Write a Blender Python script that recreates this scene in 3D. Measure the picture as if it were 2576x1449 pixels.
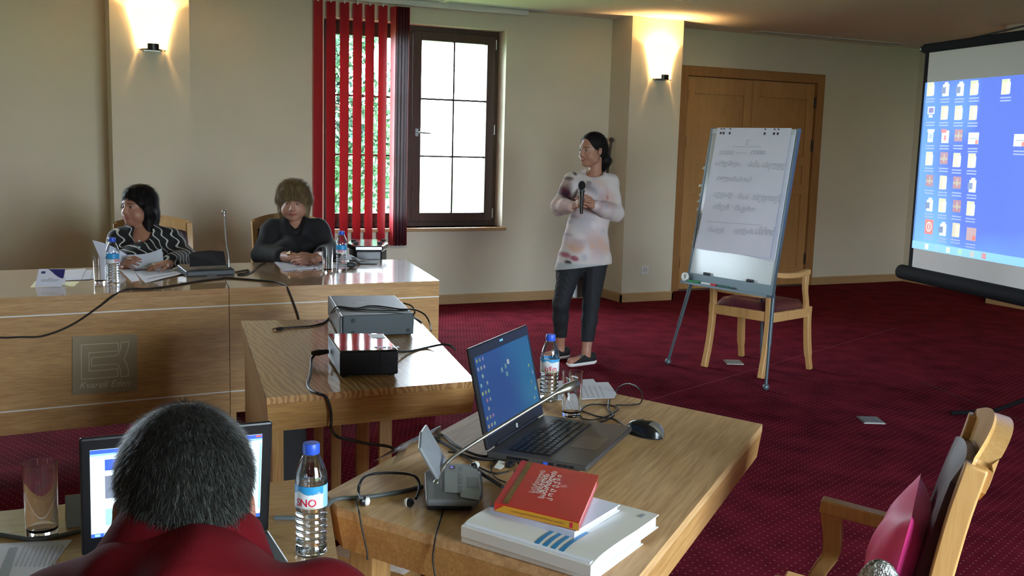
import bpy, math, random
import numpy as np
from mathutils import Vector, Matrix
random.seed(7); np.random.seed(7)
sc = bpy.context.scene
for o in list(bpy.data.objects): bpy.data.objects.remove(o)
COL = sc.collection
PI = math.pi

# ---------------------------------------------------------------- camera
F_PX, CX, CY, CAM_H = 2600.0, 1288.0, 724.5, 1.50
PITCH, ROLL, YAW = 0.13938763, -0.0274162, 0.45282481
_f = np.array([0, math.cos(PITCH), -math.sin(PITCH)]); _r = np.array([1.0, 0, 0]); _d = np.cross(_f, _r)
_r2 = math.cos(ROLL)*_r + math.sin(ROLL)*_d; _d2 = -math.sin(ROLL)*_r + math.cos(ROLL)*_d
_A = np.array([[math.cos(YAW), math.sin(YAW), 0], [-math.sin(YAW), math.cos(YAW), 0], [0, 0, 1]])
CR, CD, CF = _A@_r2, _A@_d2, _A@_f          # camera right, down, forward in the room's axes
CP = np.array([0, 0, CAM_H])
def ray(u, v): return CF + CR*(u-CX)/F_PX + CD*(v-CY)/F_PX
def at(u, v, d): return CP + ray(u, v)*d                     # point at optical depth d
def onz(u, v, z): w = ray(u, v); return CP + w*((z-CAM_H)/w[2])
def ony(u, v, y): w = ray(u, v); return CP + w*(y/w[1])
def onx(u, v, x): w = ray(u, v); return CP + w*(x/w[0])
def depth(p): return float(np.dot(np.asarray(p, float)-CP, CF))
cam = bpy.data.cameras.new('camera'); cam.sensor_width = 36; cam.lens = F_PX/2576*36
cam.clip_start = .05; cam.clip_end = 300
cam_o = bpy.data.objects.new('camera', cam); COL.objects.link(cam_o)
M = Matrix.Identity(4)
for i in range(3):
    M[i][0] = CR[i]; M[i][1] = -CD[i]; M[i][2] = -CF[i]; M[i][3] = CP[i]
cam_o.matrix_world = M
sc.camera = cam_o

# ---------------------------------------------------------------- world, daylight, exposure
SKY = 19.0
w = bpy.data.worlds.new('overcast_sky'); sc.world = w; w.use_nodes = True
bg = w.node_tree.nodes['Background']; bg.inputs[0].default_value = (0.82, 0.97, 1.10, 1); bg.inputs[1].default_value = SKY
sc.view_settings.view_transform = 'Standard'; sc.view_settings.look = 'None'
sc.view_settings.gamma = 1; sc.view_settings.use_curve_mapping = False
sc.view_settings.exposure = 0.88
def portal(name, center, size, direction):
    l = bpy.data.lights.new(name, 'AREA'); l.shape = 'RECTANGLE'; l.size, l.size_y = size
    l.cycles.is_portal = True
    o = bpy.data.objects.new(name, l); COL.objects.link(o); o.location = center
    o.rotation_euler = Vector(direction).to_track_quat('-Z', 'Y').to_euler()
    return o

# ---------------------------------------------------------------- materials
MATS = {}
def nmat(name):
    m = bpy.data.materials.new(name); m.use_nodes = True; MATS[name] = m
    return m, m.node_tree.nodes, m.node_tree.links, m.node_tree.nodes['Principled BSDF']
def plain(name, col, rough=.5, metal=0, spec=.5, noise=0, nscale=30, bump=0, bscale=200, coat=0, sheen=0):
    m, N, L, b = nmat(name)
    b.inputs['Base Color'].default_value = (*col, 1); b.inputs['Roughness'].default_value = rough
    b.inputs['Metallic'].default_value = metal; b.inputs['Specular IOR Level'].default_value = spec
    b.inputs['Coat Weight'].default_value = coat; b.inputs['Sheen Weight'].default_value = sheen
    tc = N.new('ShaderNodeTexCoord')
    if noise:
        n = N.new('ShaderNodeTexNoise'); n.inputs['Scale'].default_value = nscale; n.inputs['Detail'].default_value = 4
        L.new(tc.outputs['Object'], n.inputs['Vector'])
        r = N.new('ShaderNodeValToRGB'); r.color_ramp.elements[0].position = .3; r.color_ramp.elements[1].position = .7
        r.color_ramp.elements[0].color = (*[c*(1-noise) for c in col], 1); r.color_ramp.elements[1].color = (*[min(1, c*(1+noise)) for c in col], 1)
        L.new(n.outputs['Fac'], r.inputs['Fac']); L.new(r.outputs['Color'], b.inputs['Base Color'])
    if bump:
        n2 = N.new('ShaderNodeTexNoise'); n2.inputs['Scale'].default_value = bscale; n2.inputs['Detail'].default_value = 3
        L.new(tc.outputs['Object'], n2.inputs['Vector'])
        bp = N.new('ShaderNodeBump'); bp.inputs['Strength'].default_value = bump; bp.inputs['Distance'].default_value = .004
        L.new(n2.outputs['Fac'], bp.inputs['Height']); L.new(bp.outputs['Normal'], b.inputs['Normal'])
    return m
def emis(name, col, strength, vcol=False):
    m, N, L, b = nmat(name)
    b.inputs['Base Color'].default_value = (.02, .02, .02, 1); b.inputs['Roughness'].default_value = .4
    b.inputs['Emission Color'].default_value = (*col, 1); b.inputs['Emission Strength'].default_value = strength
    if vcol:
        a = N.new('ShaderNodeVertexColor'); a.layer_name = 'Col'; L.new(a.outputs['Color'], b.inputs['Emission Color'])
    return m
def vmat(name, rough=.5, sss=0, bump=0, bscale=200, sheen=0, spec=.5):
    m, N, L, b = nmat(name)
    a = N.new('ShaderNodeVertexColor'); a.layer_name = 'Col'; L.new(a.outputs['Color'], b.inputs['Base Color'])
    b.inputs['Roughness'].default_value = rough; b.inputs['Sheen Weight'].default_value = sheen; b.inputs['Specular IOR Level'].default_value = spec
    if sss:
        b.inputs['Subsurface Weight'].default_value = sss; b.inputs['Subsurface Radius'].default_value = (.01, .004, .002); b.inputs['Subsurface Scale'].default_value = .5
    if bump:
        tc = N.new('ShaderNodeTexCoord'); n2 = N.new('ShaderNodeTexNoise'); n2.inputs['Scale'].default_value = bscale
        L.new(tc.outputs['Object'], n2.inputs['Vector'])
        bp = N.new('ShaderNodeBump'); bp.inputs['Strength'].default_value = bump; bp.inputs['Distance'].default_value = .004
        L.new(n2.outputs['Fac'], bp.inputs['Height']); L.new(bp.outputs['Normal'], b.inputs['Normal'])
    return m
def wood(name, axis, dark, light, rough=.3, fine=1.0, swirl=0.0, coat=0.0):
    """oak with the grain along a local axis (0, 1, 2) or at an angle in the XY plane (tuple)"""
    m, N, L, b = nmat(name)
    tc = N.new('ShaderNodeTexCoord'); mp = N.new('ShaderNodeMapping')
    if isinstance(axis, tuple): mp.inputs['Rotation'].default_value = (0, 0, -axis[0]); ax = 0
    else: ax = axis
    L.new(tc.outputs['Object'], mp.inputs['Vector'])
    s2 = N.new('ShaderNodeMapping'); s = [1.0, 1.0, 1.0]; s[ax] = .07; s2.inputs['Scale'].default_value = s
    L.new(mp.outputs['Vector'], s2.inputs['Vector'])
    n1 = N.new('ShaderNodeTexNoise'); n1.inputs['Scale'].default_value = 140*fine; n1.inputs['Detail'].default_value = 3; n1.inputs['Distortion'].default_value = .6
    L.new(s2.outputs['Vector'], n1.inputs['Vector'])
    n2 = N.new('ShaderNodeTexNoise'); n2.inputs['Scale'].default_value = 14; n2.inputs['Detail'].default_value = 2; n2.inputs['Distortion'].default_value = 1+swirl
    L.new(s2.outputs['Vector'], n2.inputs['Vector'])
    mx = N.new('ShaderNodeMix'); mx.data_type = 'FLOAT'; mx.inputs[0].default_value = .38
    L.new(n1.outputs['Fac'], mx.inputs[2]); L.new(n2.outputs['Fac'], mx.inputs[3]); fac = mx.outputs[0]
    if swirl:
        s3 = N.new('ShaderNodeMapping'); t = [1.0, 1.0, 1.0]; t[ax] = .22; s3.inputs['Scale'].default_value = t
        L.new(mp.outputs['Vector'], s3.inputs['Vector'])
        wv = N.new('ShaderNodeTexWave'); wv.wave_type = 'BANDS'; wv.bands_direction = 'XYZ'[1 if ax == 0 else 0]
        wv.inputs['Scale'].default_value = 16; wv.inputs['Distortion'].default_value = 9*swirl; wv.inputs['Detail'].default_value = 2; wv.inputs['Detail Scale'].default_value = 1.2
        L.new(s3.outputs['Vector'], wv.inputs['Vector'])
        m2 = N.new('ShaderNodeMix'); m2.data_type = 'FLOAT'; m2.inputs[0].default_value = .48
        L.new(fac, m2.inputs[2]); L.new(wv.outputs['Fac'], m2.inputs[3]); fac = m2.outputs[0]
    r = N.new('ShaderNodeValToRGB'); r.color_ramp.elements[0].position = .32; r.color_ramp.elements[1].position = .68
    r.color_ramp.elements[0].color = (*dark, 1); r.color_ramp.elements[1].color = (*light, 1)
    L.new(fac, r.inputs['Fac']); L.new(r.outputs['Color'], b.inputs['Base Color'])
    b.inputs['Roughness'].default_value = rough; b.inputs['Coat Weight'].default_value = coat; b.inputs['Coat Roughness'].default_value = .07
    bp = N.new('ShaderNodeBump'); bp.inputs['Strength'].default_value = .12; bp.inputs['Distance'].default_value = .001
    L.new(n1.outputs['Fac'], bp.inputs['Height']); L.new(bp.outputs['Normal'], b.inputs['Normal'])
    return m
def thin_glass(name, tint=(1, 1, 1), refl=.35, rough=.02, base=0.0):
    m, N, L, b = nmat(name); N.remove(b); out = [n for n in N if n.type == 'OUTPUT_MATERIAL'][0]
    t = N.new('ShaderNodeBsdfTransparent'); t.inputs[0].default_value = (*tint, 1)
    g = N.new('ShaderNodeBsdfGlossy'); g.inputs['Roughness'].default_value = rough
    lw = N.new('ShaderNodeLayerWeight'); lw.inputs['Blend'].default_value = refl
    mu = N.new('ShaderNodeMath'); mu.operation = 'MULTIPLY_ADD'; mu.inputs[1].default_value = .8; mu.inputs[2].default_value = base; mu.use_clamp = True
    L.new(lw.outputs['Fresnel'], mu.inputs[0])
    mx = N.new('ShaderNodeMixShader'); L.new(mu.outputs[0], mx.inputs[0]); L.new(t.outputs[0], mx.inputs[1]); L.new(g.outputs[0], mx.inputs[2])
    L.new(mx.outputs[0], out.inputs[0]); return m
def glass(name, col=(1, 1, 1), ior=1.45, rough=0):
    m, N, L, b = nmat(name)
    b.inputs['Base Color'].default_value = (*col, 1); b.inputs['Transmission Weight'].default_value = 1; b.inputs['IOR'].default_value = ior; b.inputs['Roughness'].default_value = rough
    return m

OD, OL = (.40, .195, .064), (.64, .37, .140)
wood('oak_x', 0, OD, OL, .30); wood('oak_y', 1, OD, OL, .30); wood('oak_z', 2, OD, OL, .34)
wood('oak_top', 0, OD, (.56, .34, .15), .24, coat=1.0)
wood('oak_swirl', 1, OD, (.64, .38, .16), .3, swirl=1.0, coat=.7)
wood('oak_diag', (.70,), (.42, .23, .095), (.70, .44, .21), .62, fine=.7)
wood('door_wood', 2, (.42, .21, .07), (.56, .31, .12), .38)
wood('door_frame_wood', 2, (.30, .14, .046), (.41, .205, .075), .38)
wood('beech', 2, (.50, .26, .085), (.62, .36, .14), .32, fine=.6); wood('skirting_oak', 0, (.40, .24, .105), (.50, .32, .16), .4)
wood('window_wood', 2, (.045, .022, .012), (.085, .045, .026), .35)
plain('wall_paint', (.68, .62, .49), .85, noise=.02, nscale=3, bump=.06, bscale=300)
plain('ceiling_paint', (.78, .72, .64), .9, noise=.02, nscale=2)
plain('white_plastic', (.75, .75, .72), .4); plain('black_plastic', (.012, .012, .014), .35); plain('dark_grey', (.035, .038, .042), .4)
plain('slate_grey', (.04, .047, .052), .45); plain('mid_grey', (.22, .23, .23), .45); plain('light_grey', (.5, .52, .52), .4)
plain('chrome', (.7, .7, .7), .18, metal=1); plain('steel', (.42, .42, .40), .35, metal=1); plain('dark_metal', (.05, .045, .04), .35, metal=1)
plain('easel_grey', (.13, .17, .19), .4, metal=.5)
plain('paper', (.70, .69, .78), .8, noise=.015, nscale=8); plain('paper_cool', (.70, .72, .86), .8); plain('paper_yellow', (.80, .74, .42), .8)
plain('ink', (.06, .06, .07), .7); plain('ink_faint', (.45, .45, .52), .8); plain('navy', (.020, .018, .13), .5); plain('ink_grey', (.35, .36, .40), .8)
plain('cable_black', (.012, .010, .009), .55); plain('cable_grey', (.09, .10, .10), .5)
plain('leather_maroon', (.095, .012, .022), .33, bump=.15, bscale=160); plain('leather_dark', (.045, .012, .020), .38, bump=.15, bscale=160)
plain('brass', (.55, .38, .16), .35, metal=1); plain('blue_cap', (.03, .10, .62), .4)
plain('cushion_pink', (.95, .05, .30), .5, sheen=.2, bump=.12, bscale=60)
plain('rubber', (.02, .02, .02), .7); plain('matte_black', (.006, .006, .007), .8, spec=.12); plain('red_cover', (.62, .018, .018), .28, noise=.10, nscale=9, coat=.3)
plain('gold', (.36, .19, .045), .35); plain('yellow', (.72, .45, .03), .35); plain('blue_print', (.025, .22, .48), .4); plain('white_cover', (.74, .73, .69), .45)
plain('page_edge', (.78, .80, .88), .8, noise=.05, nscale=300); plain('red_print', (.62, .02, .05), .5); plain('white_print', (.85, .83, .78), .6)
plain('slat_red', (.40, .010, .022), .65, bump=.1, bscale=400); plain('slat_red_shaded', (.16, .018, .035), .7)  # second red is darkened: shade inside the slat bundle put into its colour
thin_glass('pane_glass', (1, 1, 1), .12); thin_glass('pet', (.96, .98, 1), .38, .06, .02); glass('tumbler_glass', (1, 1, 1), 1.45); glass('water', (.98, 1, 1), 1.33)
thin_glass('acrylic', (.93, .95, .97), .12, .1, .02)

# carpet: wine red pile with a diamond lattice of pale dots woven in
m, N, L, b = nmat('carpet')
tc = N.new('ShaderNodeTexCoord')
def lattice(off):
    a = N.new('ShaderNodeVectorMath'); a.operation = 'MULTIPLY_ADD'; a.inputs[1].default_value = (1/.048, 1/.048, 0); a.inputs[2].default_value = off
    rot = N.new('ShaderNodeMapping'); rot.inputs['Rotation'].default_value = (0, 0, .39); L.new(tc.outputs['Object'], rot.inputs['Vector'])
    L.new(rot.outputs['Vector'], a.inputs[0])
    f = N.new('ShaderNodeVectorMath'); f.operation = 'FRACTION'; L.new(a.outputs[0], f.inputs[0])
    d = N.new('ShaderNodeVectorMath'); d.operation = 'DISTANCE'; d.inputs[1].default_value = (.5, .5, 0); L.new(f.outputs[0], d.inputs[0])
    c = N.new('ShaderNodeMath'); c.operation = 'LESS_THAN'; c.inputs[1].default_value = .068; L.new(d.outputs['Value'], c.inputs[0]); return c
c1, c2 = lattice((0, 0, 0)), lattice((.5, .5, 0))
ad = N.new('ShaderNodeMath'); ad.operation = 'MAXIMUM'; L.new(c1.outputs[0], ad.inputs[0]); L.new(c2.outputs[0], ad.inputs[1])
nz = N.new('ShaderNodeTexNoise'); nz.inputs['Scale'].default_value = 5; nz.inputs['Detail'].default_value = 8; L.new(tc.outputs['Object'], nz.inputs['Vector'])
rp = N.new('ShaderNodeValToRGB'); rp.color_ramp.elements[0].color = (.085, .0065, .014, 1); rp.color_ramp.elements[1].color = (.155, .012, .024, 1)
rp.color_ramp.elements[0].position = .35; rp.color_ramp.elements[1].position = .68
L.new(nz.outputs['Fac'], rp.inputs['Fac'])
mx = N.new('ShaderNodeMix'); mx.data_type = 'RGBA'; L.new(ad.outputs[0], mx.inputs[0]); L.new(rp.outputs['Color'], mx.inputs[6]); mx.inputs[7].default_value = (.34, .14, .12, 1)
L.new(mx.outputs[2], b.inputs['Base Color']); b.inputs['Roughness'].default_value = .95; b.inputs['Specular IOR Level'].default_value = .02
n3 = N.new('ShaderNodeTexNoise'); n3.inputs['Scale'].default_value = 350; L.new(tc.outputs['Object'], n3.inputs['Vector'])
bp = N.new('ShaderNodeBump'); bp.inputs['Strength'].default_value = .4; bp.inputs['Distance'].default_value = .004; L.new(n3.outputs['Fac'], bp.inputs['Height']); L.new(bp.outputs['Normal'], b.inputs['Normal'])

# ---------------------------------------------------------------- mesh helpers
class MB:
    def __init__(s): s.v = []; s.f = []; s.c = []; s.cur = None
    def color(s, c): s.cur = c; return s
    def add(s, vs, fs):
        n = len(s.v); s.v += [tuple(map(float, p)) for p in vs]; s.f += [tuple(i+n for i in f) for f in fs]
        s.c += [s.cur]*len(fs); return s
    def box(s, lo, hi):
        x0, y0, z0 = lo; x1, y1, z1 = hi
        return s.add([(x0, y0, z0), (x1, y0, z0), (x1, y1, z0), (x0, y1, z0), (x0, y0, z1), (x1, y0, z1), (x1, y1, z1), (x0, y1, z1)],
                     [(0, 3, 2, 1), (4, 5, 6, 7), (0, 1, 5, 4), (1, 2, 6, 5), (2, 3, 7, 6), (3, 0, 4, 7)])
    def obox(s, c, ax, half):
        """oriented box: centre, three axes, half sizes"""
        c = np.array(c, float); ax = [np.array(a, float)/np.linalg.norm(a) for a in ax]; vs = []
        for dz in (-1, 1):
            for dx, dy in ((-1, -1), (1, -1), (1, 1), (-1, 1)):
                vs.append(c+ax[0]*half[0]*dx+ax[1]*half[1]*dy+ax[2]*half[2]*dz)
        return s.add(vs, [(0, 3, 2, 1), (4, 5, 6, 7), (0, 1, 5, 4), (1, 2, 6, 5), (2, 3, 7, 6), (3, 0, 4, 7)])
    def prism(s, poly, z0, z1, poly_bottom=None):
        n = len(poly); pb = poly_bottom or poly
        vs = [(p[0], p[1], z0) for p in pb]+[(p[0], p[1], z1) for p in poly]
        a = sum(poly[i][0]*poly[(i+1) % n][1]-poly[(i+1) % n][0]*poly[i][1] for i in range(n))
        fs = [tuple(range(n-1, -1, -1)), tuple(range(n, 2*n))]+[(i, (i+1) % n, n+(i+1) % n, n+i) for i in range(n)]
        if a < 0: fs = [f[::-1] for f in fs]
        return s.add(vs, fs)
    def slab(s, pts, nrm, th):
        """flat outline in space pushed along nrm by th"""
        pts = [np.array(p, float) for p in pts]; nrm = np.array(nrm, float); nrm = nrm/np.linalg.norm(nrm); n = len(pts)
        fn = np.zeros(3)
        for i in range(n): fn += np.cross(pts[i]-pts[0], pts[(i+1) % n]-pts[0])
        if fn@nrm < 0: pts = pts[::-1]
        vs = pts+[p+nrm*th for p in pts]
        fs = [tuple(range(n-1, -1, -1)), tuple(range(n, 2*n))]+[(i, (i+1) % n, n+(i+1) % n, n+i) for i in range(n)]
        return s.add(vs, fs)
    def tube(s, pts, r, n=8, cap=True, flat=1.0):
        pts = [np.array(p, float) for p in pts]; m = len(pts); rr = r if hasattr(r, '__len__') else [r]*m
        up = None; base = len(s.v); vs = []
        for i in range(m):
            t = pts[min(i+1, m-1)]-pts[max(i-1, 0)]; t = t/(np.linalg.norm(t)+1e-12)
            if up is None: up = np.array([0, 0, 1.0]) if abs(t[2]) < .9 else np.array([1.0, 0, 0])
            a = np.cross(t, up); a /= np.linalg.norm(a)+1e-12; bb = np.cross(a, t); up = bb
            for k in range(n):
                an = 2*PI*k/n; vs.append(pts[i]+rr[i]*(math.cos(an)*a+flat*math.sin(an)*bb))
        fs = [(i*n+k, i*n+(k+1) % n, (i+1)*n+(k+1) % n, (i+1)*n+k) for i in range(m-1) for k in range(n)]
        if cap: fs += [tuple(range(n-1, -1, -1)), tuple((m-1)*n+k for k in range(n))]
        return s.add(vs, fs)
    def lathe(s, prof, n=24, c=(0, 0, 0), cap0=True, cap1=True):
        vs = [(c[0]+r*math.cos(2*PI*k/n), c[1]+r*math.sin(2*PI*k/n), c[2]+z) for r, z in prof for k in range(n)]
        m = len(prof); fs = [(i*n+k, i*n+(k+1) % n, (i+1)*n+(k+1) % n, (i+1)*n+k) for i in range(m-1) for k in range(n)]
        if cap0: fs.append(tuple(range(n-1, -1, -1)))
        if cap1: fs.append(tuple((m-1)*n+k for k in range(n)))
        return s.add(vs, fs)
    def sphere(s, c, r, n=12, m=8, sc3=(1, 1, 1), M3=None):
        vs = []; M3 = np.eye(3) if M3 is None else M3
        for i in range(m+1):
            th = PI*i/m
            for k in range(n):
                p = np.array([math.sin(th)*math.cos(2*PI*k/n)*sc3[0], math.sin(th)*math.sin(2*PI*k/n)*sc3[1], math.cos(th)*sc3[2]])*r
                vs.append(np.array(c)+M3@p)
        fs = [(i*n+k, (i+1)*n+k, (i+1)*n+(k+1) % n, i*n+(k+1) % n) for i in range(m) for k in range(n)]
        return s.add(vs, fs)
    def grid(s, P, close=False):
        """P: rows of points -> sheet"""
        R_, C_ = len(P), len(P[0]); vs = [p for row in P for p in row]
        return s.add(vs, [(i*C_+j, i*C_+j+1, (i+1)*C_+j+1, (i+1)*C_+j) for i in range(R_-1) for j in range(C_-1)])
    def sheet(s, P, th):
        """thick sheet from a grid of points"""
        P = np.array(P, float); du = np.gradient(P, axis=0); dv = np.gradient(P, axis=1); n = np.cross(du, dv); n /= np.linalg.norm(n, axis=2, keepdims=True)+1e-12
        Q = P+n*th; R_, C_ = P.shape[:2]; K = R_*C_
        vs = list(P.reshape(-1, 3))+list(Q.reshape(-1, 3)); fs = []
        for i in range(R_-1):
            for j in range(C_-1):
                a, b2, c2_, d2_ = i*C_+j, i*C_+j+1, (i+1)*C_+j+1, (i+1)*C_+j
                fs += [(d2_, c2_, b2, a), (K+a, K+b2, K+c2_, K+d2_)]
        bd = [i*C_ for i in range(R_)]+[(R_-1)*C_+j for j in range(1, C_)]+[i*C_+C_-1 for i in range(R_-2, -1, -1)]+[j for j in range(C_-2, 0, -1)]
        for i in range(len(bd)):
            a, b2 = bd[i], bd[(i+1) % len(bd)]; fs.append((a, b2, K+b2, K+a))
        return s.add(vs, fs)
    def build(s, name, mat, parent=None, smooth=False, world=True, bevel=0, origin=None):
        v = np.array(s.v, float)
        me = bpy.data.meshes.new(name)
        ob = bpy.data.objects.new(name, me); COL.objects.link(ob)
        off = np.zeros(3)
        if parent is not None:
            ob.parent = parent
            if world:
                Mi = np.array(wmat(parent).inverted()); v = v@Mi[:3, :3].T+Mi[:3, 3]
        elif world:
            lo, hi = v.min(0), v.max(0)
            off = np.array(origin, float) if origin is not None else np.array([(lo[0]+hi[0])/2, (lo[1]+hi[1])/2, lo[2]])
            v = v-off; ob.location = off
        me.from_pydata(v.tolist(), [], s.f)
        if any(c is not None for c in s.c):
            ca = me.color_attributes.new('Col', 'FLOAT_COLOR', 'CORNER'); k = 0
            for f, c in zip(s.f, s.c):
                for _ in f: ca.data[k].color = (*(c or (1, 1, 1)), 1); k += 1
        me.materials.append(MATS[mat] if isinstance(mat, str) else mat)
        me.update()
        if smooth:
            me.polygons.foreach_set('use_smooth', [True]*len(me.polygons))
            try: me.set_sharp_from_angle(angle=math.radians(smooth if smooth is not True else 50))
            except Exception: pass
        if bevel:
            bv = ob.modifiers.new('bevel', 'BEVEL'); bv.width = bevel; bv.segments = 2; bv.limit_method = 'ANGLE'; bv.angle_limit = math.radians(40)
        return ob
def wmat(o):
    Mx = Matrix.LocRotScale(o.location, o.rotation_euler, o.scale)
    return wmat(o.parent)@Mx if o.parent else Mx
def tag(o, label=None, cat=None, group=None, kind=None):
    if label: o['label'] = label
    if cat: o['category'] = cat
    if group: o['group'] = group
    if kind: o['kind'] = kind
    return o
def thing(name, label, cat, loc=(0, 0, 0), rz=0, group=None, kind=None):
    o = bpy.data.objects.new(name, None); COL.objects.link(o); o.empty_display_size = .1
    o.location = tuple(map(float, loc)); o.rotation_euler = (0, 0, rz)
    return tag(o, label, cat, group, kind)
def copy_thing(root, loc, rz, label=None):
    r = root.copy(); COL.objects.link(r); r.location = tuple(map(float, loc)); r.rotation_euler = (0, 0, rz)
    if label: r['label'] = label
    for ch in list(root.children):
        c = ch.copy(); COL.objects.link(c); c.parent = r
        for g in list(ch.children):
            d = g.copy(); COL.objects.link(d); d.parent = c
    return r
def struct(mb, name, mat, parent=None, **k):
    o = mb.build(name, mat, parent, **k)
    if parent is None: o['kind'] = 'structure'
    return o
def text_mb(body, size, shear=0, bold=0, extrude=0, align='CENTER', spacing=1.0, res=3):
    """flat text outline as an MB in the XY plane, centred"""
    cu = bpy.data.curves.new('txt', 'FONT'); cu.body = body; cu.size = size; cu.shear = shear; cu.offset = bold; cu.extrude = extrude
    cu.align_x = align; cu.align_y = 'CENTER'; cu.space_character = spacing; cu.resolution_u = res
    o = bpy.data.objects.new('txt', cu); COL.objects.link(o)
    dg = bpy.context.evaluated_depsgraph_get(); dg.update()
    me = bpy.data.meshes.new_from_object(o.evaluated_get(dg)); mb = MB()
    mb.add([tuple(q.co) for q in me.vertices], [tuple(p.vertices) for p in me.polygons])
    bpy.data.objects.remove(o); bpy.data.meshes.remove(me)
    return mb
def mapped(mb, fn):
    mb.v = [tuple(map(float, fn(*p))) for p in mb.v]; return mb
def spline(pts, n=8):
    P = [np.array(p, float) for p in pts]; P = [2*P[0]-P[1]]+P+[2*P[-1]-P[-2]]; out = []
    for i in range(1, len(P)-2):
        for k in range(n):
            t = k/n; p0, p1, p2, p3 = P[i-1:i+3]
            out.append(.5*((2*p1)+(-p0+p2)*t+(2*p0-5*p1+4*p2-p3)*t*t+(-p0+3*p1-3*p2+p3)*t**3))
    out.append(P[-2]); return out
def unit(v): v = np.array(v, float); return v/np.linalg.norm(v)
# ================================================================ the room
YB, YD, YP, XR, XL, YF, ZC = 8.807, 8.965, 8.445, 9.52, -5.2, -1.9, 2.705
WX0, WX1, WZ0, WZ1 = 2.444, 4.160, .714, 2.52
TH = .34
struct(MB().box((XL-.4, YF-.4, -.2), (XR+.4, YD+.5, 0)), 'floor', 'carpet', origin=(0, 0, 0))
struct(MB().box((XL-.4, YF-.4, ZC), (XR+.4, YD+.5, ZC+.2)), 'ceiling', 'ceiling_paint', origin=(0, 0, ZC))
# window wall: two bays with a window each, beyond the second pillar the door wall set back a little
def wall_with_holes(y0, y1, x0, x1, holes):
    mb = MB(); xs = x0
    for hx0, hx1, hz0, hz1 in sorted(holes):
        mb.box((xs, y0, 0), (hx0, y1, ZC)); mb.box((hx0, y0, 0), (hx1, y1, hz0)); mb.box((hx0, y0, hz1), (hx1, y1, ZC)); xs = hx1
    mb.box((xs, y0, 0), (x1, y1, ZC)); return mb
W2X0, W2X1 = WX0-4.58, WX1-4.58
PB = [(.708, 1.283), (5.286, 5.863)]
struct(wall_with_holes(YB, YB+TH, XL, 5.75, [(WX0, WX1, WZ0, WZ1), (W2X0, W2X1, WZ0, WZ1)]), 'wall_back', 'wall_paint')
DX0, DX1, DZ = 6.20, 8.115, 2.335
struct(MB().box((5.75, YD, 0), (DX0, YD+TH, ZC)).box((DX1, YD, 0), (XR+.3, YD+TH, ZC)).box((DX0, YD, DZ), (DX1, YD+TH, ZC)).box((DX0, YD+.2, 0), (DX1, YD+TH, DZ)), 'wall_door', 'wall_paint')
struct(MB().box((XR, YF-.3, 0), (XR+.3, YD, ZC)), 'wall_right', 'wall_paint')
struct(MB().box((XL-.3, YF-.3, 0), (XL, YB+.3, ZC)), 'wall_left', 'wall_paint')
FW = [(1.25, 3.65, .06, 2.58)]
def holes_y(): return list(FW)
struct(wall_with_holes(YF-.3, YF, XL, XR, holes_y()), 'wall_front', 'wall_paint')
struct(MB().box((PB[0][0], YP, 0), (PB[0][1], YB, ZC)), 'pillar', 'wall_paint')
struct(MB().box((PB[1][0], YP, 0), (PB[1][1], YD, ZC)), 'pillar', 'wall_paint')
struct(MB().box((9.02, 6.75, 0), (XR, 7.35, ZC)), 'pillar', 'wall_paint')
# skirting boards
BH, BT = .088, .016
def skirt(name, segs):
    mb = MB()
    for (x0, y0), (x1, y1) in segs:
        a, b_ = np.array([x0, y0]), np.array([x1, y1]); t = unit(b_-a); n = np.array([t[1], -t[0]])
        prof = [(0, 0), (BT, 0), (BT, BH-.012), (BT-.006, BH), (0, BH)]
        vs = [(*(p+n*q[0]), q[1]) for p in (a, b_) for q in prof]; k = 5
        mb.add(vs, [tuple(range(k)), tuple(range(2*k-1, k-1, -1))]+[(i, k+i, k+(i+1) % k, (i+1) % k) for i in range(k)])
    return struct(mb, name, 'skirting_oak')
e = BT
skirt('baseboard_back', [((XL, YB), (PB[0][0], YB)), ((PB[0][1], YB), (PB[1][0], YB))])
skirt('baseboard_pillar', [((PB[0][0], YB), (PB[0][0], YP-e)), ((PB[0][0]-e, YP), (PB[0][1]+e, YP)), ((PB[0][1], YP-e), (PB[0][1], YB))])
skirt('baseboard_pillar', [((PB[1][0], YB), (PB[1][0], YP-e)), ((PB[1][0]-e, YP), (PB[1][1]+e, YP)), ((PB[1][1], YP-e), (PB[1][1], YD))])
skirt('baseboard_door', [((PB[1][1], YD), (DX0-.0, YD)), ((DX1, YD), (XR, YD))])
skirt('baseboard_right', [((XR, YD), (XR, 7.35)), ((XR, 6.75), (XR, YF))])
skirt('baseboard_pillar', [((XR, 7.35), (9.02-e, 7.35)), ((9.02, 7.35+e), (9.02, 6.75-e)), ((9.02-e, 6.75), (XR, 6.75))])
skirt('baseboard_left', [((XL, YF), (XL, YB))])
# carpet seams
for a, b_ in (((1640, 1005), (2100, 870)),):
    p, q = onz(*a, 0), onz(*b_, 0); t = unit(q-p); n = np.cross([0, 0, 1], t)
    p = p-t*.6; q = q+t*1.2
    struct(MB().slab([p-n*.0025, q-n*.0025, q+n*.0025, p+n*.0025], (0, 0, 1), .0012), 'carpet_seam', plain('seam_red', (.20, .02, .035), .95), None)
p, q = onz(2380, 985, 0), onz(2576, 1062, 0); t = unit(q-p); n = np.cross([0, 0, 1], t)
struct(MB().slab([p-t*.3-n*.003, q+t-n*.003, q+t+n*.003, p-t*.3+n*.003], (0, 0, 1), .0012), 'carpet_seam', plain('seam_dark', (.03, .004, .008), .95))

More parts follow.
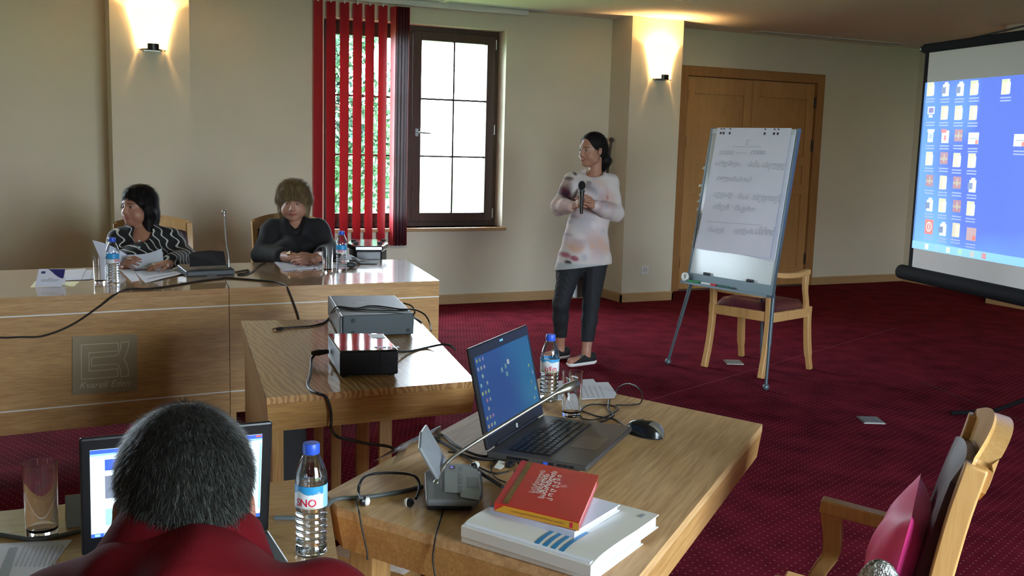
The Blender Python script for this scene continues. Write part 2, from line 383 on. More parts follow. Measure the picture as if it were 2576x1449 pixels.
# ---------------------------------------------------------------- windows
def window(name, x0, x1, z0, z1, y, inward=-1, handle=True, full=True):
    root = thing(name, None, None, ((x0+x1)/2, y, z0), 0, kind='structure')
    fw, yi = .055, y
    mb = MB(); f0, f1 = y, y+.07
    mb.box((x0, f0, z0), (x0+fw, f1, z1)); mb.box((x1-fw, f0, z0), (x1, f1, z1)); mb.box((x0+fw, f0, z0), (x1-fw, f1, z0+fw)); mb.box((x0+fw, f0, z1-fw), (x1-fw, f1, z1))
    mb.build('window_frame', 'window_wood', root)
    xm = (x0+x1)/2; g0, g1 = (y-.022, y+.05)
    for i, (a, b_) in enumerate(((x0+fw-.012, xm-.003), (xm+.003, x1-fw+.012))):
        c0, c1 = z0+fw-.012, z1-fw+.012; sw = .082; m_ = MB()
        m_.box((a, g0, c0), (a+sw, g1, c1)); m_.box((b_-sw, g0, c0), (b_, g1, c1)); m_.box((a+sw, g0, c0), (b_-sw, g1, c0+sw)); m_.box((a+sw, g0, c1-sw), (b_-sw, g1, c1))
        s = m_.build('sash', 'window_wood', root, bevel=.004)
        ax0, ax1, az0, az1 = a+sw, b_-sw, c0+sw, c1-sw
        nx, nz = (2, 3) if full else (1, 1)
        for k in range(1, nx):
            xx = ax0+(ax1-ax0)*k/nx; MB().box((xx-.008, y-.004, az0), (xx+.008, y+.028, az1)).build('glazing_bar', 'window_wood', s)
        for k in range(1, nz):
            zz = az0+(az1-az0)*k/nz; MB().box((ax0, y-.005, zz-.008), (ax1, y+.029, zz+.008)).build('glazing_bar', 'window_wood', s)
        for p in range(nx):
            for q in range(nz):
                u0, u1 = ax0+(ax1-ax0)*p/nx, ax0+(ax1-ax0)*(p+1)/nx; v0, v1 = az0+(az1-az0)*q/nz, az0+(az1-az0)*(q+1)/nz
                MB().box((u0, y+.010, v0), (u1, y+.014, v1)).build('pane', 'pane_glass', s)
        if handle and i == 1:
            hz = z0+(z1-z0)*.475; hx = a+.04
            h = MB().box((hx-.014, g0-.008, hz-.035), (hx+.014, g0, hz+.035)).tube([(hx, g0-.005, hz), (hx, g0-.05, hz)], .008).tube([(hx, g0-.045, hz), (hx+.03, g0-.05, hz-.002), (hx+.12, g0-.05, hz-.006)], [.009, .009, .007])
            h.build('window_handle', 'steel', s, smooth=True)
            for hz in (z0+.12, (z0+z1)/2, z1-.12): MB().tube([(b_+.004, g0-.006, hz-.045), (b_+.004, g0-.006, hz+.045)], .007).build('hinge', 'steel', s)
    return root
window('window_1', WX0, WX1, WZ0, WZ1, YB+.165)
window('window_2', W2X0, W2X1, WZ0, WZ1, YB+.165, handle=False)
for i, (a, b_, z0, z1) in enumerate(FW): window('window_%d' % (i+3), a, b_, z0, z1, YF-.2, handle=False, full=False)
struct(MB().box((WX0-.03, YB-.045, WZ0-.032), (WX1+.03, YB+.165, WZ0)), 'trim_1', 'skirting_oak', bevel=.006)
struct(MB().box((W2X0-.03, YB-.045, WZ0-.032), (W2X1+.03, YB+.165, WZ0)), 'trim_2', 'skirting_oak', bevel=.006)
for x0, x1 in ((WX0, WX1), (W2X0, W2X1)): portal('daylight_portal', ((x0+x1)/2, YB+TH+.02, (WZ0+WZ1)/2), (x1-x0, WZ1-WZ0), (0, -1, 0))
for a, b_, z0, z1 in FW: portal('daylight_portal', ((a+b_)/2, YF-.32, (z0+z1)/2), (b_-a, z1-z0), (0, 1, 0))

# ---------------------------------------------------------------- door
dr = thing('door_1', None, None, ((DX0+DX1)/2, YD, 0), 0, kind='structure')
fw = .10
MB().box((DX0, YD-.025, 0), (DX0+fw, YD+.12, DZ)).box((DX1-fw, YD-.025, 0), (DX1, YD+.12, DZ)).box((DX0, YD-.0251, DZ-fw), (DX1, YD+.12, DZ)).build('door_frame', 'door_frame_wood', dr, bevel=.006)
MB().box((DX0+fw, YD-.01, 0), (DX1-fw, YD+.1, .012)).build('threshold', 'steel', dr)
xm = (DX0+DX1)/2; lx = [(DX0+fw+.004, xm-.002), (xm+.002, DX1-fw-.004)]
for i, (a, b_) in enumerate(lx):
    z0, z1 = .015, DZ-fw-.004; st = .105; y0, y1 = YD+.012, YD+.055
    m_ = MB().box((a, y0, z0), (a+st, y1, z1)).box((b_-st, y0, z0), (b_, y1, z1))
    zs = [(z0, .20), (1.02, 1.13), (1.33, 1.44), (2.06, z1)]
    for q0, q1 in zs: m_.box((a+st, y0, q0), (b_-st, y1, q1))
    leaf = m_.build('door_leaf', 'door_wood', dr, bevel=.003)
    for q0, q1 in ((.20, 1.02), (1.13, 1.33), (1.44, 2.06)):
        MB().box((a+st-.01, y0+.016, q0-.01), (b_-st+.01, y1-.01, q1+.01)).build('door_panel', 'door_wood', leaf)
    hx = a+.002 if i == 0 else b_-.002
    for hz in (.30, 1.56, 2.03): MB().tube([(hx, y0-.012, hz-.06), (hx, y0-.012, hz+.06)], .011).build('hinge', 'dark_metal', leaf, smooth=True)
    if i == 0:
        MB().box((b_-.07, y0-.006, .98), (b_-.03, y0, 1.16)).tube([(b_-.05, y0, 1.08), (b_-.05, y0-.05, 1.08), (b_-.17, y0-.055, 1.08)], .009).build('door_handle', 'brass', leaf, smooth=True)

# ---------------------------------------------------------------- ceiling vents, air-conditioner, ceiling lamp
def vent(x0, x1, yc, label, wd=.10):
    r = thing('ceiling_vent', label, 'vent', ((x0+x1)/2, yc, ZC), 0, 'linear vents in the ceiling')
    MB().box((x0, yc-wd/2, ZC-.004), (x1, yc+wd/2, ZC)).build('backing', 'dark_grey', r)
    mb = MB(); fr = .012
    mb.box((x0-fr, yc-wd/2-fr, ZC-.008), (x1+fr, yc-wd/2, ZC)).box((x0-fr, yc+wd/2, ZC-.008), (x1+fr, yc+wd/2+fr, ZC)).box((x0-fr, yc-wd/2, ZC-.008), (x0, yc+wd/2, ZC)).box((x1, yc-wd/2, ZC-.008), (x1+fr, yc+wd/2, ZC))
    mb.build('vent_frame', 'white_plastic', r)
    n = 4
    for k in range(1, n):
        y = yc-wd/2+wd*k/n; MB().box((x0, y-.004, ZC-.009), (x1, y+.004, ZC-.003)).build('slat', 'light_grey', r)
vy = 8.62
vent(2.55, 3.42, vy, 'slotted ceiling vent above the red striped blind'); vent(3.50, 4.46, vy, 'slotted ceiling vent beside the end of the blind rail')
vent(6.95, 7.90, 8.72, 'slotted ceiling vent above the wooden double door'); vent(7.98, 8.95, 8.72, 'slotted ceiling vent between the door and the projection screen')
c = onz(1747, 5, ZC-.03)
ac = thing('ceiling_air_conditioner', 'white square cassette air conditioner set in the ceiling', 'air conditioner', (c[0]-.45, c[1]-.45, ZC))
MB().prism([(c[0]-.9, c[1]-.9), (c[0], c[1]-.9), (c[0], c[1]), (c[0]-.9, c[1])], ZC-.035, ZC).build('panel', 'white_plastic', ac, bevel=.012)
MB().box((c[0]-.66, c[1]-.66, ZC-.04), (c[0]-.24, c[1]-.24, ZC-.034)).build('intake_grille', 'mid_grey', ac)
for k, (x, y, a, b_) in enumerate(((-.45, -.12, .3, .03), (-.45, -.78, .3, .03), (-.12, -.45, .03, .3), (-.78, -.45, .03, .3))):
    MB().box((c[0]+x-a, c[1]+y-b_, ZC-.04), (c[0]+x+a, c[1]+y+b_, ZC-.034)).build('louvre', 'dark_grey', ac)
lp = onz(2594, 99, ZC-.12)
la = thing('ceiling_lamp', 'white round drum lamp on the ceiling glowing warm below', 'lamp', (lp[0], lp[1], ZC))
MB().lathe([(.235, -.12), (.24, -.118), (.24, 0)], 40, (lp[0], lp[1], ZC), False, True).lathe([(.232, 0), (.232, -.12)], 40, (lp[0], lp[1], ZC), False, False).build('drum', 'white_plastic', la, smooth=True)
MB().lathe([(.232, 0), (.001, .001)], 40, (lp[0], lp[1], ZC-.108), True, True).build('diffuser', emis('lamp_glow', (1, .66, .30), 5), la)

# ---------------------------------------------------------------- wall lamps: bulb inside a flared glass shade, open above
def sconce(u, v, label):
    c = ony(u, v, YP); x0 = c[0]; zb = c[2]-.15
    r = thing('wall_lamp', label, 'lamp', (x0, YP, zb), 0, 'wall lamps on the pillars')
    rows = []; n = 22
    for i in range(15):
        t = i/14; hw = .108+.012*t+.052*max(0, (t-.35)/.65)**2; dp = .085+.075*max(0, (t-.3)/.7)**1.8
        rows.append([(x0+hw*math.cos(PI+PI*k/n), YP-.012+dp*math.sin(PI+PI*k/n), zb+.012+.30*t) for k in range(n+1)])
    MB().sheet(rows, .005).build('shade', 'lamp_shade_glass', r, smooth=True)
    mb = MB(); pr = [(x0+.078*math.cos(PI+PI*k/14), YP-.002+.105*math.sin(PI+PI*k/14)) for k in range(15)]
    mb.prism(pr[::-1], zb+.004, zb+.050); mb.build('bracket', 'dark_metal', r, smooth=40)
    MB().box((x0-.06, YP-.014, zb+.0), (x0+.06, YP, zb+.2)).build('back_plate', 'steel', r)
    for s in (-1, 1): MB().sphere((x0+s*.088, YP-.05, zb+.006), .008).build('screw_cap', 'chrome', r, smooth=True)
    MB().lathe([(.012, 0), (.014, .02), (.03, .06), (.032, .085), (.02, .11), (.002, .118)], 16, (x0, YP-.055, zb+.045)).build('bulb', emis('bulb_glow', (1, .62, .26), 8) if 'bulb_glow' not in MATS else 'bulb_glow', r, smooth=True)
    l = bpy.data.lights.new('lamp_light', 'POINT'); l.energy = 17; l.color = (1, .60, .24); l.shadow_soft_size = .035
    lo = bpy.data.objects.new('lamp_light', l); COL.objects.link(lo); lo.parent = r; lo.location = (0, -.055, .235)
m, N, L, b = nmat('lamp_shade_glass'); b.inputs['Base Color'].default_value = (.8, .7, .5, 1)
b.inputs['Emission Color'].default_value = (1, .80, .42, 1); b.inputs['Emission Strength'].default_value = 1.15
b.inputs['Roughness'].default_value = .4
sconce(381, 78, 'flared glass wall lamp on the pillar behind the woman in the striped blouse')
sconce(1661, 162, 'flared glass wall lamp on the pillar beside the wooden door')

# wall socket
c = ony(1622, 679, YP)
so = thing('wall_socket', 'white double wall socket low on the pillar', 'socket', (c[0], YP, c[2]-.04))
MB().box((c[0]-.042, YP-.009, c[2]-.042), (c[0]+.042, YP, c[2]+.042)).build('plate', 'white_plastic', so, bevel=.003)
for s in (0,): MB().lathe([(.021, 0), (.021, .004), (.018, .004), (.018, .001)], 20, (0, 0, 0), True, False)
mb = MB(); n = 20
for k in range(n):
    a0, a1 = 2*PI*k/n, 2*PI*(k+1)/n
    mb.add([(c[0]+.022*math.cos(a), YP-.0095, c[2]+.022*math.sin(a)) for a in (a0, a1)]+[(c[0]+.018*math.cos(a), YP-.0115, c[2]+.018*math.sin(a)) for a in (a1, a0)], [(0, 1, 2, 3)])
mb.build('socket_ring', 'mid_grey', so)
for s in (-1, 1): MB().tube([(c[0]+s*.009, YP-.0095, c[2]), (c[0]+s*.009, YP-.011, c[2])], .0035).build('pin_hole', 'black_plastic', so)
# pole leaning in the corner by the pillar
a = np.array([5.10, YB-.12, 0.0]); b2 = at(1538, 352, depth((5.15, YB-.06, 1.5)))
po = thing('pole', 'brown rod with a ball knob leaning in the corner by the pillar', 'pole', a)
MB().tube([a, b2], .013).build('rod', plain('rod_brown', (.07, .045, .03), .5), po, smooth=True)
MB().sphere(b2, .024).build('knob', 'rod_brown', po, smooth=True)

# ---------------------------------------------------------------- vertical blind
YS = YB-.075
bl = thing('vertical_blind', 'red vertical slat blind hanging before the left half of the window', 'blind', ((WX0+WX1)/2, YS, 2.6))
rx0, rx1, rz = ony(770, 0, YS)[0], ony(1327, 44, YS)[0], ZC-.045
MB().box((rx0, YS-.022, rz), (rx1, YS+.022, ZC)).build('headrail', 'white_plastic', bl, bevel=.003)
def slat(x, ang, zb, mat, zt, curl=.006, wdt=.089):
    n = 6; P = []
    c, s = math.cos(ang), math.sin(ang)
    for i in range(9):
        z = zt-(zt-zb)*i/8; row = []; tw = .10*math.sin(i/8*2+x*3)
        for k in range(n+1):
            q = (k/n-.5)*wdt; d = curl*(1-(2*k/n-1)**2); cc, ss = math.cos(ang+tw), math.sin(ang+tw)
            row.append((x+q*cc-d*ss, YS+q*ss+d*cc, z))
        P.append(row)
    return MB().sheet(P, .0012).build('slat', mat, bl, smooth=True)
tops = [800.5, 833, 867, 900, 931, 964]
for u in tops:
    p = ony(u, 20, YS); slat(p[0], math.radians(-52), .565, 'slat_red', rz-.02); MB().box((p[0]-.006, YS-.003, rz-.03), (p[0]+.006, YS+.003, rz)).build('hanger', 'white_plastic', bl)
sx = ony(990, 22, YS)[0]
for k in range(13): slat(sx+k*.0105, math.radians(-80+4*math.sin(k*2.3)), .565+.003*math.sin(k*1.7), 'slat_red' if k in (0, 1, 12) else 'slat_red_shaded', rz-.02, .004)
for k in range(13): MB().tube([(sx+k*.0105, YS-.045, .566), (sx+k*.0105+.004, YS-.05, .545), (sx+k*.0105+.009, YS-.045, .562)], .0022, 5).build('chain', 'light_grey', bl)

# ---------------------------------------------------------------- outside: lawn and a tree
lawn = struct(MB().box((-90, -90, -1.6), (100, 100, -1.5)), 'lawn', plain('grass', (.08, .16, .04), .9, noise=.3, nscale=2))
lawn['label'] = 'green lawn around the building'
def tree(x, y, h, rad, nleaf, label, sx_=1.0):
    r = thing('tree', label, 'tree', (x, y, -1.5))
    mb = MB().tube([(x, y, -1.5), (x+.05, y, .6), (x-.05, y+.1, h*.5), (x, y, h*.95)], [.22, .17, .10, .02])
    for k in range(14):
        z = .1+k*h*.062; a = k*2.4; q = rad*.75*(1-.6*k/14)
        mb.tube([(x, y, z), (x+q*.5*math.cos(a)*sx_, y+q*.5*math.sin(a), z+.25), (x+q*math.cos(a)*sx_, y+q*math.sin(a), z+.2)], [.05, .035, .01], 6)
    mb.build('trunk', plain('bark', (.08, .06, .045), .9) if 'bark' not in MATS else 'bark', r, smooth=True)
    rng = np.random.RandomState(3); cl = []
    for k in range(90):
        t = rng.rand()**.8; z = -.6+t*(h+.5); R_ = rad*(1-.55*t)*math.sqrt(rng.rand()); a = rng.rand()*2*PI
        cl.append((x+R_*math.cos(a)*sx_, y+R_*math.sin(a), z, .35+.35*rng.rand()))
    V = []; Fc = []; cols = []
    for k in range(nleaf):
        cx_, cy_, cz_, cr = cl[rng.randint(len(cl))]; d = rng.randn(3); d = d/np.linalg.norm(d)*cr*rng.rand()**.4
        c_ = np.array([cx_, cy_, cz_])+d; a = unit(rng.randn(3)); b_ = unit(np.cross(a, rng.randn(3))); s = .03+.035*rng.rand()
        i = len(V); V += [c_-a*s, c_+b_*s*.5, c_+a*s, c_-b_*s*.5]; Fc.append((i, i+1, i+2, i+3))
    m_ = MB(); m_.add(V, Fc); o = m_.build('foliage', 'leaf_green', r); o['kind'] = 'stuff'
m, N, L, b = nmat('leaf_green'); b.inputs['Roughness'].default_value = .5
oi = N.new('ShaderNodeTexCoord'); nz = N.new('ShaderNodeTexNoise'); nz.inputs['Scale'].default_value = 2.5; L.new(oi.outputs['Object'], nz.inputs['Vector'])
rp = N.new('ShaderNodeValToRGB'); rp.color_ramp.elements[0].color = (.010, .050, .028, 1); rp.color_ramp.elements[1].color = (.055, .135, .05, 1); rp.color_ramp.elements[0].position = .35; rp.color_ramp.elements[1].position = .65
L.new(nz.outputs['Fac'], rp.inputs['Fac']); L.new(rp.outputs['Color'], b.inputs['Base Color'])
tp = ony(882, 480, YB+6.0)
tree(tp[0]-.72, tp[1], 5.2, 1.45, 64000, 'leafy green tree outside the window behind the red blind')
# ================================================================ desks
T = .75
def P2(u, v, z=T): return onz(u, v, z)[:2]
def lerp(a, b_, t): return np.array(a, float)+(np.array(b_, float)-np.array(a, float))*t
def inset(poly, d):
    c = np.mean(np.array(poly), axis=0); return [tuple(np.array(p)+(c-np.array(p))*(d/np.linalg.norm(c-np.array(p)))) for p in poly]
hfR, hfM, hf0 = P2(1105, 706), P2(576, 725), P2(0, 750)
hbR, hbM, hb0 = P2(1018, 652), P2(640, 660), P2(0, 683)
fd = unit(hfM-hf0); hfL = hf0-fd*1.15; hbL = np.array([hfL[0]-.05, hb0[1]-.02])
smT = P2(564, 698); sd = unit(smT-hfM); hbS = hfM+sd*1.04
TH_TOP = .028
def head_desk(poly, label, inlays, plaque=False):
    """poly: front-left, front-right, back-right, back-left"""
    fl, fr, br, bl_ = [np.array(p, float) for p in poly]; c = (fl+fr+br+bl_)/4
    r = thing('conference_desk', label, 'desk', (*c, 0), 0, 'conference desks')
    MB().prism([tuple(p) for p in poly], T-TH_TOP, T).build('desk_top', 'oak_top', r)
    n = unit(np.array([ (fr-fl)[1], -(fr-fl)[0]])); 
    def strip(z0, z1, mat, name, out=0.0, th=.025):
        a, b_ = fl+n*out, fr+n*out
        MB().prism([tuple(a), tuple(b_), tuple(b_-n*(th+out)), tuple(a-n*(th+out))], z0, z1).build(name, mat, r)
    zs = [.116]+[z for i in inlays for z in (i-.003, i+.003)]+[T-TH_TOP]
    strip(.116, inlays[0]-.003, 'oak_x', 'front_panel'); strip(inlays[0]+.003, inlays[1]-.003, 'oak_x', 'front_panel'); strip(inlays[1]+.003, T-TH_TOP, 'oak_x', 'front_panel')
    for i in inlays: strip(i-.003, i+.003, 'white_print', 'inlay', .0008)
    for a, b_ in ((fl, bl_), (fr, br)):
        t = unit(b_-a); q = unit(c-(a+b_)/2); q = q-t*(q@t); q = unit(q)
        MB().prism([tuple(a+t*.03), tuple(a+t*.9), tuple(a+t*.9+q*.03), tuple(a+t*.03+q*.03)], 0.0, T-TH_TOP).build('side_panel', 'oak_z', r)
    return r
dA = head_desk([hfL, hfM-fd*.0015, hbS-fd*.0015, hbL], 'light oak conference desk with an engraved logo plaque on its front', (.226, .663))
dB = head_desk([hfM+fd*.0015, hfR, hbR, hbS+fd*.0015], 'light oak conference desk carrying a phone, eyeglasses and clasped hands', (.226, .663))
# logo plaque on the front of the left desk
nf = unit(np.array([fd[1], -fd[0], 0])); p0 = np.array([*hfM, 0])
def onfront(u, v, off=0.0): w_ = ray(u, v); return CP+w_*(((p0+nf*off-CP)@nf)/(w_@nf))
crop = lambda x, y: (x/3.37, 680+y/3.37)
pl = MB().slab([onfront(*crop(*q)) for q in ((612, 560), (1160, 540), (1165, 1018), (612, 1055))], nf, .007)
plq = thing('logo_plaque', 'square frosted plaque engraved with a company logo on the desk front', 'plaque', onfront(262, 985))
pl.build('plate', plain('plaque_plate', (.34, .26, .15), .35, noise=.05, nscale=4), plq)
def poly_line(pts, closed=True, wd=.0016):
    mb = MB(); Q = [onfront(*crop(*p), .0072) for p in pts]
    if closed: Q.append(Q[0])
    for a, b_ in zip(Q[:-1], Q[1:]):
        t = unit(b_-a); s = np.cross(nf, t); mb.slab([a-s*wd-t*wd, b_-s*wd+t*wd, b_+s*wd+t*wd, a+s*wd-t*wd], nf, .0006)
    return mb
lg = poly_line([(688, 632), (1003, 615), (1003, 682), (755, 700), (755, 855), (997, 835), (1000, 900), (690, 925)])
l2 = poly_line([(775, 742), (985, 722), (1008, 705), (1020, 670), (1030, 610), (1093, 605), (1085, 665), (1068, 715), (1050, 750), (1072, 790), (1086, 840), (1090, 895), (1027, 902), (1020, 840), (1008, 806), (985, 793), (775, 810)])
lg.add(l2.v, l2.f); lg.build('engraved_logo', plain('engraving', (.62, .52, .36), .6), plq)
o0, ox, oy = onfront(*crop(885, 968), .0074), unit(onfront(*crop(1000, 962), .0074)-onfront(*crop(760, 976), .0074)), np.array([0, 0, 1.0])
wt = np.linalg.norm(onfront(*crop(1098, 950))-onfront(*crop(668, 975)))
tm = text_mb('Kvareli Eden', .03, shear=.35); xs = [p[0] for p in tm.v]; s = wt/(max(xs)-min(xs))
mapped(tm, lambda x, y, z: o0+ox*x*s+oy*y*s).build('engraved_name', 'engraving', plq)

# desk with the projectors
mbl, mbr, mfr, mfl = P2(606, 807), P2(1047, 799), P2(1197, 958), P2(671, 1001)
mbr = mfr+(mbr-mfr)*1.0
md = thing('conference_desk', 'short oak desk with two projectors standing on it', 'desk', (*((mbl+mbr+mfr+mfl)/4), 0), 0, 'conference desks')
top = [tuple(mbl), tuple(mfl), tuple(mfr), tuple(mbr)]
APR = .106
MB().prism(top, T-.02, T).build('desk_top', 'oak_swirl', md)
MB().prism(inset(top, .001), T-APR, T-.0205, inset(top, .016)).build('apron', 'oak_x', md)
tl = unit(mfl-mbl); nl = unit(np.array([mfr[0]-mfl[0], mfr[1]-mfl[1]])); nl = unit(nl-tl*(nl@tl))
MB().prism([tuple(mbl+nl*.012+tl*.03), tuple(mfl-tl*.03+nl*.018), tuple(mfl-tl*.03+nl*.05), tuple(mbl+nl*.05+tl*.03)], 0, T-APR).build('side_panel', 'oak_z', md)
MB().prism([tuple(mbl+nl*.07+tl*.04), tuple(mbl+nl*.07+tl*.38), tuple(mbl+nl*.22+tl*.38), tuple(mbl+nl*.22+tl*.04)], 0, T-APR).build('dark_box', 'dark_grey', md)  # plain dark grey box under the desk's back left corner
for u, d, wd in ((801, 4.02, .036), (845, 3.86, .036), (912, 3.62, .042), (968, 3.44, .042)):
    q = at(u, 1120, d); a = .2
    MB().obox((q[0], q[1], (T-APR)/2), ((math.cos(a), -math.sin(a), 0), (math.sin(a), math.cos(a), 0), (0, 0, 1)), (wd/2, wd/2, (T-APR)/2)).build('leg', 'oak_z', md, bevel=.003)
for u, d in ((823, 3.94), (940, 3.53)):
    q = at(u, 1120, d); MB().obox((q[0], q[1], .03), ((.55, -.83, 0), (.83, .55, 0), (0, 0, 1)), (.17, .05, .03)).build('foot', 'oak_x', md)

# desk with the laptop and the books
lA, lA2, lC, lD, lE = P2(820, 1240), P2(848, 1276), P2(1573, 1491), P2(1918, 1067), P2(1358, 951)
ld = thing('conference_desk', 'oak desk with the open laptop, mouse and stacked books', 'desk', (*((lA+lC+lD+lE)/4), 0), 0, 'conference desks')
top = [tuple(lA), tuple(lA2), tuple(lC), tuple(lD), tuple(lE)]
MB().prism(top, T-.02, T).build('desk_top', 'oak_diag', ld)
MB().prism(inset(top, .0005), T-.092, T-.0205, inset(top, .014)).build('apron', wood('oak_apron', (.70,), OD, OL, .3), ld)
for a, k in ((lA, .10), (lE, .12), (lD, .50), (lC, .40)):
    cc = (lC+lE)/2; q = a+unit(cc-a)*k; MB().obox((*q, (T-.092)/2), ((.77, .64, 0), (-.64, .77, 0), (0, 0, 1)), (.03, .03, (T-.092)/2)).build('leg', 'oak_z', ld, bevel=.003)
q0, q1 = lA+unit((lC+lE)/2-lA)*.10, lC+unit((lC+lE)/2-lC)*.40
MB().prism([tuple(q0+np.array([.02, .03])), tuple(q1+np.array([.02, .03])), tuple(q1+np.array([.04, .05])), tuple(q0+np.array([.04, .05]))], .12, .20).build('stretcher', 'oak_x', ld)

# desk of the man in red
mn = [(-.75, 2.225), (.575, 2.185), (.566, 1.99), (.50, 1.70), (.44, 1.45), (-.75, 1.43)]
m4 = thing('conference_desk', 'oak desk in front of the man in the red shirt', 'desk', (-.1, 1.85, 0), 0, 'conference desks')
MB().prism(mn, T-.02, T).build('desk_top', 'oak_top', m4)
MB().prism(inset(mn, .001), T-.09, T-.0205, inset(mn, .014)).build('apron', 'oak_x', m4)
for x, y in ((-.66, 1.50), (-.66, 2.14), (.36, 1.52), (.46, 2.10)): MB().box((x-.03, y-.03, 0), (x+.03, y+.03, T-.09)).build('leg', 'oak_z', m4)

# ================================================================ chairs
def make_chair(label, bs=0.0, fs=0.0, kx=1.0, az=0.0):
    """bs moves the back forward, fs the arms; kx narrows"""
    r = thing('armchair', label, 'chair', (0, 0, 0), 0, 'wooden armchairs with maroon leather')
    def bar(pts, w, d, name, mat='beech', par=r, wdir=(1, 0, 0)):
        """rectangular section bar along pts"""
        pts = [np.array(p, float) for p in pts]; W = w if hasattr(w, '__len__') else [w]*len(pts); D = d if hasattr(d, '__len__') else [d]*len(pts); vs = []
        for i, p in enumerate(pts):
            t = unit(pts[min(i+1, len(pts)-1)]-pts[max(i-1, 0)]); a = np.array(wdir, float); a = unit(a-t*(a@t)); b_ = np.cross(t, a)
            for s1, s2 in ((-1, -1), (1, -1), (1, 1), (-1, 1)): vs.append(p+a*s1*W[i]/2+b_*s2*D[i]/2)
        n = len(pts); fs = [(i*4+k, i*4+(k+1) % 4, i*4+4+(k+1) % 4, i*4+4+k) for i in range(n-1) for k in range(4)]+[(3, 2, 1, 0), tuple((n-1)*4+k for k in range(4))]
        return MB().add(vs, fs).build(name, mat, par, world=False, smooth=40, bevel=.004)
    for s in (-1, 1):
        bar(spline([(s*.225*kx, -.285+bs*.5, 0), (s*.222*kx, -.245+bs*.6, .18), (s*.22*kx, -.225+bs*.8, .40), (s*.22*kx, -.235+bs, .60), (s*.22*kx, -.262+bs, .80), (s*.22*kx, -.29+bs, .93)], 4), .036, [.042]*21, 'back_post')
        bar(spline([(s*.275, .255, 0), (s*.268, .222, .16), (s*.262, .205, .34), (s*.262, .205, .445)], 4), [.034]*3+[.04]*10, [.036]*3+[.046]*10, 'front_leg')
        bar(spline([(s*.268*kx, .165+fs, .40), (s*.274*kx, .150+fs, .48), (s*.276*kx, .122+fs, .58+az), (s*.274*kx, .13+fs, .685+az)], 4), .028, [.055, .052, .048, .042, .038, .036, .036, .038, .042, .044, .046, .048, .05], 'arm_post')
        bar(spline([(s*.274*kx, .155+fs, .690+az), (s*.272*kx, .02+fs, .676+az), (s*.255*kx, -.14+bs, .68+az), (s*.228*kx, -.25+bs, .695+az)], 4), .040, .034, 'arm')
        bar([(s*.246, -.22, .405), (s*.263, .21, .405)], .026, .065, 'seat_rail')
    bar([(-.262, .212, .405), (0, .235, .405), (.262, .212, .405)], .065, .026, 'seat_rail', wdir=(0, 0, 1))
    bar([(-.22, -.225, .405), (.22, -.225, .405)], .065, .026, 'seat_rail', wdir=(0, 0, 1))
    n = 10; P = []
    for i in range(n+1):
        row = []
        for j in range(n+1):
            a, b_ = i/n*2-1, j/n*2-1; hw = .222+.038*(b_+1)/2; e_ = max(abs(a), abs(b_)); z = .445+.055*(1-e_**4)**.5 if e_ < 1 else .438
            row.append((a*hw, -.215+.44*(b_+1)/2, z))
        P.append(row)
    st = MB().grid(P[::-1]).build('seat', 'leather_maroon', r, world=False, smooth=80)
    nl_ = [(x*.0262*10-.262*0, y) for x, y in ()]
    mb = MB()
    for k in range(19): mb.sphere((-.255+.51*k/18, .236-.02*abs(k/9-1)**2, .440), .005, 6, 4)
    for s in (-1, 1):
        for k in range(15): mb.sphere((s*(.247+.017*k/14)+s*.012, -.2+.4*k/14, .440), .005, 6, 4)
    mb.build('nailheads', 'brass', st, world=False, smooth=True)['kind'] = 'stuff'
    # crest, lower rail, upholstered back: curved backwards in plan
    def bk(x, z): return bs-.235-.085*max(0, (z-.58)/.37)-.022*(1-(x/.22)**2)
    def rail(z0, z1, arch, name, th=.032):
        P0 = []; 
        for i in range(13):
            x = -.224+.448*i/12 if name == 'crest_rail' else -.205+.41*i/12
            row = [(x*kx, bk(x, z)+0, z) for z in [z0+(z1+arch*(1-(x/.235)**2)-z0)*k/6 for k in range(7)]]; P0.append(row)
        return MB().sheet(P0, th*(-1)).build(name, 'beech', r, world=False, smooth=60, bevel=.006)
    rail(.872, .93, .04, 'crest_rail'); rail(.535, .585, 0, 'lower_rail')
    Pf = []
    for i in range(13):
        x = -.20+.40*i/12; Pf.append([(x*kx, bk(x, .59+.28*k/10)+.012+.022*((1-(x/.205)**4)*(1-(2*k/10-1)**4)), .588+.284*k/10) for k in range(11)])
    bp_ = MB().sheet(Pf, -.048).build('back_pad', 'leather_dark', r, world=False, smooth=60)
    return r
def face(dirv): return math.atan2(dirv[1], dirv[0])-PI/2
ch0 = make_chair('wooden armchair with maroon leather seat standing behind the flip chart')
bl0, br0, fr0, fl0 = onz(1783, 919, 0), onz(1909, 955, 0), onz(2032, 932, 0), onz(1876, 891, 0)
cc = (bl0+br0+fr0+fl0)/4; ch0.location = (cc[0], cc[1], 0); ch0.rotation_euler = (0, 0, face((fr0+fl0-bl0-br0)[:2]))
ch1 = make_chair('wooden armchair with a pink cushion drawn up to the laptop desk', .088, -.03, .92, -.035)
ch1.location = (1.625, 1.575, 0); ch1.rotation_euler = (0, 0, face((-.638, .77)))
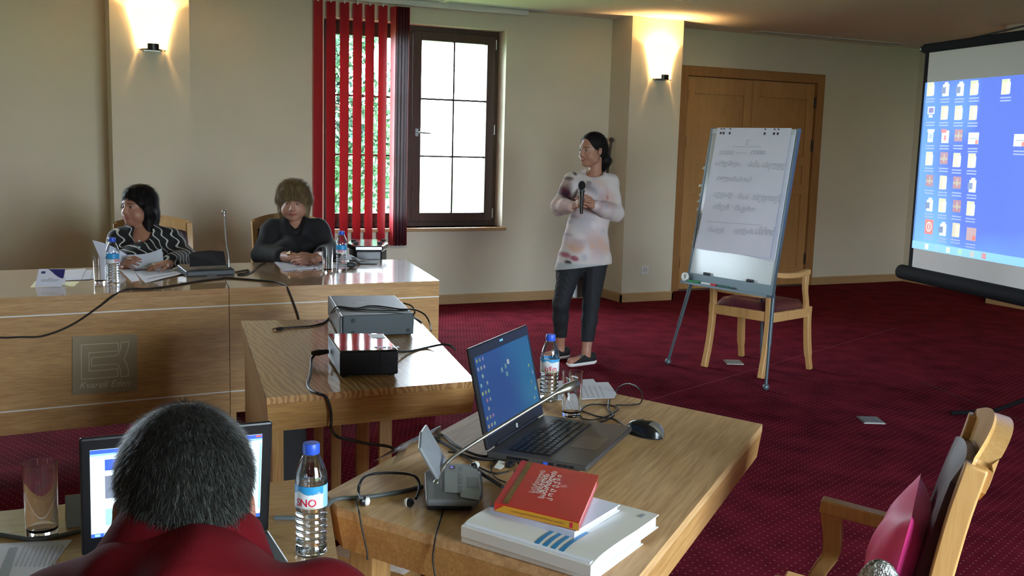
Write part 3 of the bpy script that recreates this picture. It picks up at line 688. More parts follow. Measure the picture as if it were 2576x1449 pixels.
# pink cushion standing on that seat
cq = np.array([1.625, 1.575, 0]); Fv = unit((-.638, .77, 0)); Wv = np.array([.77, .638, 0])
cu0 = cq+Fv*(-.045)+Wv*(-.03); zz = .500; S = .155
P = []; n = 18
for sgn in (1, -1):
    rows = []
    for i in range(n+1):
        row = []
        for j in range(n+1):
            a, b_ = i/n*2-1, j/n*2-1; th = .062*((1-a**2)*(1-b_**2))**.5; pinch = 1-.07*(1-abs(b_))*(abs(a)) if False else 1
            ex = a*S*(1-.06*(1-b_**2)*0); q = np.array([a*S*(1-.05*(1-b_*b_)), b_*S*(1-.05*(1-a*a))])
            wr = .004*math.sin(9*a+5*b_)
            row.append(cu0+Wv*q[0]+unit(np.array([0, 0, 1])-Fv*.17)*(q[1]+S*.985)+Fv*(sgn*(th+wr*(1-a*a)*(1-b_*b_)))+np.array([0, 0, zz]))
        rows.append(row)
    P.append(rows)
cb = MB(); cb.grid(P[0]); cb.grid(P[1][::-1]); co_ = cb.build('cushion', 'cushion_pink', None, smooth=80)
tag(co_, 'bright pink satin cushion standing upright in the armchair', 'cushion')
q = cq+Fv*(-.05)+Wv*(-.212); pz = .485
R3 = np.array([[Wv[0], Fv[0], 0], [Wv[1], Fv[1], 0], [0, 0, 1]])
pou = thing('sequin_pouch', 'slim silver sequined pouch standing between the pink cushion and the armrest', 'pouch', (q[0], q[1], pz))
MB().sphere((q[0], q[1], pz+.118), .118, 20, 14, (.20, .46, 1), R3).build('pouch_body', plain('sequins', (.30, .31, .30), .3, metal=.9, noise=.7, nscale=160, bump=.9, bscale=220), pou, smooth=True)
MB().tube([np.array([q[0], q[1], pz+.225])+Fv*s_ for s_ in (-.022, 0, .022)], .004, 8).build('clasp', 'chrome', pou, smooth=True)

# chairs behind the head desks
copy_thing(ch0, (.80, 6.62, 0), face((-.03, -1)), 'wooden armchair under the woman in the striped blouse')
copy_thing(ch0, (1.70, 6.76, 0), face((.02, -1)), 'wooden armchair under the woman with clasped hands')

# ================================================================ flip chart easel
fL, fR = onz(1680, 917, 0), onz(1926, 982, 0)
wv = unit(fR-fL); nb = np.array([-wv[1], wv[0], 0]); nb = nb if nb[0] > 0 else -nb           # away from the front
d0 = depth(onz(1733, 680, .0))
# place the board so that its lower left corner lies on the ray of the photo and its width is 0.70 m
best = None
for d in np.arange(6.2, 7.6, .005):
    a = at(1733, 684, d); b_ = a+wv*.72; e_ = b_-CP; u = CX+F_PX*(e_@CR)/(e_@CF)
    if best is None or abs(u-1945) < best[0]: best = (abs(u-1945), a)
BLc = best[1]; zb = .668; BLc[2] = zb+.0
up = unit(np.array([0, 0, 1.0])+nb*.155); nn = unit(np.cross(wv, up)); nn = nn if nn@nb > 0 else -nn     # board normal pointing back
fc = BLc+wv*.36
ea = thing('flip_chart', 'grey flip chart easel with a handwritten sheet clipped on its whiteboard', 'flip chart', ((fL+fR)/2)*np.array([1, 1, 0]))
BW, BHt = .72, .975
def bp3(x, y, off=0.0): return BLc+wv*x+up*y-nn*off
MB().slab([bp3(0, 0), bp3(BW, 0), bp3(BW, BHt), bp3(0, BHt)], nn, .012).build('whiteboard', plain('board_white', (.62, .67, .67), .16), ea)
for a, b_ in (((-.004, -.01), (.010, BHt+.004)), ((BW-.010, -.01), (BW+.004, BHt+.004))):
    MB().slab([bp3(a[0], a[1], .005), bp3(b_[0], a[1], .005), bp3(b_[0], b_[1], .005), bp3(a[0], b_[1], .005)], nn, .024).build('board_edge', 'easel_grey', ea)
tray = MB().slab([bp3(-.01, -.075, .012), bp3(BW+.01, -.075, .012), bp3(BW+.01, .0, .012), bp3(-.01, .0, .012)], nn, .03)
tray.slab([bp3(-.01, -.078, .06), bp3(BW+.01, -.078, .06), bp3(BW+.01, -.062, .06), bp3(-.01, -.062, .06)], nn, .06)
tray.build('pen_tray', 'easel_grey', ea)
for x in (.15, .52): MB().tube([bp3(x, .008, .014), bp3(x+.05, .008, .014)], .010).build('tray_clip', 'dark_grey', ea)
clamp = MB().slab([bp3(.02, BHt-.035, .014), bp3(BW-.02, BHt-.035, .014), bp3(BW-.02, BHt-.005, .014), bp3(.02, BHt-.005, .014)], nn, .012); clamp.build('clamp_bar', 'light_grey', ea)
for (foot, xx) in ((fL, .012), (fR, BW-.012)):
    tp = bp3(xx, -.05, -.03); ft = foot+np.array([0, 0, .02])
    MB().tube([tp, lerp(tp, ft, .55)], .013, 10).tube([lerp(tp, ft, .5), ft], .010, 10).build('leg', 'easel_grey', ea, smooth=True)
    MB().sphere(foot+np.array([0, 0, .022]), .022).build('leg_foot', 'easel_grey', ea, smooth=True)
rb = onz(1916, 926, 0); tp = bp3(.45, .70, -.035)
MB().tube([tp, rb+np.array([0, 0, .015])], .011, 10).build('leg', 'easel_grey', ea, smooth=True)
MB().sphere(rb+np.array([0, 0, .02]), .02).build('leg_foot', 'easel_grey', ea, smooth=True)
# knob at the tray corner
kc = bp3(.005, -.035, .035); mb = MB(); N_ = 16
mb.tube([kc, kc-nn*-.03], .012); 
for k in range(N_): 
    a0 = 2*PI*k/N_; a1 = 2*PI*(k+1)/N_
    mb.tube([kc+wv*.022*math.cos(a0)+up*.022*math.sin(a0), kc+wv*.022*math.cos(a1)+up*.022*math.sin(a1)], .011, 6)
mb.build('knob', 'white_plastic', ea, smooth=True)
# pad of paper: front sheet with writing seen through from its back, curling at the bottom left
x0p, x1p, y0p, y1p = .062, .675, .165, BHt+.004
pad = MB().slab([bp3(x0p+.01, y0p+.02, .002), bp3(x1p+.03, y0p-.015, .002), bp3(x1p+.03, y1p-.01, .002), bp3(x0p+.01, y1p-.01, .002)], -nn, .008).build('paper_pad', 'paper_cool', ea)
P = []
for i in range(15):
    row = []
    for j in range(11):
        t, s = i/14, j/10; y = y1p-(y1p-y0p)*t; x = x0p+.0+(x1p-x0p)*s-.006*t
        lift = .014+.018*max(0, t-.5)*(1-s)**2*2+.004*math.sin(s*5+t*3)*t
        row.append(bp3(x, y, lift))
    P.append(row)
sh = MB().sheet(P, .0006).build('front_sheet', 'paper', ea, smooth=80)
def padw(x, y, off=.0): 
    s = (x-x0p)/(x1p-x0p); t = (y1p-y)/(y1p-y0p)
    return bp3(x, y, .014+.018*max(0, t-.5)*(1-s)**2*2+.004*math.sin(s*5+t*3)*t+.0016+off)
for x in (.10, .125, .178, .47, .545, .575):
    for y, hh in ((BHt-.032, .009), (BHt-.004, .004)):
        ring = [padw(x+.0085*math.cos(2*PI*k/12), y+hh*math.sin(2*PI*k/12)) for k in range(12)]; MB().slab(ring, -nn, .0006).build('punch_hole', plain('hole_dark', (.05, .035, .04), .8) if 'hole_dark' not in MATS else 'hole_dark', sh)
def pix2pad(u, v):
    w_ = ray(u, v); q = CP+w_*(((BLc-nn*.016-CP)@nn)/(w_@nn))-BLc; return q@wv, q@up
mb = MB()
def mirrored(txt, cx_, cy_, wpx, hpx):
    global mb
    tm_ = text_mb(txt, .05, shear=-.15); V = np.array(tm_.v); x_, y_ = V[:, 0], V[:, 1]
    c_ = lambda x, y: (1700+x/4.39, 310+y/4.39)
    a = np.array(pix2pad(*c_(cx_, cy_))); wx = abs(pix2pad(*c_(cx_+wpx/2, cy_))[0]-pix2pad(*c_(cx_-wpx/2, cy_))[0]); hy = abs(pix2pad(*c_(cx_, cy_-hpx/2))[1]-pix2pad(*c_(cx_, cy_+hpx/2))[1])
    sx_ = wx/(x_.max()-x_.min()); sy_ = hy/(y_.max()-y_.min()); x_ = x_-(x_.max()+x_.min())/2; y_ = y_-(y_.max()+y_.min())/2
    MB().add([padw(a[0]-p*sx_, a[1]+q*sy_) for p, q in zip(x_, y_)], [f[::-1] for f in tm_.f]).build('written_word', 'ink_faint', sh)
for tx, x, y, wpx, hpx in (('2', 790, 210, 40, 55), ('0005', 905, 322, 165, 48), ('0002', 555, 325, 165, 48), ('აღწერა', 575, 450, 280, 75), ('უფლება ამას', 1000, 465, 410, 95), ('სისხლი', 640, 620, 380, 80),
                           ('დაცვა', 520, 800, 200, 75), ('სამ', 745, 805, 110, 65), ('მეთოდები', 1000, 830, 310, 105), ('ჩემი', 500, 930, 170, 85), ('ორგან', 760, 950, 220, 80), ('შესახ', 450, 1185, 165, 75), ('პრაქტიკა', 750, 1195, 220, 85), ('ნორმა', 990, 1190, 220, 95)):
    mirrored(tx, x, y, wpx, hpx)
def padline(a, b_):
    c_ = lambda x, y: (1700+x/4.39, 310+y/4.39); p = pix2pad(*c_(*a)); q = pix2pad(*c_(*b_)); mb = MB()
    for k in range(8):
        s0, s1 = lerp(p, q, k/8), lerp(p, q, (k+1)/8); mb.add([padw(s0[0], s0[1]-.0015), padw(s1[0], s1[1]-.0015), padw(s1[0], s1[1]+.0015), padw(s0[0], s0[1]+.0015)], [(0, 1, 2, 3)])
    mb.build('pen_line', 'ink_faint', sh)
padline((625, 258), (945, 262)); padline((665, 328), (780, 330)); padline((340, 1085), (935, 1125))
for y, wd in ((.70, .035), (.58, .045), (.52, .03), (.475, .035), (.42, .03), (.20, .02)):
    m_ = MB().slab([bp3(-wd, y, -.004), bp3(0.0, y+.004, -.004), bp3(.006, y+.024, -.004), bp3(-wd+.01, y+.018, -.004)], nn, .001)
    tag(m_.build('page_flag', plain('flag_paper', (.72, .70, .58), .8) if 'flag_paper' not in MATS else 'flag_paper', ea))
# pens in the tray
def pen(xa, xb, body, capm, label, capfrac=.35):
    r = thing('marker_pen', label, 'pen', bp3((xa+xb)/2, -.05, .045))
    a, b_ = bp3(xa, -.056, .045), bp3(xb, -.056, .045); m_ = lerp(a, b_, 1-capfrac)
    MB().tube([a, m_], .0085, 10).build('barrel', body, r, smooth=True); MB().tube([m_, b_], .0092, 10).build('pen_cap', capm, r, smooth=True)
plain('pen_white', (.8, .8, .8), .4); plain('pen_red', (.6, .02, .02), .4); plain('pen_green', (.01, .25, .06), .4); plain('pen_teal', (.02, .10, .08), .4)
pen(.17, .30, 'pen_white', 'pen_red', 'white marker pen with a red cap in the easel tray')
pen(.05, .15, 'pen_green', 'pen_green', 'green marker pen beside the tray knob'); pen(.31, .41, 'pen_teal', 'pen_teal', 'dark teal marker pen in the easel tray')

# ================================================================ projection screen on a tripod
S1 = at(2316, 410, 7.0); hub = np.array([5.23*1.02, 4.01*1.02, 0]); hub = at(2603, 1019, 5.95)
sv = hub-S1; sv[2] = 0; sv = unit(sv); sn = np.array([sv[1], -sv[0], 0]); sn = sn if sn[0] < 0 else -sn     # faces the desks
zt = at(2316, 132, 7.0)[2]; zb_ = at(2300, 695, 7.0)[2]
S0 = np.array([S1[0], S1[1], 0]); SWd = 2*np.linalg.norm((hub-S1)[:2])
scn = thing('projection_screen', 'tripod projection screen showing a blue computer desktop', 'screen', (S0+sv*SWd/2)*np.array([1, 1, 0]))
def sp(x, z, off=0.0): return S0+sv*x+np.array([0, 0, z])+sn*off
MB().slab([sp(0, zb_+.05), sp(SWd, zb_+.05), sp(SWd, zt), sp(0, zt)], sn, .003).build('fabric', plain('screen_white', (.60, .56, .53), .85), scn)
for x0_, x1_ in ((-.040, .002), (SWd-.002, SWd+.04)): MB().slab([sp(x0_, zb_+.05), sp(x1_, zb_+.05), sp(x1_, zt), sp(x0_, zt)], sn, .0036).build('black_border', 'matte_black', scn)
MB().obox(sp(SWd/2, zt+.02), (sv, sn, (0, 0, 1)), (SWd/2+.06, .016, .030)).build('top_bar', 'matte_black', scn, bevel=.008)
for x in (-.065, SWd+.065): MB().tube([sp(x, zt+.02), sp(x+.02*(1 if x > 0 else -1), zt+.02)], .022).build('end_cap', 'dark_grey', scn, smooth=True)
MB().tube([sp(-.13, zb_+.005), sp(-.12, zb_+.005), sp(SWd+.12, zb_+.005), sp(SWd+.13, zb_+.005)], [.042, .05, .05, .042], 14).build('case', 'matte_black', scn, smooth=40)
MB().tube([sp(SWd/2, .12, -.06), sp(SWd/2, zt+.12, -.06)], .018, 12).build('pole', 'dark_metal', scn, smooth=True)
MB().tube([sp(.40, zt+.045, 0), sp(SWd/2, zt+.11, -.05)], .006, 8).build('hanging_cord', 'black_plastic', scn)
toe = onz(2393, 1044, 0)+np.array([0, 0, .012]); hb = sp(SWd/2, .16, -.06); rad = toe-hb; rad[2] = 0
for k in range(3):
    a = k*2*PI/3; v_ = np.array([rad[0]*math.cos(a)-rad[1]*math.sin(a), rad[0]*math.sin(a)+rad[1]*math.cos(a), 0]); en = np.array([hb[0], hb[1], .012])+v_
    MB().tube([en, lerp(en, hb+np.array([0, 0, -.1]), .45), hb], .013, 8).build('leg', 'matte_black', scn, smooth=True)
MB().tube([hb+np.array([0, 0, -.05]), hb+np.array([0, 0, .08])], .03, 12).build('hub', 'dark_grey', scn, smooth=True)
# projected desktop: blue picture with icons and a task bar
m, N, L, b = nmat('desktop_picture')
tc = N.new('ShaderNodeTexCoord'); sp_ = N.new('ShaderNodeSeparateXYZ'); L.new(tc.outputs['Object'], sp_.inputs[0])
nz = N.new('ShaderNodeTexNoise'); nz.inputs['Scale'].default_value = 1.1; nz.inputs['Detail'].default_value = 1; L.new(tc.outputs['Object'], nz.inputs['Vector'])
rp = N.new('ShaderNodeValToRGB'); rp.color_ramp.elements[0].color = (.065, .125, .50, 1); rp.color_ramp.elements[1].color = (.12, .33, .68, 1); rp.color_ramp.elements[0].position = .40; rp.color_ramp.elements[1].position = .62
L.new(nz.outputs['Fac'], rp.inputs['Fac']); L.new(rp.outputs['Color'], b.inputs['Emission Color']); b.inputs['Base Color'].default_value = (.1, .1, .1, 1); b.inputs['Emission Strength'].default_value = 1.0; b.inputs['Roughness'].default_value = .9  # projected light put in as the picture's own emission
def scpix(u, v, off=.0): w_ = ray(u, v); q = CP+w_*(((S0+sn*off-CP)@sn)/(w_@sn)); return (q-S0)@sv, q[2]
px0, pzt = scpix(2329, 208); _, pzb = scpix(2322, 632); pzb2 = scpix(2560, 665)[1]
pzb = (pzb+pzb2)/2; px1 = SWd-.10
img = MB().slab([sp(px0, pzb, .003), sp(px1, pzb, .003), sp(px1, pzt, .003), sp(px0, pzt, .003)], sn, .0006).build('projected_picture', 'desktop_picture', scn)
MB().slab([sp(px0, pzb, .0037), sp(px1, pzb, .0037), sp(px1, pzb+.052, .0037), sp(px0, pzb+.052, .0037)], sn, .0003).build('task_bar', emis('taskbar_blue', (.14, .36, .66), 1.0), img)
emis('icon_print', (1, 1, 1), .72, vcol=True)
W_, Y_, O_, R_, D_, G_ = (.62, .80, .80), (.62, .66, .40), (.55, .50, .36), (.30, .10, .16), (.10, .16, .34), (.3, .6, .35)
def icon(u, v, kind, s=1.0):
    x, z = scpix(u, v); a, h = .042*s, .045*s
    def rect(x0, z0, x1, z1, c, o): ic.color(c); ic.add([sp(x+x0*a, z+z0*h, .0042+o), sp(x+x1*a, z+z0*h, .0042+o), sp(x+x1*a, z+z1*h, .0042+o), sp(x+x0*a, z+z1*h, .0042+o)], [(0, 1, 2, 3)])
    if kind == 'w': rect(-.7, -1, .9, .7, W_, 0); rect(-1, -.6, .1, .3, D_, .0003); rect(-.3, .55, .6, 1, W_, .0001)
    if kind == 'f': rect(-1, -1, .7, 1, Y_, 0); rect(.1, -.9, .9, .6, W_, .0003); rect(-.9, .6, .2, .9, (.5, .6, .3), .0003)
    if kind == 'o': rect(-.9, -1, .8, 1, O_, 0); rect(-.1, -.9, .9, .8, (.66, .62, .45), .0003)
    if kind == 'r': rect(-1, -.8, .9, .9, R_, 0); rect(-1, -.2, .9, .15, (.35, .28, .20), .0003); rect(-.15, -.5, .15, .6, (.45, .35, .25), .0006)
    if kind == 'p': rect(-.8, -1, 1, .8, W_, 0); rect(-1, .45, .3, 1, (.6, .08, .1), .0003); rect(-.2, -.6, .3, .1, (.6, .1, .1), .0006)
    if kind == 'i': rect(-1.2, -.8, 1.2, .8, W_, 0); rect(-.9, -.1, .9, .05, (.3, .35, .4), .0003); rect(.5, -.8, 1.1, -.2, (.6, .12, .08), .0004)
    if kind == 'c': rect(-.9, -.2, .9, .9, (.55, .6, .75), 0); rect(-.6, 0, .6, .7, (.12, .08, .34), .0003); rect(-.5, -.7, .5, -.3, (.55, .6, .75), .0003)
    if kind == 'b': rect(-.7, -.9, .7, .9, (.5, .62, .8), 0); rect(-.9, .6, .9, 1, (.6, .7, .85), .0003); rect(-.4, -.4, .4, .3, (.3, .42, .7), .0004)
    if kind == 's': 
        rect(-1.1, -1.1, 1.1, 1.1, (.55, .14, .13), 0); ic.color((.75, .6, .55))
        for k in range(12):
            a0, a1 = 2*PI*k/12, 2*PI*(k+1)/12
            ic.add([sp(x+a*q*math.cos(t_), z+h*q*math.sin(t_), .0045) for q, t_ in ((.75, a0), (.75, a1), (.55, a1), (.55, a0))], [(0, 1, 2, 3)])
        rect(-.12, -.4, .12, .45, (.75, .6, .55), .0004)
    if kind == 'k': rect(-1.1, -.9, 1.1, .9, (.42, .26, .28), 0); rect(.3, -.8, 1, -.2, (.6, .1, .06), .0003)
cvt = lambda x, y: (2250+x/1.908, 40+y/1.908)
for x, y, k in ((178, 352, 'f'), (248, 352, 'w'), (318, 350, 'w'), (388, 345, 'f'), (540, 340, 'f'), (178, 465, 'c'), (243, 465, 'o'), (312, 465, 'f'), (381, 465, 'o'), (176, 577, 'b'), (245, 577, 'p'), (311, 575, 'r'), (382, 588, 'i'), (604, 597, 'i'),
                (171, 685, 'f'), (241, 685, 'r'), (304, 692, 'f'), (376, 695, 'f'), (172, 792, 'r'), (236, 800, 'o'), (304, 802, 'r'), (376, 812, 'w'), (170, 905, 'w'), (234, 910, 'f'), (303, 915, 'r'), (370, 925, 'f'), (168, 1012, 's'), (234, 1022, 'w'), (298, 1028, 'o'), (371, 1048, 'k')):
    ic = MB(); icon(*cvt(x, y), k)
    lx_, lz_ = scpix(*cvt(x, y)); 
    for q in range(2): ic.color((.22, .30, .60)); ic.add([sp(lx_-.045, lz_-.068-.018*q, .0042), sp(lx_+.05, lz_-.068-.018*q, .0042), sp(lx_+.05, lz_-.060-.018*q, .0042), sp(lx_-.045, lz_-.060-.018*q, .0042)], [(0, 1, 2, 3)])
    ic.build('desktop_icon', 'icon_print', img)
for x, y, c_ in ((157, 1108, (.75, .85, .9)), (205, 1115, (.25, .5, .75)), (260, 1122, (.65, .68, .45)), (316, 1135, (.35, .6, .35)), (375, 1142, (.5, .45, .35)), (432, 1153, (.6, .15, .12))):
    ux, uz = scpix(*cvt(x, y)); uz = pzb+.026; ic = MB().color(c_)
    for dx, dz in ((-1, -1), (1, -1), (-1, 1), (1, 1)): ic.add([sp(ux+dx*.010-.009, uz+dz*.009-.008, .0046), sp(ux+dx*.010+.009, uz+dz*.009-.008, .0046), sp(ux+dx*.010+.009, uz+dz*.009+.008, .0046), sp(ux+dx*.010-.009, uz+dz*.009+.008, .0046)], [(0, 1, 2, 3)])
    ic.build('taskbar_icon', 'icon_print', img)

# floor boxes
for (u, v), lb in (((1845, 912), 'flat metal floor socket plate under the armchair by the flip chart'), ((2190, 1058), 'flat metal floor socket plate on the open carpet')):
    q = onz(u, v, 0); r = thing('floor_socket_plate', lb, 'floor box', q)
    ax = (unit((.45, .9, 0)), unit((.9, -.45, 0)), (0, 0, 1))
    MB().obox(q+np.array([0, 0, .003]), ax, (.072, .06, .003)).build('rim', 'steel', r); MB().obox(q+np.array([0, 0, .0065]), ax, (.060, .048, .0012)).build('lid', plain('lid_grey', (.18, .18, .18), .5) if 'lid_grey' not in MATS else 'lid_grey', r)
# ================================================================ things on the desks
def on_desk(poly, z, th, name, mat, parent=None, **k): return MB().prism([tuple(p) for p in poly], z, z+th).build(name, mat, parent, **k)
# ---- bottles and tumblers
def bottle(base, label, txt, rot, fill=.55, k=1.0):
    r = thing('water_bottle', label, 'bottle', base, rot, 'plastic water bottles')
    prof = [(.024, .0), (.029, .004), (.030, .012)]
    for i in range(6): z = .018+i*.0125; prof += [(.0300, z), (.0278, z+.004), (.0278, z+.007), (.0300, z+.0105)]
    prof += [(.0300, .094), (.0296, .098), (.0296, .138), (.0302, .142), (.0302, .150), (.0285, .162), (.0225, .180), (.0165, .192), (.0130, .197), (.0130, .203)]
    prof = [(a*k, z*k) for a, z in prof]
    MB().lathe(prof, 28, (0, 0, 0), True, False).build('bottle_body', 'pet', r, smooth=60, world=False)
    wz = fill*.2*k; wp = [(a*.96, max(.002, z)) for a, z in prof if z < wz]; wp.append((np.interp(wz, [z for a, z in prof], [a for a, z in prof])*.96, wz))
    MB().lathe(wp, 28, (0, 0, 0), True, True).build('water', 'water', r, smooth=60, world=False)
    cp = MB()
    cp.lathe([(.0150*k, .1965*k), (.0158*k, .198*k), (.0158*k, .213*k), (.0145*k, .2165*k), (.004*k, .217*k)], 26).build('bottle_cap', 'blue_cap', r, smooth=50, world=False)
    R_ = .0303*k; mb = MB(); n = 40
    lab = MB(); lab.lathe([(R_, .097*k), (R_, .140*k)], 40, (0, 0, 0), False, False)
    lo_ = lab.build('paper_label', 'label_print', r, smooth=True, world=False)
    # lighter strip on one side of the label and the name in red
    st = MB(); P = [[(1.006*R_*math.cos(1.15+.9*i/8), 1.006*R_*math.sin(1.15+.9*i/8), z*k) for i in range(9)] for z in (.0975, .1395)]; st.grid(P).build('label_strip', 'label_pale', lo_, world=False)
    tm_ = text_mb(txt, .020*k, bold=.0004)
    mapped(tm_, lambda x, y, z: (1.012*R_*math.cos(x/R_), 1.012*R_*math.sin(x/R_), .1085*k+y)).build('label_name', 'red_print', lo_, world=False)
    return r
m, N, L, b = nmat('label_print')
tc = N.new('ShaderNodeTexCoord'); s_ = N.new('ShaderNodeSeparateXYZ'); L.new(tc.outputs['Object'], s_.inputs[0])
nz = N.new('ShaderNodeTexNoise'); nz.inputs['Scale'].default_value = 70; L.new(tc.outputs['Object'], nz.inputs['Vector'])
ma = N.new('ShaderNodeMath'); ma.operation = 'MULTIPLY_ADD'; ma.inputs[1].default_value = .022; L.new(nz.outputs['Fac'], ma.inputs[0]); L.new(s_.outputs['Z'], ma.inputs[2])
rp = N.new('ShaderNodeValToRGB'); mr = N.new('ShaderNodeMapRange'); mr.inputs[1].default_value = .105; mr.inputs[2].default_value = .152; L.new(ma.outputs[0], mr.inputs[0])
E_ = rp.color_ramp.elements; E_[0].color = (.45, .42, .30, 1); E_[0].position = .0; E_[1].color = (.72, .75, .78, 1); E_[1].position = .12
for p_, c_ in ((.55, (.72, .75, .78)), (.60, (.05, .26, .50)), (.66, (.03, .30, .62)), (1.0, (.03, .32, .66))): e_ = E_.new(p_); e_.color = (*c_, 1)
L.new(mr.outputs[0], rp.inputs['Fac']); L.new(rp.outputs['Color'], b.inputs['Base Color']); b.inputs['Roughness'].default_value = .35
plain('label_pale', (.28, .55, .72), .35)
def tow(p): return math.atan2(-p[1], -p[0])           # heading towards the camera
def tumbler(base, label, k=1.0, tall=.135):
    r = thing('drinking_glass', label, 'glass', base, 0, 'straight tumblers')
    o = [(.001, .0), (.0265, .0), (.0280, .003), (.0305, tall)]; i = [(.0290, tall), (.0262, .018), (.020, .012), (.001, .011)]
    MB().lathe([(a*k, z*k) for a, z in o+i], 32, (0, 0, 0), False, False).build('tumbler', 'tumbler_glass', r, smooth=40, world=False); return r
b0 = onz(285, 711, T); bottle(b0, 'water bottle beside the papers of the woman in the striped blouse', 'SNO', tow(b0)+.9, .45, 1.05)
b1 = onz(859, 681, T); bottle(b1, 'water bottle on the desk next to the black loudspeaker', 'SNO', tow(b1)-.1, .0+.06, 1.05)
b2_ = onz(1380, 1008, T); bottle(b2_, 'water bottle half hidden behind the open laptop', 'სნო', tow(b2_)+.15, .62, .92)
b3 = onz(783, 1392, T); bottle(b3, 'water bottle on the desk at the right shoulder of the man in red', 'SNO', tow(b3)-.35, .70, .96)
tumbler(onz(252, 712, T), 'empty tumbler beside the name card on the left desk', 1.0); tumbler(onz(824, 683, T), 'empty tumbler before the woman in black', 1.0, .14)
tumbler(onz(1437, 1046, T), 'empty tumbler behind the laptop keyboard', .94); tumbler(onz(107, 1346, T), 'empty tumbler beside the laptop of the man in red', 1.0, .140)

# ---- left desk: name card, papers
def quad(pix, z): return [onz(u, v, z)[:2] for u, v in pix]
tag(on_desk(quad(((76, 723), (186, 721), (200, 708), (88, 708)), T), T+.0002, .0006, 'note_sheet', 'paper_yellow'), 'yellow sheet lying under the folded name card', 'paper')
pk = [((112, 684), (216, 678), (206, 702), (118, 706)), ((150, 684), (232, 680), (228, 704), (160, 707)), ((222, 681), (243, 679), (242, 702), (225, 703))]
for i, (q, lb) in enumerate(zip(pk, ('white envelope on top beside the name card', 'white envelope under another beside the name card', 'white sheet under the envelopes by the empty tumbler'))):
    tag(on_desk(quad(q, T), T+.0012+.0012*(2-i), .0010, 'envelope' if i < 2 else 'paper_sheet', 'paper', None), lb, 'envelope' if i < 2 else 'paper', 'mail on the left desk')
BLn, BRn = onz(88, 722, T+.0015), onz(155, 721.5, T+.0015); wn = BRn-BLn; upn = unit(np.array([0, 0, 1.0])+np.array([.0, .35, 0]))*.088
nc = thing('name_card', 'white folded name card with a navy swoosh', 'card', (BLn+BRn)/2)
def cardp(x, y, off=0): return BLn+wn*x+upn*y+np.array([0, -1, .35])*off+np.array([.02, 0, 0])*y
MB().slab([cardp(0, 0), cardp(1, 0), cardp(1, 1), cardp(0, 1)], (0, -1, .3), .0006).build('front_flap', 'paper', nc)
bk_ = [cardp(0, 1), cardp(1, 1), BRn+np.array([.02, .075, 0]), BLn+np.array([.02, .075, 0])]; MB().slab(bk_, (0, 1, .3), .0006).build('rear_flap', 'paper', nc)
sw = [(.34, .985)]+[(.34+.66*t, .985-.52*(math.sin(t*PI/2))**1.4) for t in np.linspace(.1, 1, 9)]+[(1.0, .985)]
MB().add([cardp(x, y, .0012) for x, y in sw], [tuple(range(len(sw)))]).build('navy_swoosh', 'navy', nc)
MB().add([cardp(x, y, .0012) for x, y in ((.12, .74), (.28, .74), (.28, .87), (.12, .87))], [(0, 1, 2, 3)]).build('flag_print', plain('flag_navy', (.04, .06, .16), .6), nc)
for y, x0_, x1_ in ((.44, .42, .60), (.37, .16, .86), (.30, .18, .80)): MB().add([cardp(x, y+d, .0012) for x, d in ((x0_, 0), (x1_, 0), (x1_, .035), (x0_, .035))], [(0, 1, 2, 3)]).build('text_line', 'ink_grey', nc)
# papers right of the bottle
for i, (q, lb) in enumerate(((((303, 680), (335, 678), (352, 706), (332, 709)), 'white sheet sticking out under the printed sheet by the bottle'), (((330, 676), (421, 674), (462, 691), (366, 713)), 'printed white sheet with a dark header by the bottle'))):
    r = thing('paper_sheet', lb, 'paper', (*np.mean(quad(q, T), axis=0), T), 0, 'papers of the woman in the striped blouse')
    C4 = [np.array([*p, T+.001+.0015*i]) for p in quad(q, T)]
    P = [[lerp(lerp(C4[0], C4[1], s), lerp(C4[3], C4[2], s), t)+np.array([0, 0, .006*i*(t*s)**2+.002*i*math.sin(s*4)**2]) for s in np.linspace(0, 1, 9)] for t in np.linspace(0, 1, 7)]
    sh_ = MB().sheet(P[::-1], .0006).build('sheet', 'paper', r, smooth=True)
    if i:
        f = lambda s, t, o=.0016: lerp(lerp(C4[0], C4[1], s), lerp(C4[3], C4[2], s), t)+np.array([0, 0, .006*i*(t*s)**2+.002*i*math.sin(s*4)**2+o])
        hd = MB(); 
        for k in range(8): s0, s1 = .02+.5*k/8, .02+.5*(k+1)/8; hd.add([f(s0, .12), f(s1, .12), f(s1, .20), f(s0, .24)], [(0, 1, 2, 3)])
        hd.build('header_print', 'navy', sh_)
        for t in (.35, .43, .51, .59, .80): 
            ln = MB()
            for k in range(8): s0, s1 = .12+.75*k/8, .12+.75*(k+1)/8; ln.add([f(s0, t), f(s1, t), f(s1, t+.025), f(s0, t+.025)], [(0, 1, 2, 3)])
            ln.build('text_line', 'ink_faint' if t < .7 else 'ink_grey', sh_)
q = onz(370, 676.5, T); tag(MB().obox(q+np.array([0, 0, .004]), ((1, .03, 0), (-.03, 1, 0), (0, 0, 1)), (.026, .010, .004)).build('eraser', 'white_print', bevel=.002), 'small white eraser beside the printed sheet', 'eraser')
q = onz(448, 683, T); tag(MB().sphere(q+np.array([0, 0, .012]), .012, 14, 8, (2.6, 1.5, 1)).build('computer_mouse', 'white_cover', smooth=True), 'small cream mouse beside the microphone unit on the left desk', 'mouse')

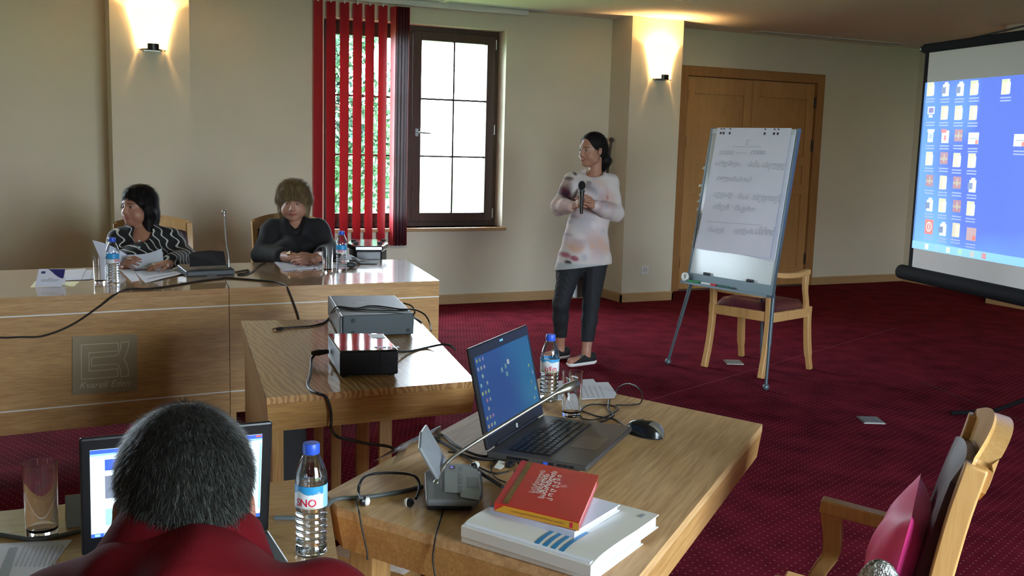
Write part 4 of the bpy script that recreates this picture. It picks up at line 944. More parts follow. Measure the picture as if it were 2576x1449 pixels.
# ---- conference microphone units
def tubes(pts, r, name, mat, parent=None, n=8, **k): return MB().tube(spline(pts, 8), r, n).build(name, mat, parent, smooth=True, **k)
mu = thing('conference_microphone', 'dark grey microphone unit with its black screen flipped up on the left desk', 'microphone', onz(530, 692, T), 0, 'conference microphone units')
f0, f1 = onz(470, 697, T), onz(591, 691, T); fx = unit(f1-f0); fx[2] = 0; fy = np.array([-fx[1], fx[0], 0]); wd = np.linalg.norm(f1-f0)
def mp3(x, y, z): return f0*np.array([1, 1, 0])+fx*x*wd+fy*y+np.array([0, 0, T+z])
MB().add([mp3(*q) for q in ((0, 0, 0), (1, 0, 0), (1, .17, 0), (0, .17, 0), (.0, .004, .030), (1, .004, .030), (1, .17, .050), (0, .17, .050))], [(0, 3, 2, 1), (4, 5, 6, 7), (0, 1, 5, 4), (1, 2, 6, 5), (2, 3, 7, 6), (3, 0, 4, 7)]).build('base', 'slate_grey', mu, bevel=.006)
for x in (.16, .84): MB().box((0, 0, 0), (.001, .001, .001)) and MB().add([mp3(x-.004, -.0006, .003), mp3(x+.004, -.0006, .003), mp3(x+.004, .0036, .029), mp3(x-.004, .0036, .029)], [(0, 1, 2, 3)]).build('seam_line', 'black_plastic', mu)
MB().add([mp3(*q) for q in ((.40, -.001, .0), (.62, -.001, .0), (.58, -.0005, .012), (.44, -.0005, .012))], [(0, 1, 2, 3)]).build('finger_notch', 'black_plastic', mu)
MB().slab([mp3(.12, .05, .044), mp3(.89, .05, .044), mp3(.885, .085, .118), mp3(.60, .087, .126), mp3(.30, .086, .122), mp3(.14, .084, .110)], (0, 1, .2), .010).build('flip_screen', 'black_plastic', mu, bevel=.004)
g0 = mp3(.945, .06, .035); g1 = at(563, 530, depth(g0)+.02)
MB().tube([g0, g0+np.array([0, 0, .05]), lerp(g0, g1, .4), lerp(g0, g1, .93)], [.009, .006, .0035, .0035], 10).build('gooseneck', 'steel', mu, smooth=True)
e0 = lerp(g0, g1, .9); MB().tube([e0, lerp(e0, g1, .4), lerp(e0, g1, .6), g1, g1+unit(g1-e0)*.006], [.006, .007, .011, .0115, .006], 12).build('microphone_head', 'steel', mu, smooth=True)
# cables over the front of the left desk
def front(u, v, off=.012): return onfront(u, v, off)
g2 = unit(hfR-hfM); nf2 = np.array([g2[1], -g2[0], 0])
def front2(u, v, off=.014): w_ = ray(u, v); return CP+w_*(((np.array([*hfM, 0])+nf2*off-CP)@nf2)/(w_@nf2))
ZT = T+.004
tag(tubes([onz(562, 700, ZT), onz(500, 707, ZT), onz(430, 719, ZT), onz(372, 726, ZT), onz(320, 727, ZT), front(290, 741, .010), front(245, 775), front(180, 818), front(110, 845), front(50, 848), front(0, 849), front(-60, 842)], .0042, 'cable', 'cable_black'), 'black cable sagging across the front of the logo desk', 'cable')
tag(tubes([onz(560, 699, ZT), onz(575, 699, ZT), onz(640, 704, ZT), onz(690, 709, ZT), onz(716, 716, ZT), front2(726, 730, .008), front2(741, 768), front2(752, 803), front2(757, 850)], .0042, 'cable', 'cable_black'), 'black cable running over the desk edge towards the projectors', 'cable')
tag(tubes([onz(592, 684, ZT), onz(622, 679, ZT), onz(625, 685, ZT), onz(598, 690, ZT), onz(620, 690, ZT), onz(640, 680, ZT), onz(652, 668, ZT), onz(668, 660, ZT)], .0036, 'cable', 'cable_black'), 'tangled black cable at the right end of the microphone unit', 'cable')

# ---- centre of the head desk
for i, (q, lb) in enumerate(((((690, 660), (760, 655), (800, 676), (712, 682)), 'white papers under the red eyeglasses'), (((770, 664), (850, 660), (878, 668), (800, 681)), 'white sheet between the eyeglasses and the tumbler'))):
    r = thing('paper_sheet', lb, 'paper', (*np.mean(quad(q, T), axis=0), T), 0, 'papers of the woman in black')
    for k in range(3 if i == 0 else 1): on_desk([np.array(p)+np.array([.004*k, -.005*k]) for p in quad(q, T)], T+.0008+.0014*k+.0002*i, .0011, 'sheet', 'paper_cool' if k == 2 else 'paper', r)
# eyeglasses
eg = thing('eyeglasses', 'red framed eyeglasses lying on the papers', 'eyeglasses', onz(765, 672, T+.005))
c1_, c2_ = onz(752, 666, T+.02), onz(776, 665, T+.02); gx = unit(c2_-c1_); gz = unit(np.array([0, -.5, 1.0]))
plain('frame_red', (.18, .02, .025), .3)
for c_ in (onz(752, 670, T+.007), onz(776, 669, T+.007)):
    ring = [c_+gx*.024*math.cos(t)+gz*(.017*math.sin(t)+.017) for t in np.linspace(0, 2*PI, 21)]
    MB().tube(ring, .0016, 6).build('rim', 'frame_red', eg, smooth=True); MB().add(ring[:-1], [tuple(range(20))]).build('lens', 'pane_glass', eg)
MB().tube(spline([onz(761, 668, T+.027), onz(764, 667, T+.030), onz(767, 668, T+.027)], 4), .0016, 6).build('bridge', 'frame_red', eg)
MB().tube([onz(743, 669, T+.022), onz(748, 678, T+.008), onz(762, 683, T+.0065)], .0018, 6).build('temple', 'frame_red', eg); MB().tube([onz(785, 667, T+.022), onz(792, 673, T+.012), onz(803, 679, T+.005)], .0018, 6).build('temple', 'frame_red', eg)
# crumpled paper, dark case and open phone
P = []; c_ = onz(884, 661, T)
rng = np.random.RandomState(2)
for i in range(9):
    P.append([c_+np.array([-.09+.20*i/8, -.03+.11*j/6, .004+.045*math.exp(-((i-3)/2.2)**2)*(1-abs(j/3-1)**2*.6)+.008*rng.rand()]) for j in range(7)])
tag(MB().sheet(P, .0008).build('crumpled_paper', 'paper', smooth=35), 'crumpled white paper behind the bottle on the right desk', 'paper')
q = onz(882, 673, T); ec = thing('glasses_case', 'dark slate eyeglass case leaning on the crumpled paper', 'case', q)
R3c = np.eye(3); MB().sphere(q+np.array([0, -.01, .018]), .018, 18, 10, (2.0, 1.25, 1)).build('case_body', 'slate_grey', ec, smooth=True)
MB().tube([q+np.array([-.037, -.01, .019]), q+np.array([0, -.0335, .019]), q+np.array([.037, -.01, .019])], .0014, 6).build('case_seam', 'black_plastic', ec)
q = onz(922, 664, T); ph = thing('flip_phone', 'black flip phone lying half open near the desk edge', 'phone', q)
px_ = unit((.97, -.2, 0)); py_ = unit((.2, .97, 0))
MB().obox(q+px_*.012+np.array([0, 0, .005]), (px_, py_, (0, 0, 1)), (.05, .025, .005)).build('phone_body', 'black_plastic', ph, bevel=.003)
MB().obox(q-px_*.055+np.array([0, 0, .022]), (unit(px_*-.7+np.array([0, 0, .7])), py_, unit(px_*.7+np.array([0, 0, .7]))), (.026, .025, .004)).build('phone_lid', 'black_plastic', ph, bevel=.003)
q = onz(910, 656, T); tag(MB().obox(q+np.array([0, .0, .002]), (px_, py_, (0, 0, 1)), (.04, .012, .002)).build('notepad', 'light_grey'), 'thin grey notepad behind the flip phone', 'notepad')

# ---- loudspeaker standing behind the desk
sz = .835; sA = [onz(u, v, sz) for u, v in ((874, 612), (893, 619), (963, 619), (977, 611), (968, 605), (886, 606))]
sc_ = sum(sA)/6; spk = thing('loudspeaker', 'black loudspeaker cabinet with rubber feet on top standing behind the desk', 'loudspeaker', (sc_[0], sc_[1], 0))
pol = [tuple(p[:2]) for p in sA]; cen = np.mean(np.array(pol), axis=0); 
dp_ = np.array([.0, .26]); pol = [pol[0], pol[1], pol[2], pol[3], tuple(np.array(pol[4])+np.array([-.02, .10])), tuple(np.array(pol[5])+np.array([.02, .10]))]
MB().prism(pol, sz-.03, sz).build('top_plate', plain('gloss_black', (.02, .02, .022), .12, coat=.5), spk, bevel=.006)
MB().prism(inset(pol, .012), 0, sz-.03).build('cabinet', 'black_plastic', spk, bevel=.01)
for u, v in ((889, 607), (896, 613), (955, 613), (965, 606)):
    q = onz(u, v, sz); MB().lathe([(.016, 0), (.016, .008), (.012, .012), (.001, .012)], 14, q).build('rubber_foot', 'rubber', spk, smooth=40)
for u, v in ((922, 609), (919, 613)): q = onz(u, v, sz); MB().box(q-np.array([.014, .004, 0]), q+np.array([.014, .004, .0015])).build('slot', 'rubber', spk)

# ---- grey computer box on the projector desk
def cpx(x, y): return (600+x/3.45, 700+y/3.45)
zg = T+.088
gq = [onz(*cpx(*p), zg)[:2] for p in ((800, 150), (1355, 147), (1520, 303), (905, 325))]
pc = thing('computer_box', 'grey metal desktop computer lying flat behind the black projector', 'computer', (*np.mean(gq, axis=0), T))
MB().prism([tuple(p) for p in gq], T+.006, zg).build('case', plain('pc_grey', (.05, .062, .068), .5, spec=.3), pc, bevel=.004)
gl = [np.array(p) for p in gq]; fdir = unit(gl[2]-gl[3]); ldir = unit(gl[3]-gl[0]); nF = np.array([-fdir[1], fdir[0]]); nF = nF if nF@(gl[3]-gl[0]) > 0 else -nF
MB().prism([tuple(gl[0]-fdir*.012), tuple(gl[0]), tuple(gl[3]), tuple(gl[3]-fdir*.012)], T+.006, zg-.002).build('front_bezel', 'black_plastic', pc, bevel=.003)
def pcf(t, z, o=.001): return np.array([*(lerp(gl[3], gl[2], t)+nF*o), z])
for t, z in ((.14, T+.068), (.14, T+.02), (.92, T+.022)):
    m_ = MB().add([pcf(t, z, .0015)+np.array([*(fdir*.009*math.cos(a)), .009*math.sin(a)]) for a in np.linspace(0, 2*PI, 17)[:-1]], [tuple(range(16))]); m_.build('rubber_foot', 'rubber', pc)
for p in gl: q = p+unit(np.mean(gq, axis=0)-p)*.03; MB().lathe([(.01, 0), (.01, .007)], 12, (*q, T)).build('case_foot', 'rubber', pc)
lo = np.array([*onz(*cpx(1055, 212), zg)[:2], zg+.0006])
rg = MB(); 
for k in range(20):
    a0, a1 = 2*PI*k/20, 2*PI*(k+1)/20; X_, Y_2 = np.array([*fdir, 0]), np.array([*-ldir, 0])
    rg.add([lo+X_*.02*q_*math.cos(t_)+Y_2*.02*q_*math.sin(t_) for q_, t_ in ((1, a0), (1, a1), (.86, a1), (.86, a0))], [(0, 1, 2, 3)])
rg.build('logo_ring', 'mid_grey', pc); mapped(text_mb('hp', .026, shear=.25), lambda x, y, z: lo+X_*x+Y_2*y).build('logo_letters', 'mid_grey', pc)
# ---- black glossy projector
zp = T+.088
pq = [onz(*cpx(*p), zp)[:2] for p in ((775, 480), (1255, 478), (1385, 617), (880, 630))]
pj = thing('projector', 'glossy black projector throwing a picture on the screen', 'projector', (*np.mean(pq, axis=0), T))
pg = [np.array(p) for p in pq]; MB().prism([tuple(p) for p in pq], T+.008, zp-.006).build('housing', plain('projector_black', (.007, .007, .009), .5, spec=.25), pj, bevel=.003); MB().prism([tuple(p) for p in pq], zp-.006, zp).build('top_panel', plain('piano_black', (.006, .005, .008), .06, coat=1.0), pj, bevel=.003)
pfd = unit(pg[2]-pg[3]); pnF = np.array([-pfd[1], pfd[0]]); pnF = pnF if pnF@(pg[3]-pg[0]) > 0 else -pnF
def pjf(t, z, o): return np.array([*(lerp(pg[3], pg[2], t)+pnF*o), z])
for k in range(11):
    z = T+.016+.0062*k; MB().add([pjf(.70, z, .0005), pjf(1.0, z, .0005), pjf(1.0, z, .004), pjf(.70, z, .004), pjf(.70, z+.0034, .0005), pjf(1.0, z+.0034, .0005), pjf(1.0, z+.0034, .004), pjf(.70, z+.0034, .004)], [(3, 2, 1, 0), (4, 5, 6, 7), (0, 1, 5, 4), (1, 2, 6, 5), (2, 3, 7, 6), (3, 0, 4, 7)]).build('vent_fin', 'black_plastic', pj)
for p in pg: q = p+unit(np.mean(pq, axis=0)-p)*.03; MB().lathe([(.01, 0), (.012, .009)], 12, (*q, T)).build('projector_foot', 'rubber', pj)
def ptop(x, y): q = onz(*cpx(x, y), zp); return np.array([q[0], q[1], zp])
MB().slab([ptop(1125, 487), ptop(1245, 487), ptop(1280, 520), ptop(1160, 522)], (0, 0, 1), .0012).build('focus_window', 'dark_grey', pj)
for k in range(6): x = 1175+k*38; MB().slab([ptop(x, 595), ptop(x+26, 594), ptop(x+32, 606), ptop(x+5, 607)], (0, 0, 1), .0015).build('button', 'dark_grey', pj)
lc = np.array([*lerp(pg[1], pg[2], .30), T+.045]); ld_ = unit(np.array([*(pg[1]-pg[0]), 0])); R3l = np.array([ld_, np.cross([0, 0, 1], ld_), [0, 0, 1]]).T
MB().tube([lc-ld_*.004, lc+ld_*.012], .028, 20).build('lens_ring', 'black_plastic', pj, smooth=40); MB().sphere(lc+ld_*.008, .022, 14, 8, (.4, 1, 1), R3l).build('lens', 'piano_black', pj, smooth=True)
ic_ = onz(*cpx(900, 800), T); 
# cables around the projectors
def pd(x, y, z=ZT): return onz(*cpx(x, y), z)
plg = MB().tube([pd(640, 650, T+.03), pd(690, 645, T+.034), pd(780, 635, T+.04)], [.008, .011, .007], 8)
cb_ = thing('power_cable', 'black power cable plugged into the projector and falling off the desk', 'cable', pd(620, 800))
plg.build('plug', 'cable_black', cb_, smooth=True)
mfront = np.array([*mfl, 0]); mfn = unit(np.array([(mfr-mfl)[1], -(mfr-mfl)[0], 0]))
def onapr(u, v, o=.012): w_ = ray(u, v); return CP+w_*(((mfront+mfn*o-CP)@mfn)/(w_@mfn))
tubes([pd(665, 660, T+.028), pd(635, 700, T+.012), pd(632, 760), pd(618, 850), pd(600, 915), pd(625, 965), pd(690, 1000), onapr(*cpx(745, 1018), .006), onapr(*cpx(775, 1060)), onapr(*cpx(800, 1150)), onapr(*cpx(805, 1250)), onapr(833, 1078, .03), at(848, 1098, 2.95), at(880, 1107, 3.0), at(930, 1117, 3.0), at(990, 1129, 3.0), at(1010, 1180, 2.95)], .0045, 'cord', 'cable_black', cb_)
tag(tubes([pd(790, 340), pd(740, 385), pd(640, 412), pd(520, 422), pd(380, 432)], .0036, 'cable', 'cable_black'), 'thin black cord with a silver plug on the projector desk', 'cable')
us = thing('usb_plug', 'silver plug end of the thin black cord', 'plug', pd(330, 438)); a, b_ = pd(380, 434, T+.006), pd(328, 440, T+.006)
MB().tube([a, b_], .006, 8).build('grip', 'black_plastic', us); MB().tube([b_, b_+unit(b_-a)*.018], .0045, 4).build('metal_tip', 'chrome', us)
zc2 = zg+.004
tag(tubes([pd(800, 300, T+.05), pd(830, 262, T+.09), pd(870, 245, zc2), pd(1020, 262, zc2), pd(1130, 240, zc2), pd(1250, 246, zc2), pd(1400, 268, zc2), pd(1500, 270, zc2), pd(1555, 280, T+.07), pd(1620, 320, T+.03), pd(1660, 390, ZT), pd(1672, 455, ZT)], .0034, 'cable', 'cable_black'), 'black cable lying across the grey computer box', 'cable')
tag(tubes([pd(870, 248, zc2+.003), pd(960, 268, zc2), pd(1100, 274, zc2), pd(1350, 282, zc2), pd(1470, 276, zc2+.005)], .003, 'cable', 'cable_black'), 'second thin cable on top of the grey computer box', 'cable')
tag(tubes([pd(1430, 215, T+.06), pd(1500, 240, T+.05), pd(1530, 290, T+.03), pd(1520, 330, ZT), pd(1590, 380, ZT)], .0034, 'cable', 'cable_black'), 'black cable hanging behind the grey computer box', 'cable')
tag(tubes([pd(1385, 637, T+.02), pd(1500, 632, ZT), pd(1640, 600, ZT), pd(1770, 575, T+.02), pd(1840, 585, T+.02), pd(1886, 622, ZT)], .0042, 'cable', 'cable_black'), 'black video cable leaving the projector towards the desk edge', 'cable')

# ---- the open laptop
lz = T+.022
hl, fl_, fr_, hr = [onz(u, v, lz) for u, v in ((1245, 1133), (1442, 1187), (1580, 1080), (1390, 1028))]
# make it a true rectangle
ex = unit((hr-hl)+(fr_-fl_)); ex[2] = 0; ey = np.array([ex[1], -ex[0], 0]); ey = ey if ey@(fl_-hl) > 0 else -ey
LW, LDp = .378, .252; c0 = (hl+fl_+fr_+hr)/4; O = c0-ex*LW/2-ey*LDp/2
lt = thing('laptop', 'open black laptop with a blue desktop on its screen', 'laptop', (c0[0], c0[1], T))
def lp_(x, y, z=0.0): return O+ex*x+ey*y+np.array([0, 0, z])
MB().add([lp_(0, 0, -.018), lp_(LW, 0, -.018), lp_(LW, LDp, -.014), lp_(0, LDp, -.014), lp_(0, 0), lp_(LW, 0), lp_(LW, LDp), lp_(0, LDp)], [(0, 3, 2, 1), (4, 5, 6, 7), (0, 1, 5, 4), (1, 2, 6, 5), (2, 3, 7, 6), (3, 0, 4, 7)][::1]).build('base', plain('laptop_body', (.055, .050, .048), .42), lt, bevel=.004)
for x, y in ((.03, .03), (LW-.03, .03), (.03, LDp-.03), (LW-.03, LDp-.03)): MB().lathe([(.008, -.022), (.008, -.014)], 10, lp_(x, y)).build('rubber_foot', 'rubber', lt)
kb = MB().slab([lp_(.03, .045, .0004), lp_(LW-.03, .045, .0004), lp_(LW-.03, .150, .0004), lp_(.03, .150, .0004)], (0, 0, 1), .0006).build('keyboard', 'black_plastic', lt)
ky = MB(); 
for r_ in range(6):
    n_ = 15 if r_ < 5 else 11; y = .0475+.0172*r_; x = .033; wtot = LW-.066
    for k in range(n_):
        w1 = wtot/n_ if r_ < 5 else (wtot/15*(5 if k == 3 else 1))
        ky.obox(lp_(x+w1/2, y+.0075, .0022), (ex, ey, (0, 0, 1)), (w1/2-.0015, .0065, .0012)); x += w1
k_ = ky.build('keys', plain('key_black', (.012, .012, .013), .38), kb); k_['kind'] = 'stuff'
MB().slab([lp_(.125, .165, .0002), lp_(.235, .165, .0002), lp_(.235, .232, .0002), lp_(.125, .232, .0002)], (0, 0, 1), .0006).build('touchpad', plain('pad_grey', (.075, .07, .068), .35), lt)
for k in range(14): MB().obox(lp_(-.0006, .055+.004*k, -.008), (ex, ey, (0, 0, 1)), (.0006, .001, .004)).build('vent_slot', 'black_plastic', lt)
for k, y in enumerate((.15, .165, .185, .20, .215)): MB().obox(lp_(-.0006, y, -.008), (ex, ey, (0, 0, 1)), (.0008, .0055, .0028)).build('port', 'blue_cap' if k == 0 else 'black_plastic', lt)
# lid: leans back so that its upper left corner falls where the photo has it
h0 = lp_(0, .004, .002); tl_ = None
for d in np.arange(1.6, 3.4, .002):
    q = at(1186, 913, d); e_ = abs(np.linalg.norm(q-h0)-.248)+abs((q-h0)@ex)*2
    if tl_ is None or e_ < tl_[0]: tl_ = (e_, q)
lu = tl_[1]-h0; lu = lu-ex*(lu@ex); lu = unit(lu); ln_ = np.cross(ex, lu); ln_ = ln_ if ln_@ey > 0 else -ln_
LHt = .248
def ls(x, y, o=0.0): return h0+ex*x+lu*y+ln_*o
lid = MB().slab([ls(0, 0), ls(LW, 0), ls(LW, LHt), ls(0, LHt)], -ln_, .009).build('lid', 'black_plastic', lt, bevel=.004)
MB().tube([lp_(.05, .002, .004), lp_(LW-.05, .002, .004)], .0055, 10).build('hinge', 'black_plastic', lt, smooth=True)
m, N, L, b = nmat('laptop_desktop')
tc = N.new('ShaderNodeTexCoord'); nz = N.new('ShaderNodeTexNoise'); nz.inputs['Scale'].default_value = 3.5; nz.inputs['Detail'].default_value = 1; L.new(tc.outputs['Object'], nz.inputs['Vector'])
rp = N.new('ShaderNodeValToRGB'); rp.color_ramp.elements[0].color = (.012, .075, .30, 1); rp.color_ramp.elements[1].color = (.010, .165, .36, 1); rp.color_ramp.elements[0].position = .38; rp.color_ramp.elements[1].position = .62
L.new(nz.outputs['Fac'], rp.inputs['Fac']); L.new(rp.outputs['Color'], b.inputs['Emission Color']); b.inputs['Emission Strength'].default_value = .36; b.inputs['Base Color'].default_value = (.01, .01, .01, 1); b.inputs['Roughness'].default_value = .35
dsp = MB().slab([ls(.016, .030, .0004), ls(LW-.016, .030, .0004), ls(LW-.016, .222, .0004), ls(.016, .222, .0004)], ln_, .0006).build('display', 'laptop_desktop', lid)
rng = np.random.RandomState(9)
emis('icon_dim', (1, 1, 1), .5, vcol=True)
def licon(x, y, c_, s=.0042): MB().color(c_).add([ls(x-s, y-s, .0016), ls(x+s, y-s, .0016), ls(x+s, y+s, .0016), ls(x-s, y+s, .0016)], [(0, 1, 2, 3)]).build('desktop_icon', 'icon_dim', dsp)
for k in range(9):
    for q in range(3):
        if rng.rand() < .72: licon(.026+.018*q, .212-.020*k, tuple(.10+.30*rng.rand(3)*np.array([.7, .9, 1])))
    if rng.rand() < .6: licon(LW-.028-.018*(k % 2), .210-.022*k, tuple(.10+.25*rng.rand(3)*np.array([.7, .9, 1])))
for x, y, c_ in ((.16, .165, (.12, .22, .26)), (.185, .170, (.10, .2, .24)), (.205, .178, (.4, .42, .42)), (.185, .150, (.1, .22, .25))): licon(x, y, c_, .006)
lc = ls(LW/2, .0155, .0006)
MB().add([lc+ex*.006*math.cos(a)+lu*.006*math.sin(a) for a in np.linspace(0, 2*PI, 21)[:-1]], [tuple(range(20))]).build('logo_disc', 'light_grey', lid)
mapped(text_mb('hp', .008, shear=.25), lambda x, y, z: lc+ln_*.0003+ex*x+lu*y).build('logo_letters', 'black_plastic', lid)
MB().add([ls(LW/2-.01, .234, .0006), ls(LW/2+.012, .234, .0006), ls(LW/2+.012, .239, .0006), ls(LW/2-.01, .239, .0006)], [(0, 1, 2, 3)]).build('camera_badge', plain('badge_blue', (.2, .45, .6), .4), lid)

# ---- mouse with its cord
mc = onz(1622, 1094, T); mx_ = unit(onz(1662, 1103, T)-onz(1580, 1080, T)); my_ = np.array([-mx_[1], mx_[0], 0]); mo = thing('computer_mouse', 'black and silver computer mouse beside the laptop', 'mouse', mc)
def mouse_pt(a, b_): # a along, b across
    w1 = .032*(1-.28*a*a)**.5*(1-.06*a); return None
P = []; 
for i in range(15):
    t = i/14*2-1; row = []
    for j in range(15):
        s = (j/14*2-1); hw = .032*math.sqrt(max(0, 1-abs(t)**3.2))+.0005; h = .037*math.sqrt(max(0, 1-abs(t)**2.6))*(1+.10*t)*(max(0, 1-abs(s)**2.4))**.5
        row.append(mc+mx_*t*.058+my_*s*hw+np.array([0, 0, .004+h]))
    P.append(row)
P2_ = np.array(P)
MB().grid([list(r) for r in P2_[:, 4:11]]).build('top_shell', plain('mouse_black', (.012, .012, .012), .22), mo, smooth=True)
MB().grid([list(r) for r in P2_[:, :5]]).build('side_shell', 'mouse_black', mo, smooth=True); MB().grid([list(r) for r in P2_[:, 10:]]).build('side_shell', plain('mouse_silver', (.45, .45, .45), .25, metal=.8), mo, smooth=True)
MB().grid([list(r+np.array([0, 0, .0006])) for r in P2_[10:, 3:12]]).build('rear_shell', 'mouse_silver', mo, smooth=True)
bs_ = MB(); bs_.add([mc+mx_*.056*math.cos(a)+my_*.031*math.sin(a)+np.array([0, 0, z_]) for z_ in (0, .0045) for a in np.linspace(0, 2*PI, 25)[:-1]], [tuple(range(23, -1, -1)), tuple(range(24, 48))]+[(i, (i+1) % 24, 24+(i+1) % 24, 24+i) for i in range(24)]).build('sole', 'rubber', mo)
def q8(x, y, z=ZT-.001): return onz(1150+x/3.916, 830+y/3.916, z)
tag(tubes([q8(1660, 955, T+.012), q8(1600, 905), q8(1520, 872), q8(1380, 850), q8(1230, 800), q8(1160, 806), q8(1110, 835)], .0022, 'cable', 'cable_black'), 'thin mouse cord behind the laptop', 'cable')
tag(tubes([q8(1500, 690), q8(1490, 780), q8(1540, 840), q8(1480, 880), q8(1420, 905)], .0030, 'cable', 'cable_black'), 'black plug cord by the white sheets at the desk edge', 'cable')
tag(tubes([q8(1210, 830), q8(1240, 770), q8(1330, 735), q8(1480, 740), q8(1570, 760), q8(1580, 790), q8(1480, 850), q8(1350, 885), q8(1240, 875), q8(1210, 840)], .0022, 'cable', 'cable_black'), 'looped black cord between tumbler and mouse', 'cable')
tag(tubes([q8(1560, 740), q8(1700, 742), q8(1790, 728), q8(1820, 690, T+.03), q8(1818, 620, T+.07), q8(1770, 560, T+.08), q8(1680, 530, T+.06), q8(1600, 560, T+.02), q8(1560, 610)], .0022, 'cable', 'cable_black'), 'stiff cord arching up at the far desk edge', 'cable')
for i, (q, lb) in enumerate(((((1388, 960), (1492, 954), (1500, 964), (1500, 1004), (1390, 1008)), 'blank white sheet under the printed one at the far desk edge'), (((1392, 966), (1530, 963), (1551, 992), (1545, 1003), (1395, 1007)), 'printed white sheet at the far desk edge'))):
    r = thing('paper_sheet', lb, 'paper', (*np.mean(quad(q, T), axis=0), T), 0, 'papers behind the laptop'); on_desk(quad(q, T), T+.0006+.001*i, .0008, 'sheet', 'paper', r)
    if i:
        for k in range(9): a = onz(1402+k*13, 970+0*k, T+.0026); b2 = onz(1412+k*13.5, 1000, T+.0026); MB().slab([a, a+unit((.9, .43, 0))*.004, b2+unit((.9, .43, 0))*.004, b2], (0, 0, 1), .0002).build('text_line', 'ink_faint', r)

# ---- microphone unit by the books
def r1(x, y, z=T): return onz(820+x/3.378, 1020+y/3.378, z)
mq = thing('conference_microphone', 'grey microphone unit with flipped-up screen and long gooseneck by the books', 'microphone', r1(1060, 860), 0, 'conference microphone units')
zt2 = T+.035; zt3 = T+.052
lowp = [r1(*p)[:2] for p in ((845, 900), (1240, 905), (1335, 800), (1325, 640), (1000, 560), (835, 640))]
MB().prism([tuple(p) for p in lowp], T, T+.022, [tuple(p) for p in inset([tuple(p) for p in lowp], .004)]).build('base', 'dark_grey', mq, bevel=.005)
tp3 = [r1(x, y, zt2+.02*(800-y)/300) for x, y in ((850, 800), (1290, 805), (1332, 720), (1300, 560), (1230, 495), (1000, 480), (840, 560))]
bt3 = [np.array([*p[:2], T+.02]) for p in tp3]; n_ = len(tp3)
MB().add(bt3+tp3, [tuple(range(n_-1, -1, -1)), tuple(range(n_, 2*n_))]+[(i, (i+1) % n_, n_+(i+1) % n_, n_+i) for i in range(n_)]).build('upper_shell', plain('unit_grey', (.14, .145, .15), .45), mq, bevel=.005)
def ut(x, y, o=.0015): return r1(x, y, zt2+.02*(800-y)/300+o)
def padq(x, y, w1, h1, name, mat): MB().slab([ut(x-w1, y-h1), ut(x+w1, y-h1), ut(x+w1, y+h1), ut(x-w1, y+h1)], (0, 0, 1), .0016).build(name, mat, mq, bevel=.0006)
MB().slab([ut(1005, 735), ut(1140, 745), ut(1142, 780), ut(1300, 806), ut(1325, 700), ut(1285, 545), ut(1150, 500), ut(1010, 495)], (0, 0, 1), .001).build('key_panel', 'mid_grey', mq)
padq(1250, 655, 48, 40, 'talk_button', 'unit_grey')
for y, w1 in ((543, 17), (600, 16), (632, 16), (665, 16), (700, 16), (735, 18)): padq(1140, y, w1, 14 if y == 543 else 11, 'button', 'unit_grey')
padq(1072, 531, 26, 12, 'indicator', 'dark_grey'); padq(1068, 531, 12, 6, 'indicator_light', emis('led_blue', (.1, .1, .9), 1.2))
# screen flap
fb0, fb1 = r1(930, 640, zt3), r1(1000, 470, zt3+.01); ft0 = at(820+778/3.378, 1020+370/3.378, depth(fb0)-.02); ft1 = at(820+830/3.378, 1020+170/3.378, depth(fb1)+.01); ft2 = at(820+790/3.378, 1020+230/3.378, depth(fb1)-.06)
MB().slab([fb0, fb1, ft1, ft2, ft0], unit(np.cross(fb1-fb0, ft0-fb0)), .008).build('flip_screen', plain('flap_grey', (.20, .21, .22), .4), mq, bevel=.003)
gn0 = r1(930, 720, T+.03); gd = depth(gn0)
gpts = [gn0, at(820+945/3.378, 1020+640/3.378, gd+.01), at(820+985/3.378, 1020+545/3.378, gd+.03), at(820+1060/3.378, 1020+455/3.378, gd+.05), at(820+1180/3.378, 1020+370/3.378, gd+.08), at(1230, 1091, gd+.12), at(1330, 1030, gd+.18), at(1400, 988, gd+.22)]
G = spline(gpts, 8); MB().tube(G, [.0075 if i < 8 else .0055 if i < 20 else .0042 for i in range(len(G))], 10).build('gooseneck', 'steel', mq, smooth=True)
h0_, h1_ = G[-1], at(1453, 965, gd+.27); hd_ = h1_-h0_
MB().tube([h0_-hd_*.02, h0_+hd_*.10, h0_+hd_*.35, h0_+hd_*.42, h0_+hd_*.95, h0_+hd_*1.0], [.0045, .007, .0085, .0115, .0115, .007], 14).build('microphone_head', 'steel', mq, smooth=True)
# acrylic sign holder
ac0, ac1 = r1(560, 505), r1(880, 360); acd = unit(ac1-ac0); sh_ = thing('sign_holder', 'clear acrylic name holder behind the microphone unit', 'sign holder', (ac0+ac1)/2)
tpA, tpB = at(820+640/3.378, 1020+330/3.378, depth(ac0)-.01), at(820+978/3.378, 1020+172/3.378, depth(ac1)+.03)
MB().slab([ac0, ac1+acd*.05, tpB, tpA], np.cross(ac1-ac0, tpA-ac0), .0025).build('front_pane', 'acrylic', sh_)
nb_ = unit(np.cross([0, 0, 1], acd)); bA, bB = ac0+nb_*.05, ac1+acd*.05+nb_*.05
MB().slab([bA, bB, tpB, tpA], nb_, .002).build('rear_pane', 'acrylic', sh_)
MB().slab([lerp(tpA, bA, .06)+acd*.04, lerp(tpB, bB, .06), lerp(tpB, bB, .7), lerp(tpA, bA, .7)+acd*.05], -nb_, .0008).build('card', 'paper_cool', sh_)
